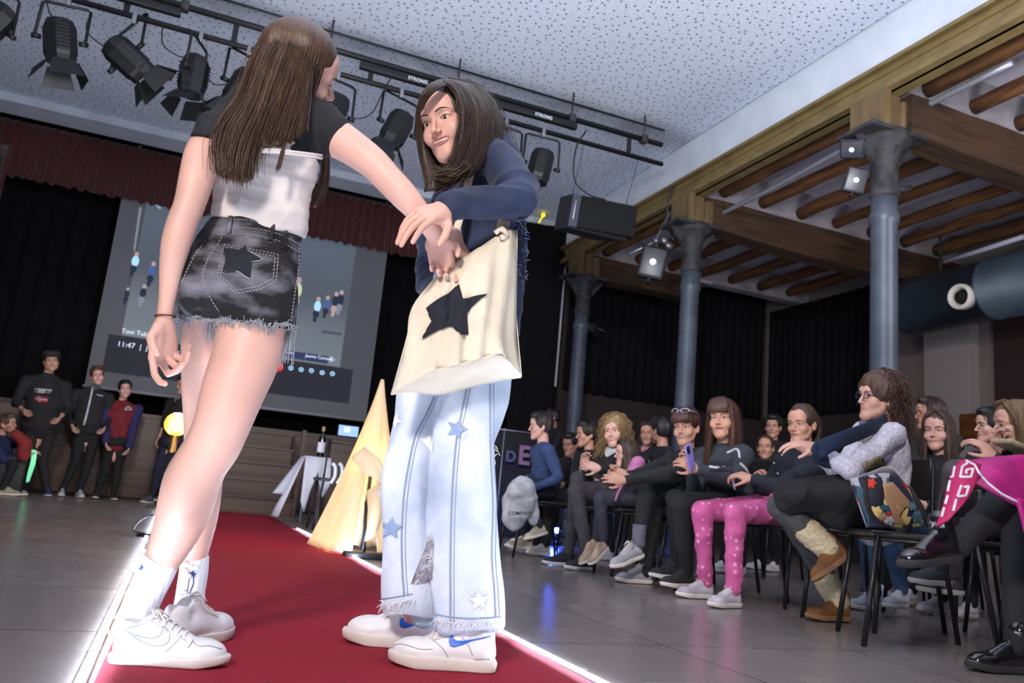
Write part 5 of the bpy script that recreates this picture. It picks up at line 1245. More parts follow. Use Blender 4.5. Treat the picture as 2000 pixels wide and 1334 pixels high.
# blue jacket
bj = mat('blue_jacket_cloth', (.13, .18, .31), .8, c2=(.09, .125, .23), scale=9, bump=.2, bscale=50, sheen=.1)
vj = VF(pp(950, 450, 2.1))
c = Clay(); rowchain(c, [(965, 300, 2.12, 50), (960, 340, 2.12, 72), (955, 400, 2.12, 76), (950, 470, 2.12, 80), (942, 540, 2.12, 82), (938, 600, 2.12, 80), (938, 630, 2.12, 80)], .02, (vj, .66), cat=3)
rowchain(c, [(955, 300, 2.06, 34), (985, 325, 1.99, 40), (1005, 358, 1.94, 40), (1012, 382, 1.90, 38), (985, 392, 1.88, 33), (940, 393, 1.87, 30), (905, 394, 1.865, 28), (885, 398, 1.86, 27), (874, 402, 1.86, 27)], .03, cat=3)
rowchain(c, [(905, 330, 2.2, 28), (870, 400, 2.26, 34), (848, 480, 2.26, 34), (842, 540, 2.22, 30), (858, 560, 2.14, 24), (872, 520, 2.09, 20), (878, 480, 2.04, 18)], .02, cat=3)
jk = clay_obj('blue_jacket', c, bj, g2, .0045, wr=(.010, 10, (1, 1, 1.3)), seed=6)
MB().tube([wA+(nrm(np.cross(fA, CF))*math.cos(t)*.033+nrm(np.cross(fA, nrm(np.cross(fA, CF))))*math.sin(t)*.033)-fA*.022 for t in np.linspace(0, 2*PI, 24, endpoint=False)], .006, 6, closed=True).build('cuff', bj, jk)
bvj = bvh_of([jk]); b = MB(); g_ = np.random.default_rng(3)
for k in range(90):
    y = g_.uniform(425, 545); x = (1013 if g_.random() < .5 else 1026)+g_.normal()*2
    q = hit(bvj, x-3, y, .002)
    if q is None: continue
    d = g_.normal(size=3)*.006; b.tube([q, q+d, q+d*1.8+np.array([0, 0, -.006])], .0011, 3, cap=False)
b.build('frayed_strip', mat('pale_blue_fray', (.50, .58, .74), .9), jk)['kind'] = 'stuff'
nvp = mat('dark_navy_denim', (.07, .11, .22), .85, c2=(.05, .08, .16), scale=20, bump=.3, bscale=100)
decal(bvj, [(1008, 425), (1024, 425), (1026, 500), (1022, 545), (1010, 548), (1012, 500)], nvp, 'denim_strip', jk, cuts=3)
# jeans
jm = mat('bleached_pale_denim', (.60, .67, .77), .85, c2=(.90, .93, .97), scale=6, bump=.35, bscale=150, detail=6, contrast=.5)
jd = mat('denim_seam_blue', (.52, .58, .68), .85); jl = mat('jean_patch_blue', (.58, .66, .80), .85, c2=(.50, .58, .72), scale=20)
c = Clay(); rowchain(c, [(920, 560, 2.10, 70), (925, 640, 2.10, 75), (920, 720, 2.10, 78)], .02, (vj, .7))
rowchain(c, [(925, 690, 2.06, 70), (922, 780, 2.05, 66), (908, 860, 2.04, 64), (908, 950, 2.03, 66), (909, 1050, 2.01, 67), (913, 1130, 2.0, 67), (915, 1215, 1.99, 66)], .012, (vj, .85), cat=3)
rowchain(c, [(862, 690, 2.14, 60), (836, 790, 2.15, 54), (814, 860, 2.15, 56), (800, 940, 2.15, 58), (798, 1030, 2.13, 57), (802, 1110, 2.12, 60), (805, 1170, 2.11, 60)], .004, (vj, .9), cat=3)
# flat hems
c.ell(pp(915, 1330, 1.99), (.3, .3, rad(915, 1330, 1.99, 110)), frame_from(nrm(CU+CR*-.04), CR), .001, -1)
c.ell(pp(805, 1252, 2.11), (.09, .12, rad(805, 1252, 2.11, 66)), frame_from(nrm(CU+CR*.15), CR), .001, -1)
jeans = clay_obj('ripped_jeans', c, jm, g2, .0045, wr=(.013, 9, (1, 1, .6)), seed=12)
bvp = bvh_of([jeans]); b = MB()
for ln in ([(848, 775), (832, 810), (812, 850), (800, 900), (790, 960), (785, 1040), (786, 1110), (790, 1165)], [(915, 745), (905, 790), (893, 850), (886, 920), (882, 1000), (880, 1090), (880, 1160), (880, 1215)], [(957, 750), (957, 830), (958, 900), (962, 990), (960, 1080), (965, 1150), (968, 1205)]):
    decal_line(bvp, ln, .0032, jd, '', jeans, mb=b, off=.0); decal_line(bvp, [(x+7, y) for x, y in ln], .0013, jd, '', jeans, mb=b, off=.001)
for ln in ([(852, 1200), (880, 1205), (920, 1208), (978, 1205)], [(746, 1170), (775, 1166), (806, 1160)]): decal_line(bvp, ln, .0018, jd, '', jeans, mb=b, off=.001)
b.build('seams', jd, jeans)
wf_ = mat('white_frayed_cotton', (.90, .91, .94), .9)
st1 = decal(bvp, starpx(893, 838, 22, .35), jl, 'star_patch', jeans); st2 = decal(bvp, starpx(935, 1173, 21, -.1), wf_, 'star_patch', jeans); st3 = decal(bvp, starpx(772, 822, 16, .5), wf_, 'star_patch', jeans, cuts=2)
decal(bvp, starpx(765, 1032, 24, .1), jl, 'star_patch', jeans, cuts=2)
rip = mat('rip_grey_lining', (.48, .48, .52), .9, c2=(.66, .66, .70), scale=60)
decal(bvp, [(803, 1140), (822, 1122), (836, 1102), (838, 1050), (843, 1042), (848, 1062), (845, 1132), (825, 1140)], rip, 'torn_panel', jeans, cuts=2)
decal(bvp, [(820, 858), (842, 850), (848, 862), (845, 885), (832, 872)], wf_, 'torn_panel', jeans, cuts=2)
b = MB(); g_ = np.random.default_rng(8)
def frayline(pts, n, ln=.010):
    Q = catmull(np.array(pts, float), 12)
    for _ in range(n):
        x, y = Q[g_.integers(len(Q))]+g_.normal(size=2)*1.2; q = hit(bvp, x, y, .003)
        if q is None: continue
        d = g_.normal(size=3)*ln*.5; b.tube([q, q+d, q+d*1.5+np.array([0, 0, -ln*.6])], .0010, 3, cap=False)
frayline([(850, 1211), (880, 1216), (920, 1218), (976, 1215)], 130, .008); frayline([(746, 1182), (775, 1178), (812, 1172)], 70); frayline([(842, 1045), (846, 1080), (840, 1105), (815, 1135)], 60); frayline([(822, 856), (843, 852), (846, 880)], 40)
frayline([(964, 870), (966, 885), (965, 900)], 30); frayline([(743, 960), (745, 975)], 20); frayline([(895, 820), (905, 832), (912, 850), (900, 860)], 40, .008); frayline([(915, 1165), (935, 1155), (952, 1172), (936, 1190)], 50, .008)
b.build('frayed_threads', wf_, jeans)['kind'] = 'stuff'
# inner cuff and socks
c = Clay(); rowchain(c, [(818, 1120, 2.10, 38), (824, 1170, 2.10, 33), (830, 1196, 2.10, 31)], .01, cat=2); clay_obj('inner_cuff', c, mat('pale_blue_rib', (.68, .78, .86), .85, bump=.6, bscale=40, stretch=(3, 3, .05)), g2, .0045)
# sneakers with blue marks
hz = atz(966, 1312, .010); tz = atz(757, 1296, .010)
sA, uA, TA = shoe(g2, hz, tz, um=lea, smt=leag, vox=.0035, sole_h=.032, wid=1.05)
hz = atz(852, 1268, .010); tz = atz(668, 1252, .010); dd_ = nrm(tz-hz+np.array([0, .0, 0])); hz = tz-dd_*.285
sB, uB, TB = shoe(g2, hz, tz, um=lea, smt=leag, vox=.0035, sole_h=.032, wid=1.05)
blue = mat('royal_blue_leather', (.16, .40, .78), .4)
bA = bvh_of([uA]); bB = bvh_of([uB])
def swsh(x0, y0, w_, k=1.0): 
    P = [(0, 0), (-.055, .05), (-.075, .16), (-.04, .27), (.06, .30), (.25, .25), (.50, .15), (.98, .03), (1., .0), (.60, .09), (.30, .14), (.13, .135), (.06, .09), (.045, 0)]
    return [(x0+a*w_, y0+b_*w_*k) for a, b_ in P]
decal(bA, swsh(882, 1241, 78, 1.0), blue, 'blue_mark', sA, off=.0012, thick=.001, cuts=3); decal(bB, swsh(786, 1206, 72, 1.), blue, 'blue_mark', sB, off=.0012, thick=.001, cuts=3)
b = MB()
for ln in ([(765, 1282), (790, 1286), (830, 1292), (900, 1290), (965, 1286)], [(765, 1262), (785, 1258), (820, 1268), (845, 1268)], [(848, 1252), (866, 1268), (876, 1285)], [(903, 1245), (915, 1262), (923, 1280)]): decal_line(bA, ln, .0010, seam, '', sA, mb=b, off=.0005)
b.build('seam_lines', seam, sA)
# hair of the second girl
h2 = hairm('girl_two', (.13, .095, .075), (.27, .19, .14))
cl = cap_hair(Clay(), hd2, M2, S2, .013); cut_face(cl, hd2, M2, S2, .067, -.045, .100, .085, .108)
b = MB(); V, F = cl.mesh(.005); V = fix_n(V, F); b.add(V, F.tolist())
gd = []
GP((868, 160, 2.04), (893, 175, 2.0), (906, 205, 1.985), (906, 240, 1.98), (902, 275, 1.975), (893, 305, 1.97), (882, 330, 1.965), (870, 345, 1.96))
GP((872, 159, 2.06), (905, 172, 2.01), (925, 205, 1.99), (928, 245, 1.98), (920, 285, 1.975), (908, 315, 1.97), (892, 338, 1.965), (872, 350, 1.96))
GP((876, 159, 2.10), (920, 170, 2.05), (950, 205, 2.02), (955, 245, 2.01), (950, 285, 2.0), (930, 320, 1.98), (905, 342, 1.97), (880, 352, 1.96))
GP((878, 160, 2.13), (935, 172, 2.10), (968, 212, 2.07), (978, 255, 2.06), (975, 285, 2.05), (955, 310, 2.02), (930, 330, 2.0), (900, 350, 1.98))
gd.insert(0, np.array([pp(*q) for q in ((869, 163, 2.0), (882, 172, 1.975), (895, 190, 1.965), (900, 222, 1.962), (898, 255, 1.96), (892, 285, 1.96), (885, 312, 1.955), (874, 336, 1.95))])); ga = list(gd); gd = []
GP((878, 160, 2.15), (940, 175, 2.14), (975, 225, 2.13), (992, 262, 2.14), (1000, 290, 2.16), (1012, 320, 2.18), (1020, 350, 2.2), (1022, 380, 2.2))
GP((874, 160, 2.15), (930, 175, 2.14), (960, 225, 2.14), (975, 262, 2.15), (985, 290, 2.18), (1000, 320, 2.2), (1010, 350, 2.22), (1015, 380, 2.22))
gb = list(gd); gd = []
GP((866, 161, 2.05), (838, 176, 2.03), (822, 205, 2.05), (818, 240, 2.07), (820, 280, 2.09), (826, 315, 2.1), (834, 350, 2.1), (832, 375, 2.1))
GP((866, 161, 2.06), (832, 180, 2.08), (824, 220, 2.12), (828, 260, 2.14), (838, 300, 2.14), (848, 325, 2.13), (856, 350, 2.12), (850, 372, 2.12))
GP((866, 161, 2.08), (850, 200, 2.14), (845, 240, 2.16), (858, 290, 2.17), (870, 310, 2.16), (880, 330, 2.14), (880, 350, 2.12), (870, 372, 2.12))
gc = list(gd)
for G_, n_ in ((ga, 800), (gb, 220), (gc, 420)):
    b.sheet([catmull(g, 3) for g in G_], .014); strands(b, G_, n_, .0014, .006, seed=n_+1, tail=.08)
gd = []; GP((905, 318, 1.96), (880, 335, 1.95), (860, 342, 1.945), (846, 340, 1.945)); GP((915, 325, 1.965), (890, 345, 1.95), (868, 352, 1.945), (850, 348, 1.945)); strands(b, gd, 420, .0012, .009, seed=77, tail=.3)
b.build('long_hair', h2, g2); b = MB(); strands(b, gd, 160, .0012, .011, seed=80, tail=.3, lo=.45); b.build('light_hair_ends', hairm('girl_two_ends', (.34, .24, .16), (.50, .38, .26)), g2)['label'] = 'lighter brown hair ends'; b = MB()
gd = []; GP((868, 164, 2.0), (848, 170, 1.985), (832, 182, 1.99), (823, 202, 2.01), (820, 222, 2.03)); GP((872, 166, 1.985), (856, 174, 1.97), (842, 184, 1.975), (830, 198, 1.995), (823, 218, 2.02)); strands(b, gd, 130, .0012, .0035, seed=78)
strands(b, ga+gb, 150, .0009, .016, seed=79, tail=.03)
b.build('hair_strands', h2, g2)
# ================================================================== the tote bag
cot = mat('natural_canvas', (.86, .82, .74), .88, c2=(.80, .755, .67), scale=10, bump=.35, bscale=120)
tote = empty('tote_bag', pp(900, 620, 1.95), 'cream canvas tote bag with a navy denim star, hanging from the girl in blue', 'bag')
# front panel given as rows from the top opening to the bottom edge; Y shows its depth
rows = [[(848, 545, 1.93), (880, 522, 1.93), (910, 500, 1.92), (945, 478, 1.91), (985, 452, 1.91), (1010, 449, 1.94)],
        [(806, 600, 1.93), (845, 575, 1.90), (890, 548, 1.88), (935, 530, 1.87), (980, 520, 1.88), (1009, 522, 1.93)],
        [(796, 655, 1.92), (838, 640, 1.885), (885, 620, 1.86), (930, 605, 1.855), (975, 595, 1.865), (1007, 600, 1.92)],
        [(785, 700, 1.92), (832, 690, 1.87), (880, 675, 1.84), (928, 660, 1.84), (970, 655, 1.85), (1007, 660, 1.92)],
        [(764, 770, 1.93), (832, 729, 1.85), (880, 716, 1.83), (930, 703, 1.83), (978, 693, 1.84), (1018, 728, 1.93)]]
def gridm(rows, ku=5, kv=5):
    A = np.array([[pp(*q) for q in r] for r in rows]); A = np.array([catmull(r, ku) for r in A]); A = np.array([catmull(A[:, j], kv) for j in range(A.shape[1])]).transpose(1, 0, 2); return A
A = gridm(rows); g_ = np.random.default_rng(2)
u = np.linspace(0, 1, A.shape[1])[None, :]; v = np.linspace(0, 1, A.shape[0])[:, None]
A[:, :, 1] += .012*np.sin(u*34+3*v)*(.3+v)*(1-np.abs(2*u-1)**4)+.005*np.sin(u*19-5*v+1)*(1-v*.3)
fr = MB().sheet(A, .003).build('front_panel', cot, tote)
# bottom gusset, lit from below
rows = [[(764, 771, 1.93), (832, 729, 1.85), (880, 716, 1.83), (930, 703, 1.83), (978, 693, 1.84), (1018, 730, 1.93)], [(800, 764, 2.0), (856, 770, 1.98), (900, 760, 1.97), (945, 750, 1.97), (985, 742, 1.98), (1018, 737, 1.99)]]
MB().sheet(gridm(rows), .003).build('bottom_panel', cot, tote)
rows = [[(851, 543, 2.0), (885, 520, 2.03), (930, 490, 2.02), (1008, 450, 2.0)], [(806, 602, 2.0), (870, 575, 2.05), (940, 540, 2.05), (1009, 523, 2.0)], [(797, 655, 2.0), (870, 640, 2.06), (940, 620, 2.06), (1007, 600, 2.0)], [(800, 764, 2.0), (870, 768, 1.98), (945, 750, 1.97), (1018, 737, 1.99)]]
MB().sheet(gridm(rows), .003).build('back_panel', cot, tote)
rows = [[(848, 545, 1.93), (851, 543, 2.0)], [(806, 600, 1.93), (806, 602, 2.0)], [(796, 655, 1.92), (797, 655, 2.0)], [(764, 770, 1.93), (800, 764, 2.0)]]
def g2m(rows):
    A = np.array([[pp(*q) for q in r] for r in rows]); A = np.array([[r[0]+(r[-1]-r[0])*t for t in np.linspace(0, 1, 5)] for r in A]); return np.array([catmull(A[:, j], 5) for j in range(5)]).transpose(1, 0, 2)
MB().sheet(g2m(rows), .003).sheet(g2m([[(1010, 449, 1.94), (1008, 450, 2.0)], [(1009, 522, 1.93), (1009, 523, 2.0)], [(1007, 600, 1.92), (1007, 600, 2.0)], [(1018, 730, 1.93), (1018, 737, 1.99)]]), .003).build('side_panel', cot, tote)
bvt = bvh_of([fr])
decal(bvt, [(898, 556), (905, 584), (951, 574), (910, 612), (914, 654), (900, 655), (885, 639), (869, 640), (820, 667), (845, 628), (832, 603), (866, 598)], mat('navy_denim_star', (.1, .1, .1)), 'star_patch', tote, off=.004, cuts=3)
# straps over the near shoulder
def strap(pts, nm='strap'): MB().tube(catmull([pp(*p) for p in pts], 6), [(.011, .0025)]*(6*(len(pts)-1)+1), 8, flat=CR).build(nm, cot, tote)
strap([(900, 480, 1.99), (893, 450, 2.0), (897, 430, 2.0), (905, 395, 2.0), (918, 345, 2.0), (932, 300, 2.01), (946, 272, 2.05), (965, 268, 2.13), (985, 300, 2.2)])
strap([(973, 458, 1.95), (980, 430, 1.97), (985, 415, 1.99), (990, 395, 2.02)]); strap([(986, 452, 1.95), (989, 430, 1.97), (993, 412, 1.99), (998, 395, 2.02)])
q = pp(980, 458, 1.905); MB().tube(catmull([q+np.array([-.02, 0, 0]), q+np.array([-.005, -.01, .012]), q+np.array([.015, 0, -.004]), q+np.array([-.005, -.012, -.012])], 4), .008, 6).build('strap_knot', cot, tote)
# ================================================================== audience and pupils
chm = mat('chair_dark_seat', (.10, .085, .085), .45, coat=.2); chl = mat('chair_black_tube', (.13, .13, .145), .35, metal=.4)
def chair(c, d, label, bz=.72, bh=.10):
    """c = point under the seat centre on the floor, d = direction it faces"""
    c = np.array([c[0], c[1], 0.]); d = nrm([d[0], d[1], 0]); l = np.cross([0, 0, 1.], d); Z = np.array([0, 0, 1.]); P = lambda a, b, h: c+d*a+l*b+Z*h
    r = empty('stacking_chair', c, label, 'chair', 'dark stacking chairs of the audience'); M = np.stack([d, l, Z], 1)
    MB().rbox(P(0, 0, .435), (.20, .20, .014), .012, M).build('seat', chm, r)
    MB().rbox(P(-.215, 0, bz), (.012, .19, bh), .010, M).build('backrest', chm, r)
    for a, b in ((.19, .19), (.19, -.19), (-.20, .19), (-.20, -.19)):
        if a > 0: pts = [P(a-.02, b, .43), P(a+.035, b*1.08, 0)]
        else: pts = [P(-.215, b, bz+bh*.8), P(-.20, b, .43), P(-.27, b*1.08, 0)]
        MB().tube(pts, .011, 8).build('leg', chl, r)
    MB().tube([P(.17, .19, .415), P(-.19, .19, .415), P(-.19, -.19, .415), P(.17, -.19, .415)], .009, 6, closed=True).build('seat_frame', chl, r)
    return r
WH = (.86, .86, .88); SK = {'l': (.80, .62, .56), 'm': (.74, .55, .47), 'd': (.62, .45, .38)}
def front_guide(H, M, s, L, q):
    P = [(.004*q, .055, .124), (.040*q, .078, .108), (.066*q, .066, .075), (.078*q, .046, .035), (.084*q, .034, -.01), (.088*q, .028, -.06)]
    P = [H+M@np.array(p)*s for p in P]; return np.array(P+[P[-1]+np.array([0, 0, -1.])*max(L-.1, .02)*s])
def cloth(c, c2=None, sc=12, key=None, **kw):
    k = key or 'cloth_%02d%02d%02d' % tuple(int(v*99) for v in c)
    kw.setdefault('bump', .25)
    return mat(k, c, .85, c2=c2 or tuple(v*.82 for v in c), scale=sc, bscale=70, **kw)
def figure(label, head, Y, face=(-1, -.2), fwd=(-.5, 0, .8), up=(0, 1, 0), s=.93, stand=False, top=(.2, .2, .22), low=(.1, .1, .12), shoe_c=WH, sole_c=None, hair='short', hc=(.12, .08, .06), hc2=None, sk='l', smile=0., eyes=.7, o=None, seat=True, wide=1., collar=None, vox=.010, hlen=.36, group=None, legs=True, ft=None, sleeve=1., socks=None, chairlab=None, skirt=None, look=(0, 0), bangs=False, curl=(.5, .7, .5), chair_off=0., handdir=None, hs=None, lean=.0, jaw=1., brow=1., fem=None, hang=2.5, lace=False):
    fem = ('woman' in label or 'girl' in label) if fem is None else fem
    o = o or {}; H = pp(head[0], head[1], Y); d = nrm([face[0], face[1], 0]); l = np.cross([0, 0, 1.], d); Z = np.array([0, 0, 1.]); hs = hs or s
    def G(k, df): return pp(*o[k]) if k in o else df
    if stand:
        T_ = H[2]/.925; base = np.array([H[0], H[1], 0]); hip = G('hip', base+Z*.52*T_); s = T_/1.72; hs = hs if hs != .93 else max(.85, s)
        kn = {q: G('k'+n, hip+l*q*.075*s+d*.02+Z*(.28-.52)*T_) for q, n in ((1, 'L'), (-1, 'R'))}; an = {q: G('a'+n, np.array([0, 0, .075])+(kn[q]*[1, 1, 0])+l*q*.02) for q, n in ((1, 'L'), (-1, 'R'))}
    else:
        hip = G('hip', np.array([H[0], H[1], .50])-d*(.05+lean))
        kn = {q: G('k'+n, hip+d*.42*s/.93+l*q*.09+Z*.0) for q, n in ((1, 'L'), (-1, 'R'))}; an = {q: G('a'+n, kn[q]*[1, 1, 0]+Z*.085+d*.02) for q, n in ((1, 'L'), (-1, 'R'))}
    r = empty('person', (H[0], H[1], 0), label, 'person', group)
    M = axes(H, fwd, up); nb = H-Z*.185*hs-nrm(M[:, 1]*[1, 1, 0])*.035*hs; ch_ = G('chest', nb*.62+hip*.38)
    skm = skin(SK[sk], sk)
    sh = {q: G('s'+n, nb-Z*(.040+.14*max(0, wide-1))*s+l*q*.155*s*wide) for q, n in ((1, 'L'), (-1, 'R'))}
    if stand: wd = {q: sh[q]+Z*(-.50*s)+l*q*.05+d*.04 for q in (1, -1)}
    else: wd = {q: hip+d*.27*s+Z*.12+l*q*.045 for q in (1, -1)}
    wr = {q: G('w'+n, wd[q]) for q, n in ((1, 'L'), (-1, 'R'))}
    el = {q: G('e'+n, ik(sh[q], wr[q], .27*s, .25*s, -Z*.8-d*.5+l*q*.5 if not stand else -d+l*q*.5)) for q, n in ((1, 'L'), (-1, 'R'))}
    ex = make_head(H, M, hs, smile=smile, neck=[nb+Z*.03, nb-Z*.05], eyes=eyes, look=look, vox=.0030*hs, lip=1 if sk != 'l' else 0, jaw=jaw*(.93 if fem else 1.), brow=brow*(.8 if fem else 1.1), nose=.88 if fem else 1., female=fem)
    hc_ = Clay(); fh = handdir or {}
    for q, n in ((1, 'L'), (-1, 'R')):
        f = nrm(wr[q]-el[q]) if n not in fh else nrm(fh[n][0]); pm = (-l*q*.7-Z*.5 if not stand else -l*q) if n not in fh else np.array(fh[n][1])
        hand(hc_, wr[q], f, pm, -q if n not in fh or len(fh[n]) < 3 else fh[n][2], curl, s*.95, arm=el[q]*.25+wr[q]*.75, kk=.005)
        hc_.chain([nb-Z*.02, nb-Z*.06, sh[q], el[q], wr[q]*.75+el[q]*.25], np.array([.04, .045, .036, .031, .026])*s, .012)
        if legs: hc_.chain([nb-Z*.06, ch_-d*.01, hip, hip*.5+kn[q]*.5, kn[q], an[q]+nrm(kn[q]-an[q])*.10, an[q]], np.array([.05, .07, .07, .05, .04, .034, .029])*s, .01)
    V, F = hc_.mesh(.0052); V = fix_n(V, F); ex.add(V, F.tolist(), 0); ex.build('body', slots(skm, hc, 0 if sk == 'l' else 1), r)
    tm = top if not isinstance(top, tuple) else cloth(top); lm = low if not isinstance(low, tuple) else cloth(low)
    c = Clay(); fl = (d, .68)
    c.chain([nb-Z*.01*s, nb-Z*.06*s], np.array([.062, .10])*s, .03*s); c.chain([nb-Z*.10*s, ch_, hip*.8+ch_*.2, hip+Z*.01], np.array([.135, .148*wide, .145*wide, .150*wide])*s, .04*s, fl)
    c.chain([sh[1], nb-Z*.03*s, sh[-1]], np.array([.058, .06, .058])*s, .035*s)
    for q in (1, -1):
        e = wr[q]*sleeve+el[q]*(1-sleeve); c.chain([sh[q], el[q]], np.array([.058, .047])*s*wide**.5, .03*s); c.chain([el[q], e], np.array([.046, .034])*s, .01)
        c.ell(e+nrm(wr[q]-el[q])*.028, (.028*s,)*3, None, .004, -1)
    c.chain([nb+Z*.05*s, nb+Z*.14*s], [.046*s, .058*s], .006, op=-1)
    tb_ = clay_obj('top', c, tm, r, vox, wr=(.007, 11, (1, 1, 1)), seed=int(head[0]))
    if legs:
        c = Clay(); c.ell(hip+Z*.0, np.array([.15, .17*wide, .12])*s, np.stack([d, l, Z], 1), .03)
        for q in (1, -1):
            c.chain([hip+l*q*.085*s, kn[q]], np.array([.092, .062])*s, .012); c.chain([kn[q], an[q]+(kn[q]-an[q])*.55, an[q]+Z*.02], np.array([.061, .052, .042])*s, .012)
        lb_ = clay_obj('trousers', c, lm, r, vox, wr=(.006, 12, (1, 1, 1)), seed=int(head[0])+5)
        sm_ = shoe_c if not isinstance(shoe_c, tuple) else cloth(shoe_c); so = cloth(sole_c) if sole_c else leag
        for q, n in ((1, 'L'), (-1, 'R')):
            td = nrm(pp(*o['t'+n])-an[q]) if 't'+n in o else nrm(d+l*q*.12); upv = Z if 't'+n not in o else nrm(kn[q]-an[q]); he = an[q]-td*.055*s-upv*.078*s
            if 't'+n not in o: he[2] = max(.004, he[2])
            shoe(r, he, he+td*.262*s, up=upv, um=sm_, smt=so, laces=lace, vox=.006 if not lace else .0045, boot=ft)
    hm_ = hairm('%02d%02d%02d' % tuple(int(v*99) for v in hc), hc, hc2 or tuple(min(1, v*1.9) for v in hc))
    sd_ = int(head[0]*7+head[1])
    if hair in ('short', 'boy', 'pixie'):
        c = cap_hair(Clay(), H, M, hs, .012); cut_face(c, H, M, hs, .070, -.052, .108, .085, .108)
        c.ell(H+M@np.array([0, -.02, -.13])*hs, np.array([.12, .12, .085])*hs, M, .01, -1)
        c.ell(H+M@np.array([0, .045, .100])*hs, np.array([.060, .052, .030])*hs, M, .02)
        G_ = []
        for a in np.linspace(-2.6, 2.6, 11):
            sx, cy = math.sin(a), -math.cos(a); G_.append(np.array([H+M@np.array(q)*hs for q in ((.01*sx, .01, .128), (.050*sx, .055*cy, .118), (.078*sx, .088*cy, .085), (.086*sx, .098*cy if cy < 0 else .09*cy, .045), (.087*sx, (.098 if cy < 0 else .088)*cy, .012+.02*max(cy, 0)))]))
        hair_obj('short_hair', hm_, r, G_, 260, c, .006, r=.0016, jit=.007, sheet=False, seed=sd_, clay_wr=.004, tail=.4)
    elif hair == 'curly':
        c = cap_hair(Clay(), H, M, hs, .022); cut_face(c, H, M, hs, .066, -.050, .105, .09, .110)
        gd_ = flow_guides(H, M, hs, hlen, 15, -hang, hang, .100, .115, spread=.05, ztop=.132)
        hair_obj('curly_hair', hm_, r, gd_, 420, c, .007, r=.0028, jit=.020, sheet=False, seed=sd_, wav=.010, wf=75., tail=.3, clay_wr=.008, thick=.02)
    elif hair in ('long', 'wavy'):
        c = cap_hair(Clay(), H, M, hs, .013); cut_face(c, H, M, hs, .066, -.048, .104, .088, .108)
        gd_ = flow_guides(H, M, hs, hlen, 15, -hang, hang, .088, .104, spread=.015); gd_ = [front_guide(H, M, hs, hlen, -1)]+gd_+[front_guide(H, M, hs, hlen, 1)]
        hair_obj('long_hair', hm_, r, gd_, 480, c, .006, r=.0016, jit=.008, seed=sd_, wav=.006 if hair == 'wavy' else 0., wf=35., tail=.15, clay_wr=.003)
    elif hair == 'pony':
        c = cap_hair(Clay(), H, M, hs, .009); cut_face(c, H, M, hs, .068, -.050, .110, .085, .108); c.ell(H+M@np.array([0, -.03, -.125])*hs, np.array([.12, .10, .075])*hs, M, .01, -1)
        bk = H+M@np.array([0, -.110, .045])*hs; c.chain([bk, bk-M[:, 1]*.035*hs], np.array([.026, .030])*hs, .02)
        G_ = [np.array([bk+l*x, bk-M[:, 1]*.05*hs+l*x*1.5, bk-M[:, 1]*.06*hs-Z*.08+l*x*2, bk-M[:, 1]*.04*hs-Z*.20+l*x*1.5, bk-M[:, 1]*.03*hs-Z*.27]) for x in (-.014, 0, .014)]
        hair_obj('tied_hair', hm_, r, G_, 160, c, .006, jit=.010, seed=sd_, clay_wr=.003)
    if bangs:
        G_ = [np.array([H+M@np.array(q)*hs for q in ((x*.4, .035, .128), (x*.9, .082, .105), (x*1.1, .102, .065), (x*1.15, .103-abs(x)*.35, .030))]) for x in np.linspace(-.055, .055, 7)]
        hair_obj('fringe', hm_, r, G_, 150, None, r=.0016, jit=.004, sheet=True, seed=sd_+1)
    if collar: 
        cc_ = Clay(); cc_.chain([nb+Z*.02*s+d*.02, nb-Z*.02*s], np.array([.062, .085])*s, .01); cc_.chain([nb+Z*.05*s, nb+Z*.13*s], [.045*s, .055*s], .01, op=-1)
        clay_obj('collar', cc_, cloth(collar), r, .007, wr=.004)
    if seat and not stand: chair(hip+d*(.05+chair_off), d, chairlab or 'dark stacking chair under the %s' % label[:60].rsplit(' ', 1)[0])
    return dict(root=r, H=H, M=M, hip=hip, nb=nb, sh=sh, wr=wr, el=el, kn=kn, an=an, d=d, l=l, top=tb_, s=hs, leg=lb_ if legs else None)
BLK = (.085, .085, .095); NVY = (.09, .12, .20); BRN = (.20, .12, .08)
# --- front row, from the stage end towards the camera
f = figure('boy in a blue sweatshirt seen in profile, farthest along the front row', (1056, 832), 6.0, (-1, .1), (-.95, .0, .12), (.02, 1), s=.90, top=(.17, .25, .42), low=(.12, .14, .22), hair='short', hc=(.09, .07, .06), shoe_c=(.78, .74, .66), chairlab='stacking chair of the boy in the blue sweatshirt',
    o={'hip': (1062, 952, 6.05), 'kL': (1020, 960, 5.85), 'aL': (1052, 1030, 5.8), 'tL': (1020, 1040, 5.75), 'kR': (1015, 975, 6.2), 'aR': (1030, 1055, 6.2), 'wL': (1040, 955, 5.8), 'wR': (1030, 935, 6.1)})
q = f['H']
c = Clay(); c.chain([pp(1020, 955, 5.74), pp(1012, 985, 5.74), pp(1005, 1010, 5.74)], [.10, .13, .10], .03, (CF, .45)); c.chain([pp(1028, 960, 5.74), pp(1040, 1000, 5.74), pp(1042, 1018, 5.74)], [.07, .06, .04], .03, (CF, .5)); c.chain([pp(1006, 958, 5.72), pp(1025, 955, 5.72)], [.07, .07], .02)
cj = clay_obj('folded_sweatshirt', c, cloth((.68, .68, .72)), None, .008, wr=(.010, 14, (1, 1, .6)), seed=3); tag(cj, 'pale grey hooded sweatshirt draped over the knee of the boy in blue', 'sweatshirt')
text_mesh('COMPANY', .038, pp(992, 1006, 5.60), CR, CU, cloth((.15, .15, .18)), 'chest_print', cj, .002, bold=True)
figure('boy in black turned in profile, left of the curly-haired woman', (1146, 848), 6.3, (-1, -.1), (-.9, 0, .35), (0, 1), s=.92, top=BLK, low=BLK, hc=(.08, .06, .05), sk='m')
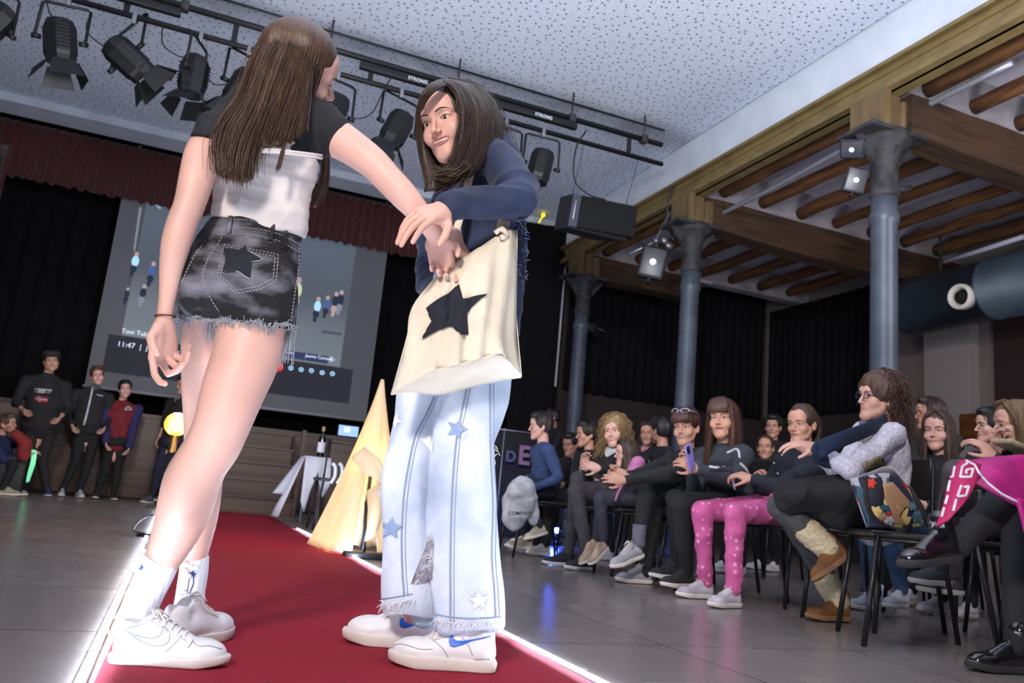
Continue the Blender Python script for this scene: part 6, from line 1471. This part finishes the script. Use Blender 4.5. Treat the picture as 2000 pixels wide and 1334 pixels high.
figure('dim boy in dark clothes half hidden behind the boy in blue', (1114, 868), 7.4, (-1, -.2), (-.5, -.1, .8), s=.92, top=BLK, low=BLK, hc=(.06, .05, .05), sk='d')
f = figure('smiling woman with blond curly hair and white collar, hands together', (1200, 842), 5.25, (-1, -.1), (-.30, .02, .95), (-.08, 1), s=.98, top=(.10, .10, .10), low=(.26, .24, .27), hair='curly', hc=(.36, .27, .17), hc2=(.62, .50, .33), smile=1, hlen=.26, collar=(.82, .82, .84), shoe_c=(.16, .17, .2),
    o={'hip': (1200, 960, 5.3), 'kL': (1125, 958, 5.15), 'kR': (1130, 935, 5.4), 'aL': (1148, 1095, 5.1), 'aR': (1110, 1085, 5.35), 'wL': (1172, 915, 4.98), 'wR': (1145, 918, 5.2), 'eL': (1205, 930, 5.05)}, handdir={'L': (-CR+CU*.3, -CU*.5+CR*.1+np.array([0, 1, 0]), -1), 'R': (CU-CR*.1, np.array([0, -1., 0]), 1)})
figure('small girl in profile with a purple scarf and pink bag strap', (1224, 886), 4.95, (-1, .15), (-.92, .05, .3), (0, 1), s=.80, top=(.14, .11, .17), low=(.20, .19, .25), hair='long', hc=(.14, .10, .08), hlen=.34, shoe_c=(.72, .62, .54), collar=(.17, .12, .22),
    o={'hip': (1255, 975, 4.95), 'kL': (1172, 975, 4.85), 'kR': (1178, 970, 5.0), 'aL': (1178, 1060, 4.85), 'aR': (1165, 1058, 4.98), 'tL': (1150, 1088, 4.8), 'tR': (1142, 1082, 4.95)})
b = MB().tube(catmull([pp(1252, 910, 4.72), pp(1225, 935, 4.70), pp(1208, 960, 4.70), pp(1202, 978, 4.70)], 5), [(.006, .012)]*16, 8); c = Clay(); c.chain([pp(1246, 905, 4.74), pp(1232, 925, 4.72)], [.05, .035], .01); V, F = c.mesh(.007); b.add(V, F.tolist())
tag(b.build('pink_bag', cloth((.72, .42, .62))), 'pink cloth bag with a dangling strap held by the small girl in profile', 'bag')
f = figure('woman with short auburn hair and glasses pushed up on her head, mouth open', (1340, 834), 4.35, (-1, -.1), (-.38, -.02, .92), (-.04, 1), s=.97, top=(.10, .105, .115), low=(.085, .09, .11), hair='pixie', hc=(.15, .07, .06), smile=.9, sk='m', shoe_c=(.66, .65, .68), socks=1, bangs=True, lace=True,
    o={'hip': (1395, 965, 4.45), 'kL': (1268, 945, 4.25), 'kR': (1282, 970, 4.5), 'aL': (1247, 1068, 4.22), 'tL': (1192, 1090, 4.18), 'aR': (1258, 1125, 4.42), 'wL': (1222, 938, 4.12), 'wR': (1228, 930, 4.25), 'eL': (1300, 925, 4.1)}, handdir={'L': (-CR+CU*.2, np.array([0, 1, 0])-CR*.2, -1), 'R': (-CR+CU*.3, np.array([0, -1., 0]), 1)})
MB().tube(catmull([f['an'][1]+np.array([0, 0, .13]), f['an'][1]+np.array([0, 0, .06]), f['an'][1]], 3), .042, 12).build('grey_sock', cloth((.40, .40, .46)), f['root'])
T = lambda x, y, z: f['H']+f['M']@np.array([x, y, z])
b = MB()
for q in (-1, 1): b.tube([T(q*.033+.024*math.cos(t), .088+.010*math.cos(t)*q*-1, .105+.014*math.sin(t)) for t in np.linspace(0, 2*PI, 14, endpoint=False)], .0024, 5, closed=True).tube([T(q*.056, .085, .107), T(q*.088, .02, .09)], .002, 5)
b.tube([T(-.01, .09, .108), T(.01, .09, .108)], .002, 5)
tag(b.build('eyeglasses', mat('pale_glasses', (.70, .70, .76), .2)), 'pale-framed glasses resting on top of the short auburn hair', 'glasses')
gr = cloth((.21, .225, .26), (.15, .165, .20), sc=9, key='grey_marl_fleece')
f = figure('woman with long brown hair and fringe holding a lilac phone', (1412, 818), 3.92, (-1, -.15), (-.28, .08, .95), (-.05, 1), s=.98, top=gr, low=(.085, .09, .11), hair='long', hc=(.17, .09, .06), hc2=(.32, .18, .12), smile=.5, sk='m', bangs=True, hlen=.34, shoe_c=(.15, .16, .19), curl=(.7, .8, .5),
    o={'hip': (1440, 985, 4.0), 'kL': (1330, 985, 3.85), 'kR': (1320, 975, 4.1), 'aL': (1340, 1120, 3.95), 'aR': (1325, 1105, 4.15), 'wL': (1362, 917, 3.72), 'wR': (1350, 915, 3.85), 'eL': (1435, 935, 3.72)}, handdir={'L': (-CR+CU*.6, np.array([0, .8, 0])-CR*.2, -1), 'R': (-CR*.6+CU, np.array([0, -1., 0]), 1)})
bv = bvh_of([f['top']]); wm_ = cloth((.80, .80, .84), key='white_piping'); dg_ = cloth((.13, .14, .16), key='dark_grey_panel')
b = MB(); 
for ln in ([(1385, 912), (1400, 914), (1418, 912)], [(1430, 930), (1434, 945), (1437, 965)], [(1420, 885), (1440, 878), (1445, 895)], [(1445, 905), (1455, 915), (1462, 925)]): decal_line(bv, ln, .008, wm_, '', f['root'], mb=b, off=.002)
if b.n: b.build('white_stripes', wm_, f['root'])
decal(bv, [(1385, 920), (1420, 920), (1432, 925), (1432, 905), (1390, 900)], dg_, 'chest_panel', f['root'], cuts=2)
ph = pp(1348, 893, 3.66); R_ = frame_from(nrm(CC-ph)*.6+CR*.8, CU+CR*-.35); phn = empty('mobile_phone', ph, 'lilac mobile phone held upright by the long-haired woman', 'phone')
MB().rbox(ph, (.073, .036, .0045), .004, R_).build('phone_case', mat('lilac_phone', (.56, .50, .80), .35), phn); MB().rbox(ph+R_[:, 0]*.045+R_[:, 1]*.014+R_[:, 2]*.006, (.020, .016, .003), .003, R_).build('camera_bump', mat('phone_dark', (.12, .11, .2), .2), phn)
pk_ = mat('pink_star_leggings', (.78, .36, .58), .8, c2=(.72, .31, .53), scale=14, bump=.15)
def dots(m):
    N, L = m.node_tree.nodes, m.node_tree.links; B = N['Principled BSDF']; old = B.inputs['Base Color'].links[0].from_socket
    tc = N.new('ShaderNodeTexCoord'); v = N.new('ShaderNodeTexVoronoi'); v.inputs['Scale'].default_value = 24; v.inputs['Randomness'].default_value = .35; L.new(tc.outputs['Object'], v.inputs['Vector'])
    lt = N.new('ShaderNodeMath'); lt.operation = 'LESS_THAN'; lt.inputs[1].default_value = .24; L.new(v.outputs['Distance'], lt.inputs[0]); x = N.new('ShaderNodeMix'); x.data_type = 'RGBA'; x.inputs[7].default_value = srgb((.88, .58, .74))+(1,)
    L.new(lt.outputs[0], x.inputs[0]); L.new(old, x.inputs[6]); L.new(x.outputs[2], B.inputs['Base Color'])
dots(pk_)
f = figure('girl with tied-back brown hair, navy jacket and pink leggings', (1566, 828), 3.62, (-1, -.15), (-.50, -.02, .85), (-.03, 1), s=.93, top=(.08, .11, .17), low=pk_, hair='pony', hc=(.16, .11, .08), smile=0, sk='m', shoe_c=(.76, .74, .78), wide=1.1, socks=1, jaw=.95, lace=True,
    o={'hip': (1545, 990, 3.75), 'kL': (1436, 1002, 3.45), 'kR': (1372, 998, 3.75), 'aL': (1432, 1160, 3.47), 'aR': (1378, 1145, 3.80), 'wL': (1470, 935, 3.55), 'wR': (1484, 938, 3.72), 'eL': (1520, 950, 3.45)})
b = MB(); bv = bvh_of([f['top']])
for (x, y) in ((1513, 905), (1520, 925), (1528, 890)): q = hit(bv, x, y, .004); (b.ell(q, .006, seg=8, rings=6) if q is not None else None)
if b.n: b.build('jacket_toggles', mat('pale_toggle', (.7, .68, .6), .4), f['root'])
# woman with glasses in the white quilted jumper
wq = mat('white_quilted_knit', (.80, .79, .84), .85, c2=(.72, .71, .78), scale=60, bump=.9, bscale=110, detail=0)
gk = cloth((.27, .27, .28), (.21, .21, .22), sc=40, key='grey_knit_tights')
f = figure('woman in white quilted jumper and glasses with one arm slung in a navy scarf', (1716, 775), 2.98, (-1, -.1), (-.80, .06, .58), (.05, 1), s=.98, top=wq, low=gk, hair='curly', hc=(.16, .10, .08), hc2=(.34, .22, .16), hlen=.28, sk='l', legs=True, hang=1.65, shoe_c=(.45, .28, .13), sole_c=(.52, .38, .27), ft=.10, wide=1.05,
    o={'hip': (1712, 1010, 3.05), 'kL': (1525, 990, 3.0), 'aL': (1620, 1075, 2.88), 'tL': (1575, 1108, 2.86), 'kR': (1545, 1010, 3.25), 'aR': (1640, 1180, 3.12), 'sL': (1742, 850, 2.85), 'sR': (1690, 845, 3.15), 'wL': (1592, 872, 2.88), 'eL': (1660, 918, 2.78), 'wR': (1602, 888, 3.1), 'eR': (1640, 930, 3.1), 'chest': (1722, 915, 3.02)},
    handdir={'L': (-CR+CU*.15, -CU+np.array([0, .3, 0]), -1), 'R': (-CR+CU*.2, CU, 1)}, curl=(.3, .4, .3))
fw = f; T = lambda x, y, z: f['H']+f['M']@np.array([x, y, z])
b = MB()
for q in (-1, 1): b.tube([T(q*.032+.022*math.cos(t), .099-.010*abs(math.cos(t)), .000+.014*math.sin(t)) for t in np.linspace(0, 2*PI, 18, endpoint=False)], .0022, 6, closed=True).tube([T(q*.054, .090, .005), T(q*.078, .03, .006), T(q*.079, -.01, .0)], .0022, 6)
b.tube([T(-.010, .1, .003), T(0, .104, .006), T(.010, .1, .003)], .002, 6); tag(b.build('eyeglasses', mat('dark_glasses_frame', (.16, .15, .24), .3)), 'dark rectangular glasses worn by the woman in the white jumper', 'glasses')
nb_ = mat('navy_scarf_cloth', (.08, .14, .25), .9, c2=(.06, .11, .20), scale=20, bump=.4, bscale=50)
b = MB().tube(catmull([pp(1740, 812, 3.08), pp(1726, 824, 2.92), pp(1692, 840, 2.78), pp(1650, 856, 2.74), pp(1612, 872, 2.76), pp(1592, 888, 2.82)], 6), [(.036, .012)]*31, 10, flat=CU).tube(catmull([pp(1600, 868, 2.80), pp(1592, 885, 2.80), pp(1610, 900, 2.82), pp(1640, 905, 2.86), pp(1660, 915, 2.9)], 5), [(.03, .012)]*21, 10, flat=CU)
tag(b.build('navy_scarf', nb_), 'navy scarf sling running from the neck to the raised wrists of the woman in white', 'scarf')
bvw = bvh_of([f['top']]); kh = cloth((.36, .33, .20), (.62, .58, .50), sc=30, key='khaki_print_panel'); decal(bvw, [(1680, 905), (1722, 888), (1742, 930), (1700, 935)], kh, 'khaki_panel', f['root'], cuts=3, off=.004)
decal(bvw, [(1660, 838), (1700, 826), (1712, 845), (1690, 868), (1668, 858)], kh, 'khaki_panel', f['root'], cuts=2, off=.004)
fu = mat('cream_sheepskin', (.78, .72, .60), .95, c2=(.70, .64, .52), scale=60, bump=.8, bscale=90)
for q in (1, -1):
    a = f['an'][q]; k_ = nrm(f['kn'][q]-a); c = Clay(); c.chain([a+k_*.02, a+k_*.115], [.055, .060], .01); clay_obj('boot_cuff', c, fu, f['root'], .006, wr=(.003, 60, (1, 1, 1)))
c = Clay(); c.chain([pp(1690, 965, 2.88), pp(1620, 965, 2.85), pp(1560, 965, 2.9), pp(1545, 985, 2.95)], [.13, .13, .10, .07], .05, (np.array([0, 0, 1.]), .62)); c.chain([pp(1640, 1000, 2.85), pp(1700, 1030, 2.85)], [.08, .06], .04)
tag(clay_obj('black_coat', c, cloth((.065, .065, .08)), None, .009, wr=(.012, 11, (1, 1, 1)), seed=5), 'black coat bundled on the lap of the woman in white', 'coat')
# --- second row
jn = cloth((.25, .36, .52), key='blue_jeans')
figure('young woman with long brown hair in dark clothes behind the woman in white', (1832, 842), 3.45, (-1, -.2), (-.30, .05, .93), (-.05, 1), s=.95, top=(.10, .095, .13), low=jn, hair='long', hc=(.17, .12, .10), hlen=.42, smile=.1, sk='l', shoe_c=(.74, .73, .78), eyes=.45,
    o={'kL': (1735, 1020, 3.4), 'kR': (1690, 1020, 3.7), 'aL': (1760, 1160, 3.4), 'aR': (1705, 1165, 3.65)})
figure('dark-haired boy mostly hidden above the young woman with long hair', (1816, 808), 4.15, (-1, -.2), (-.8, 0, .4), s=.95, top=(.12, .10, .11), low=BLK, hc=(.13, .08, .07), sk='m')
figure('boy with black hair looking left, below the orange cupboard', (1936, 832), 3.55, (-1, -.1), (-.85, .0, .45), (0, 1), s=.92, top=(.16, .14, .18), low=BLK, hc=(.09, .08, .08), sk='l')
gt_ = cloth((.32, .30, .30), (.26, .24, .25), sc=30, key='grey_brown_trousers')
f = figure('laughing fair-haired girl in profile at the right edge of the photo', (1984, 832), 2.62, (-1, .05), (-.88, .0, .42), (0, 1), s=.98, top=(.12, .12, .15), low=gt_, hair='wavy', hc=(.34, .26, .18), hc2=(.50, .40, .28), hlen=.30, hang=1.9, smile=.9, sk='l', shoe_c=(.30, .30, .34),
    o={'hip': (2030, 960, 2.75), 'kL': (1868, 925, 2.62), 'kR': (1880, 935, 2.85), 'aL': (1836, 1110, 2.75), 'aR': (1860, 1130, 2.95), 'wL': (1945, 895, 2.50), 'wR': (1945, 890, 2.62)})
tag(MB().rbox(pp(1980, 872, 2.46), (.085, .05, .012), .01, Rot((0, 1, 0), .2)).build('cream_pouch', cloth((.70, .64, .52))), 'cream pouch held by the laughing girl at the right edge', 'pouch')
# --- back row faces
figure('woman with dark glasses and pale pink scarf behind the curly-haired woman', (1264, 846), 6.9, (-1, -.2), (-.15, 0, 1), s=.95, top=(.11, .09, .11), low=BLK, hc=(.12, .08, .08), hair='long', hlen=.25, collar=(.72, .50, .58), sk='m')
figure('person with dark hair turned away between curly hair and short hair', (1290, 840), 6.2, (-1, .2), (-.6, 0, -.6), s=.98, top=(.09, .09, .13), low=BLK, hc=(.08, .07, .09), sk='m')
figure('boy with black hair far back, above the grey-jacketed woman\'s shoulder', (1510, 833), 6.3, (-1, -.2), (-.15, .0, 1), s=.92, top=BLK, low=BLK, hc=(.06, .05, .05), sk='m', stand=True)
figure('small girl looking up between the phone woman and the ponytail girl', (1495, 874), 5.6, (-1, -.2), (-.12, .10, 1), s=.86, top=(.15, .15, .22), low=BLK, hc=(.18, .12, .09), hair='pony', sk='m')
figure('pupil sitting low in the dark behind the blue-sweatshirt boy', (1078, 815), 9.6, (-1, -.2), (-.9, 0, .2), s=.95, top=BLK, low=BLK, hc=(.06, .05, .05), sk='d')
# --- person at the right edge: black trousers, pink coat, patent boots
bl2 = cloth((.075, .08, .10), key='black_trouser_cloth'); pat = mat('black_patent_leather', (.06, .055, .06), .12, c2=(.10, .10, .11), scale=25, coat=.8, bump=.3, bscale=30)
f = figure('person cut by the right frame edge in black trousers and glossy black boots', (2120, 800), 2.15, (-1, .05), (-.7, 0, .5), s=1.0, top=(.45, .08, .32), low=bl2, hair='long', hc=(.10, .07, .06), shoe_c=pat, sole_c=(.15, .15, .16), ft=.12, seat=True, chairlab='chair beyond the right frame edge, holding the person in patent boots',
    o={'hip': (2130, 1010, 2.2), 'kL': (1985, 950, 2.0), 'aL': (1872, 1075, 1.98), 'tL': (1790, 1085, 1.98), 'kR': (1990, 1010, 2.15), 'aR': (1985, 1275, 2.05), 'wL': (2060, 920, 2.0), 'wR': (2060, 930, 2.2)})
pkc = mat('magenta_quilted_coat', (.68, .08, .46), .6, c2=(.56, .05, .38), scale=14, bump=.5, bscale=16)
rows = [[(1880, 905, 1.96), (1925, 897, 1.90), (1965, 892, 1.88), (2010, 888, 1.88), (2070, 885, 1.9)], [(1895, 925, 1.88), (1935, 930, 1.84), (1970, 940, 1.83), (2015, 950, 1.84), (2075, 955, 1.86)], [(1905, 945, 1.86), (1940, 962, 1.82), (1985, 985, 1.80), (2020, 1000, 1.82), (2080, 1015, 1.84)]]
pc = empty('magenta_coat', pp(1990, 940, 1.85), 'magenta quilted coat with white key-pattern lining laid over knees at the right edge', 'coat')
sh_ = MB().sheet(gridm(rows), .014).build('coat_shell', pkc, pc)
ln_ = MB().sheet(gridm([[(1862, 915, 1.9), (1884, 898, 1.86), (1915, 908, 1.84)], [(1852, 950, 1.88), (1878, 945, 1.84), (1905, 945, 1.82)], [(1842, 990, 1.88), (1862, 985, 1.85), (1885, 980, 1.83)], [(1830, 1028, 1.88), (1842, 1022, 1.86), (1852, 1018, 1.85)]]), .010).build('lining_panel', mat('crimson_lining', (.62, .06, .30), .7), pc)
MB().sheet(gridm([[(1985, 972, 1.79), (2010, 975, 1.79), (2050, 980, 1.8)], [(1995, 1010, 1.79), (2020, 1012, 1.79), (2050, 1020, 1.8)], [(2002, 1040, 1.79), (2020, 1045, 1.79), (2050, 1060, 1.8)]]), .012).build('coat_sleeve', pkc, pc)
bvl = bvh_of([ln_, sh_]); wk = cloth((.84, .80, .86), key='white_key_pattern'); b = MB()
for ln in ([(1890, 905), (1880, 912), (1876, 932), (1896, 932), (1900, 916), (1888, 918), (1887, 926)], [(1878, 948), (1870, 970), (1886, 968), (1892, 950), (1882, 952)], [(1866, 912), (1862, 932), (1858, 932)], [(1856, 940), (1852, 960)], [(1852, 968), (1847, 985)], [(1845, 992), (1840, 1010)], [(1868, 975), (1862, 998)], [(1886, 900), (1902, 908), (1912, 925), (1930, 945), (1955, 965), (1985, 980), (2010, 985)]):
    Q = [(a, c_) for a, c_ in ln]; P = []
    for i in range(len(Q)-1):
        for t in np.linspace(0, 1, 6): h_ = hit(bvl, Q[i][0]*(1-t)+Q[i+1][0]*t, Q[i][1]*(1-t)+Q[i+1][1]*t, .002); P += [h_] if h_ is not None else []
    if len(P) > 1: b.tube(P, .0042, 6)
b.build('key_pattern', wk, pc)
# empty chair with the printed tote on it
cq = atz(1752, 1050, .0)
cpos = pp(1772, 1046, 2.55); chx = chair((cpos[0], cpos[1]), (-1, .6), 'empty dark chair carrying the colourful printed bag, nearest the camera', .59, .055)
zb = .452; bgp = np.array([cpos[0]-.02, cpos[1]-.08, zb])
pb_ = empty('printed_tote_bag', bgp, 'colourful flower-patterned tote bag standing on the empty chair', 'bag')
def prmat():
    m, N, L, B = new_mat('flower_print'); B.inputs['Roughness'].default_value = .7; tc = N.new('ShaderNodeTexCoord'); v = N.new('ShaderNodeTexVoronoi'); v.inputs['Scale'].default_value = 17; n = N.new('ShaderNodeTexNoise'); n.inputs['Scale'].default_value = 12
    L.new(tc.outputs['Object'], n.inputs[0]); mx = N.new('ShaderNodeMix'); mx.data_type = 'VECTOR'; mx.inputs[0].default_value = .12; L.new(tc.outputs['Object'], mx.inputs[4]); L.new(n.outputs[1], mx.inputs[5]); L.new(mx.outputs[1], v.inputs['Vector'])
    sp_ = N.new('ShaderNodeSeparateColor'); L.new(v.outputs['Color'], sp_.inputs[0]); cr = N.new('ShaderNodeValToRGB'); cr.color_ramp.interpolation = 'CONSTANT'; e = cr.color_ramp.elements
    e[0].position = 0; e[0].color = srgb((.10, .11, .20))+(1,); e[1].position = .25; e[1].color = srgb((.72, .16, .10))+(1,)
    for p_, c_ in ((.42, (.80, .72, .45)), (.58, (.18, .32, .38)), (.72, (.62, .62, .66)), (.86, (.12, .09, .14))): q = e.new(p_); q.color = srgb(c_)+(1,)
    L.new(sp_.outputs[0], cr.inputs[0]); L.new(cr.outputs[0], B.inputs['Base Color']); return m
flm = prmat()
rows = [[(1660, 935, 2.44), (1690, 930, 2.38), (1735, 925, 2.38), (1775, 950, 2.44)], [(1672, 970, 2.44), (1705, 965, 2.36), (1755, 960, 2.36), (1792, 985, 2.42)], [(1690, 1010, 2.44), (1720, 1005, 2.37), (1775, 1000, 2.37), (1805, 1010, 2.42)], [(1693, 1030, 2.44), (1725, 1029, 2.40), (1780, 1029, 2.40), (1812, 1027, 2.42)]]
fp_ = MB().sheet(gridm(rows), .005).build('front_panel', flm, pb_)
rows = [[(1660, 935, 2.44), (1700, 922, 2.55), (1740, 912, 2.55), (1775, 950, 2.44)], [(1672, 970, 2.44), (1710, 962, 2.6), (1755, 960, 2.6), (1792, 985, 2.42)], [(1693, 1030, 2.44), (1725, 1027, 2.56), (1780, 1027, 2.56), (1812, 1027, 2.42)]]
MB().sheet(gridm(rows), .005).build('back_panel', cloth((.62, .62, .68)), pb_)
MB().tube(catmull([pp(1775, 950, 2.43), pp(1790, 975, 2.40), pp(1805, 1005, 2.39), pp(1816, 1028, 2.40)], 5), [(.012, .003)]*16, 6, flat=CR).tube(catmull([pp(1690, 932, 2.37), pp(1692, 975, 2.345), pp(1705, 1010, 2.35), pp(1730, 1027, 2.36), pp(1745, 1028, 2.36)], 5), [(.010, .002)]*21, 6, flat=CR).build('strap', cloth((.10, .09, .12)), pb_)
bvf = bvh_of([fp_]); decal(bvf, [(1722, 945), (1742, 942), (1758, 960), (1774, 978), (1775, 988), (1765, 992), (1748, 985), (1758, 1010), (1772, 1026), (1745, 1022), (1740, 1000), (1728, 975)], mat('tan_print_shape', (.60, .46, .34), .7), 'tan_print', pb_, off=.004, cuts=2)
decal(bvf, [(1692, 935), (1720, 932), (1726, 950), (1724, 985), (1700, 995), (1692, 970)], mat('dark_print_shape', (.09, .10, .15), .7), 'dark_print', pb_, off=.003, cuts=2)
for x, y, rr, c_ in ((1710, 998, 10, (.78, .68, .42)), (1722, 1008, 8, (.60, .50, .34)), (1735, 1016, 9, (.66, .66, .72)), (1700, 945, 9, (.74, .20, .12)), (1790, 1010, 11, (.24, .38, .44)), (1780, 990, 7, (.34, .46, .52))):
    decal(bvf, [(x+rr*(1+.25*math.cos(6*t))*math.cos(t), y+rr*(1+.25*math.cos(6*t))*math.sin(t)) for t in np.linspace(0, 2*PI, 24, endpoint=False)], mat('print_%d' % x, c_, .7), 'flower_print', pb_, off=.0055, cuts=1)
# --- pupils standing by the stage
f = figure('tall boy in flat cap and black sweater with NORWAY flag badge', (100, 705), 10.2, (.15, -1), (.12, .0, 1), (.02, 1), stand=True, top=(.085, .09, .11), low=(.10, .075, .09), shoe_c=(.16, .20, .38), sole_c=(.72, .72, .78), hair='short', hc=(.07, .06, .06), sk='m', wide=1.35, sleeve=.72, jaw=1.1,
    o={'wL': (118, 815, 10.05), 'wR': (44, 800, 10.0), 'hip': (82, 830, 10.2), 'aL': (92, 958, 10.15), 'aR': (48, 955, 10.3)})
T = lambda x, y, z: f['H']+f['M']@np.array([x, y, z])*f['s']
c = Clay(); c.ell(T(0, .005, .085), np.array([.088, .100, .045]), f['M'], .01); c.ell(T(0, .085, .062), np.array([.070, .050, .012]), f['M'], .01); tag(clay_obj('flat_cap', c, cloth((.16, .14, .14)), None, .006), 'dark flat cap worn by the tall boy by the stage', 'cap')
bv = bvh_of([f['top']]); decal(bv, [(68, 758), (101, 761), (101, 769), (68, 767)], cloth((.72, .70, .72), key='badge_white'), 'name_badge', f['root'], off=.006, cuts=2)
q = hit(bv, 69, 767, .013); 
if q is not None: text_mesh('NORWAY', .058, q, (1, 0, -.03), (0, 0, 1), cloth((.08, .08, .1), key='badge_black'), 'badge_text', f['root'], .001, bold=True)
for pl_, c_ in (([(68, 773), (93, 776), (93, 787), (69, 785)], (.62, .10, .14)), ([(68, 777.5), (93, 780), (93, 782.5), (68, 780)], (.80, .78, .82)), ([(75, 773.5), (78.5, 774), (79, 786), (76, 786)], (.80, .78, .82)), ([(68, 778.3), (93, 780.8), (93, 781.7), (68, 779.2)], (.12, .14, .40)), ([(76.2, 774), (77.5, 774), (78, 786), (76.8, 786)], (.12, .14, .40))):
    decal(bv, pl_, cloth(c_, key='flag_%d' % int(c_[0]*100)), 'flag_badge', f['root'], off=.006+.002*[.62, .80, .12].index(c_[0]), cuts=2, thick=.001)
f = figure('boy in a black padded jacket with pale zip, second from the tall boy', (190, 734), 10.55, (.2, -1), (.12, .05, 1), (-.03, 1), stand=True, top=(.10, .105, .12), low=(.06, .06, .065), shoe_c=(.70, .70, .74), hair='short', hc=(.20, .14, .10), sk='l', wide=1.3, collar=(.34, .34, .38), smile=.3,
    o={'hip': (172, 840, 10.55), 'aL': (155, 960, 10.5), 'aR': (122, 958, 10.5), 'wL': (205, 835, 10.4), 'wR': (140, 830, 10.4)})
bv = bvh_of([f['top']]); b = decal_line(bv, [(181, 757), (174, 790), (164, 830), (161, 842)], .012, wm_, 'zip', f['root'], off=.003); b = MB(); decal_line(bv, [(189, 771), (200, 774)], .007, wm_, '', f['root'], mb=b, off=.004); (b.build('chest_mark', wm_, f['root']) if b.n else None)
f = figure('boy in a red sweatshirt with purple-blue sleeves standing by the stage', (244, 760), 10.6, (.1, -1), (.08, .05, 1), (.02, 1), stand=True, top=cloth((.46, .07, .13), key='crimson_sweatshirt'), low=(.055, .055, .065), shoe_c=(.10, .10, .12), hair='short', hc=(.05, .04, .04), sk='l', wide=1.3, smile=.2,
    o={'hip': (228, 862, 10.6), 'aL': (222, 965, 10.55), 'aR': (190, 962, 10.55), 'wL': (252, 872, 10.45), 'wR': (207, 862, 10.45)})
for q in (1, -1):
    c = Clay(); c.chain([f['sh'][q]+f['l']*q*.015, f['el'][q], f['wr'][q]], np.array([.066, .056, .044]), .02); clay_obj('sleeve', c, cloth((.16, .14, .34), key='purple_blue_sleeve'), f['root'], .008, wr=.004)
bv = bvh_of([f['top']]); b = MB(); decal_line(bv, [(244, 800), (248, 795), (252, 795), (256, 800), (244, 800)], .008, wm_, '', f['root'], mb=b, off=.004); (b.build('chest_mark', wm_, f['root']) if b.n else None)
f = figure('boy in a dark printed shirt looking left, partly behind the girl\'s knee', (360, 752), 10.6, (-.6, -1), (-.85, .0, .5), (.03, 1), stand=True, top=(.11, .09, .10), low=(.10, .12, .20), shoe_c=(.34, .34, .38), hair='short', hc=(.06, .05, .05), sk='m', wide=1.2, sleeve=.35, o={'aL': (318, 968, 10.5), 'aR': (298, 972, 10.5), 'hip': (338, 865, 10.6), 'kL': (322, 915, 10.5), 'kR': (310, 915, 10.5)})
bv = bvh_of([f['top']]); q = hit(bv, 342, 785, .02)
if q is not None: text_mesh('PSG', .10, q, (1, 0, 0), (0, 0, 1), cloth((.42, .40, .42)), 'shirt_print', f['root'], .001, bold=True)
f = figure('small boy in blue and red jacket crouching at the left edge, hand to mouth', (14, 828), 9.9, (1, -.3), (.80, .0, .45), (.0, 1), s=.86, top=(.10, .14, .32), low=(.08, .08, .10), shoe_c=(.60, .58, .48), hair='short', hc=(.20, .14, .10), sk='m', seat=False, sleeve=1., o={'hip': (8, 905, 9.9), 'kL': (25, 908, 9.7), 'kR': (30, 905, 9.95), 'aL': (6, 957, 9.7), 'aR': (24, 955, 9.9), 'wL': (30, 842, 9.72), 'eL': (48, 868, 9.7)}, handdir={'L': (-CR*.8+CU*.3, CR*.3+np.array([0, 1, 0]), -1)})
c = Clay(); c.chain([pp(30, 848, 9.66), pp(48, 865, 9.66), pp(46, 890, 9.66)], [.05, .065, .06], .03); clay_obj('red_sleeve', c, cloth((.50, .12, .10)), f['root'], .009, wr=.005)
st_ = MB().rbox(pp(8, 935, 9.92)*[1, 1, 0]+np.array([0, 0, .2]), (.2, .2, .2), .02); tag(st_.build('dark_block_seat', mat('seat_block', (.08, .08, .09), .6)), 'dark block the small crouching boy sits on', 'stool')
tag(MB().sheet(gridm([[(62, 878, 9.8), (70, 880, 9.8), (72, 884, 9.8)], [(60, 900, 9.78), (66, 903, 9.78), (69, 906, 9.78)], [(54, 925, 9.76), (60, 922, 9.76), (64, 920, 9.76)], [(51, 942, 9.75), (54, 942, 9.75), (57, 940, 9.75)]]), .02).build('green_ribbon', mat('mint_green_glow', (.45, .80, .62), .5, emit=(.40, .85, .62), estr=.5)), 'mint green glowing strip held beside the tall boy\'s leg', 'glow strip')
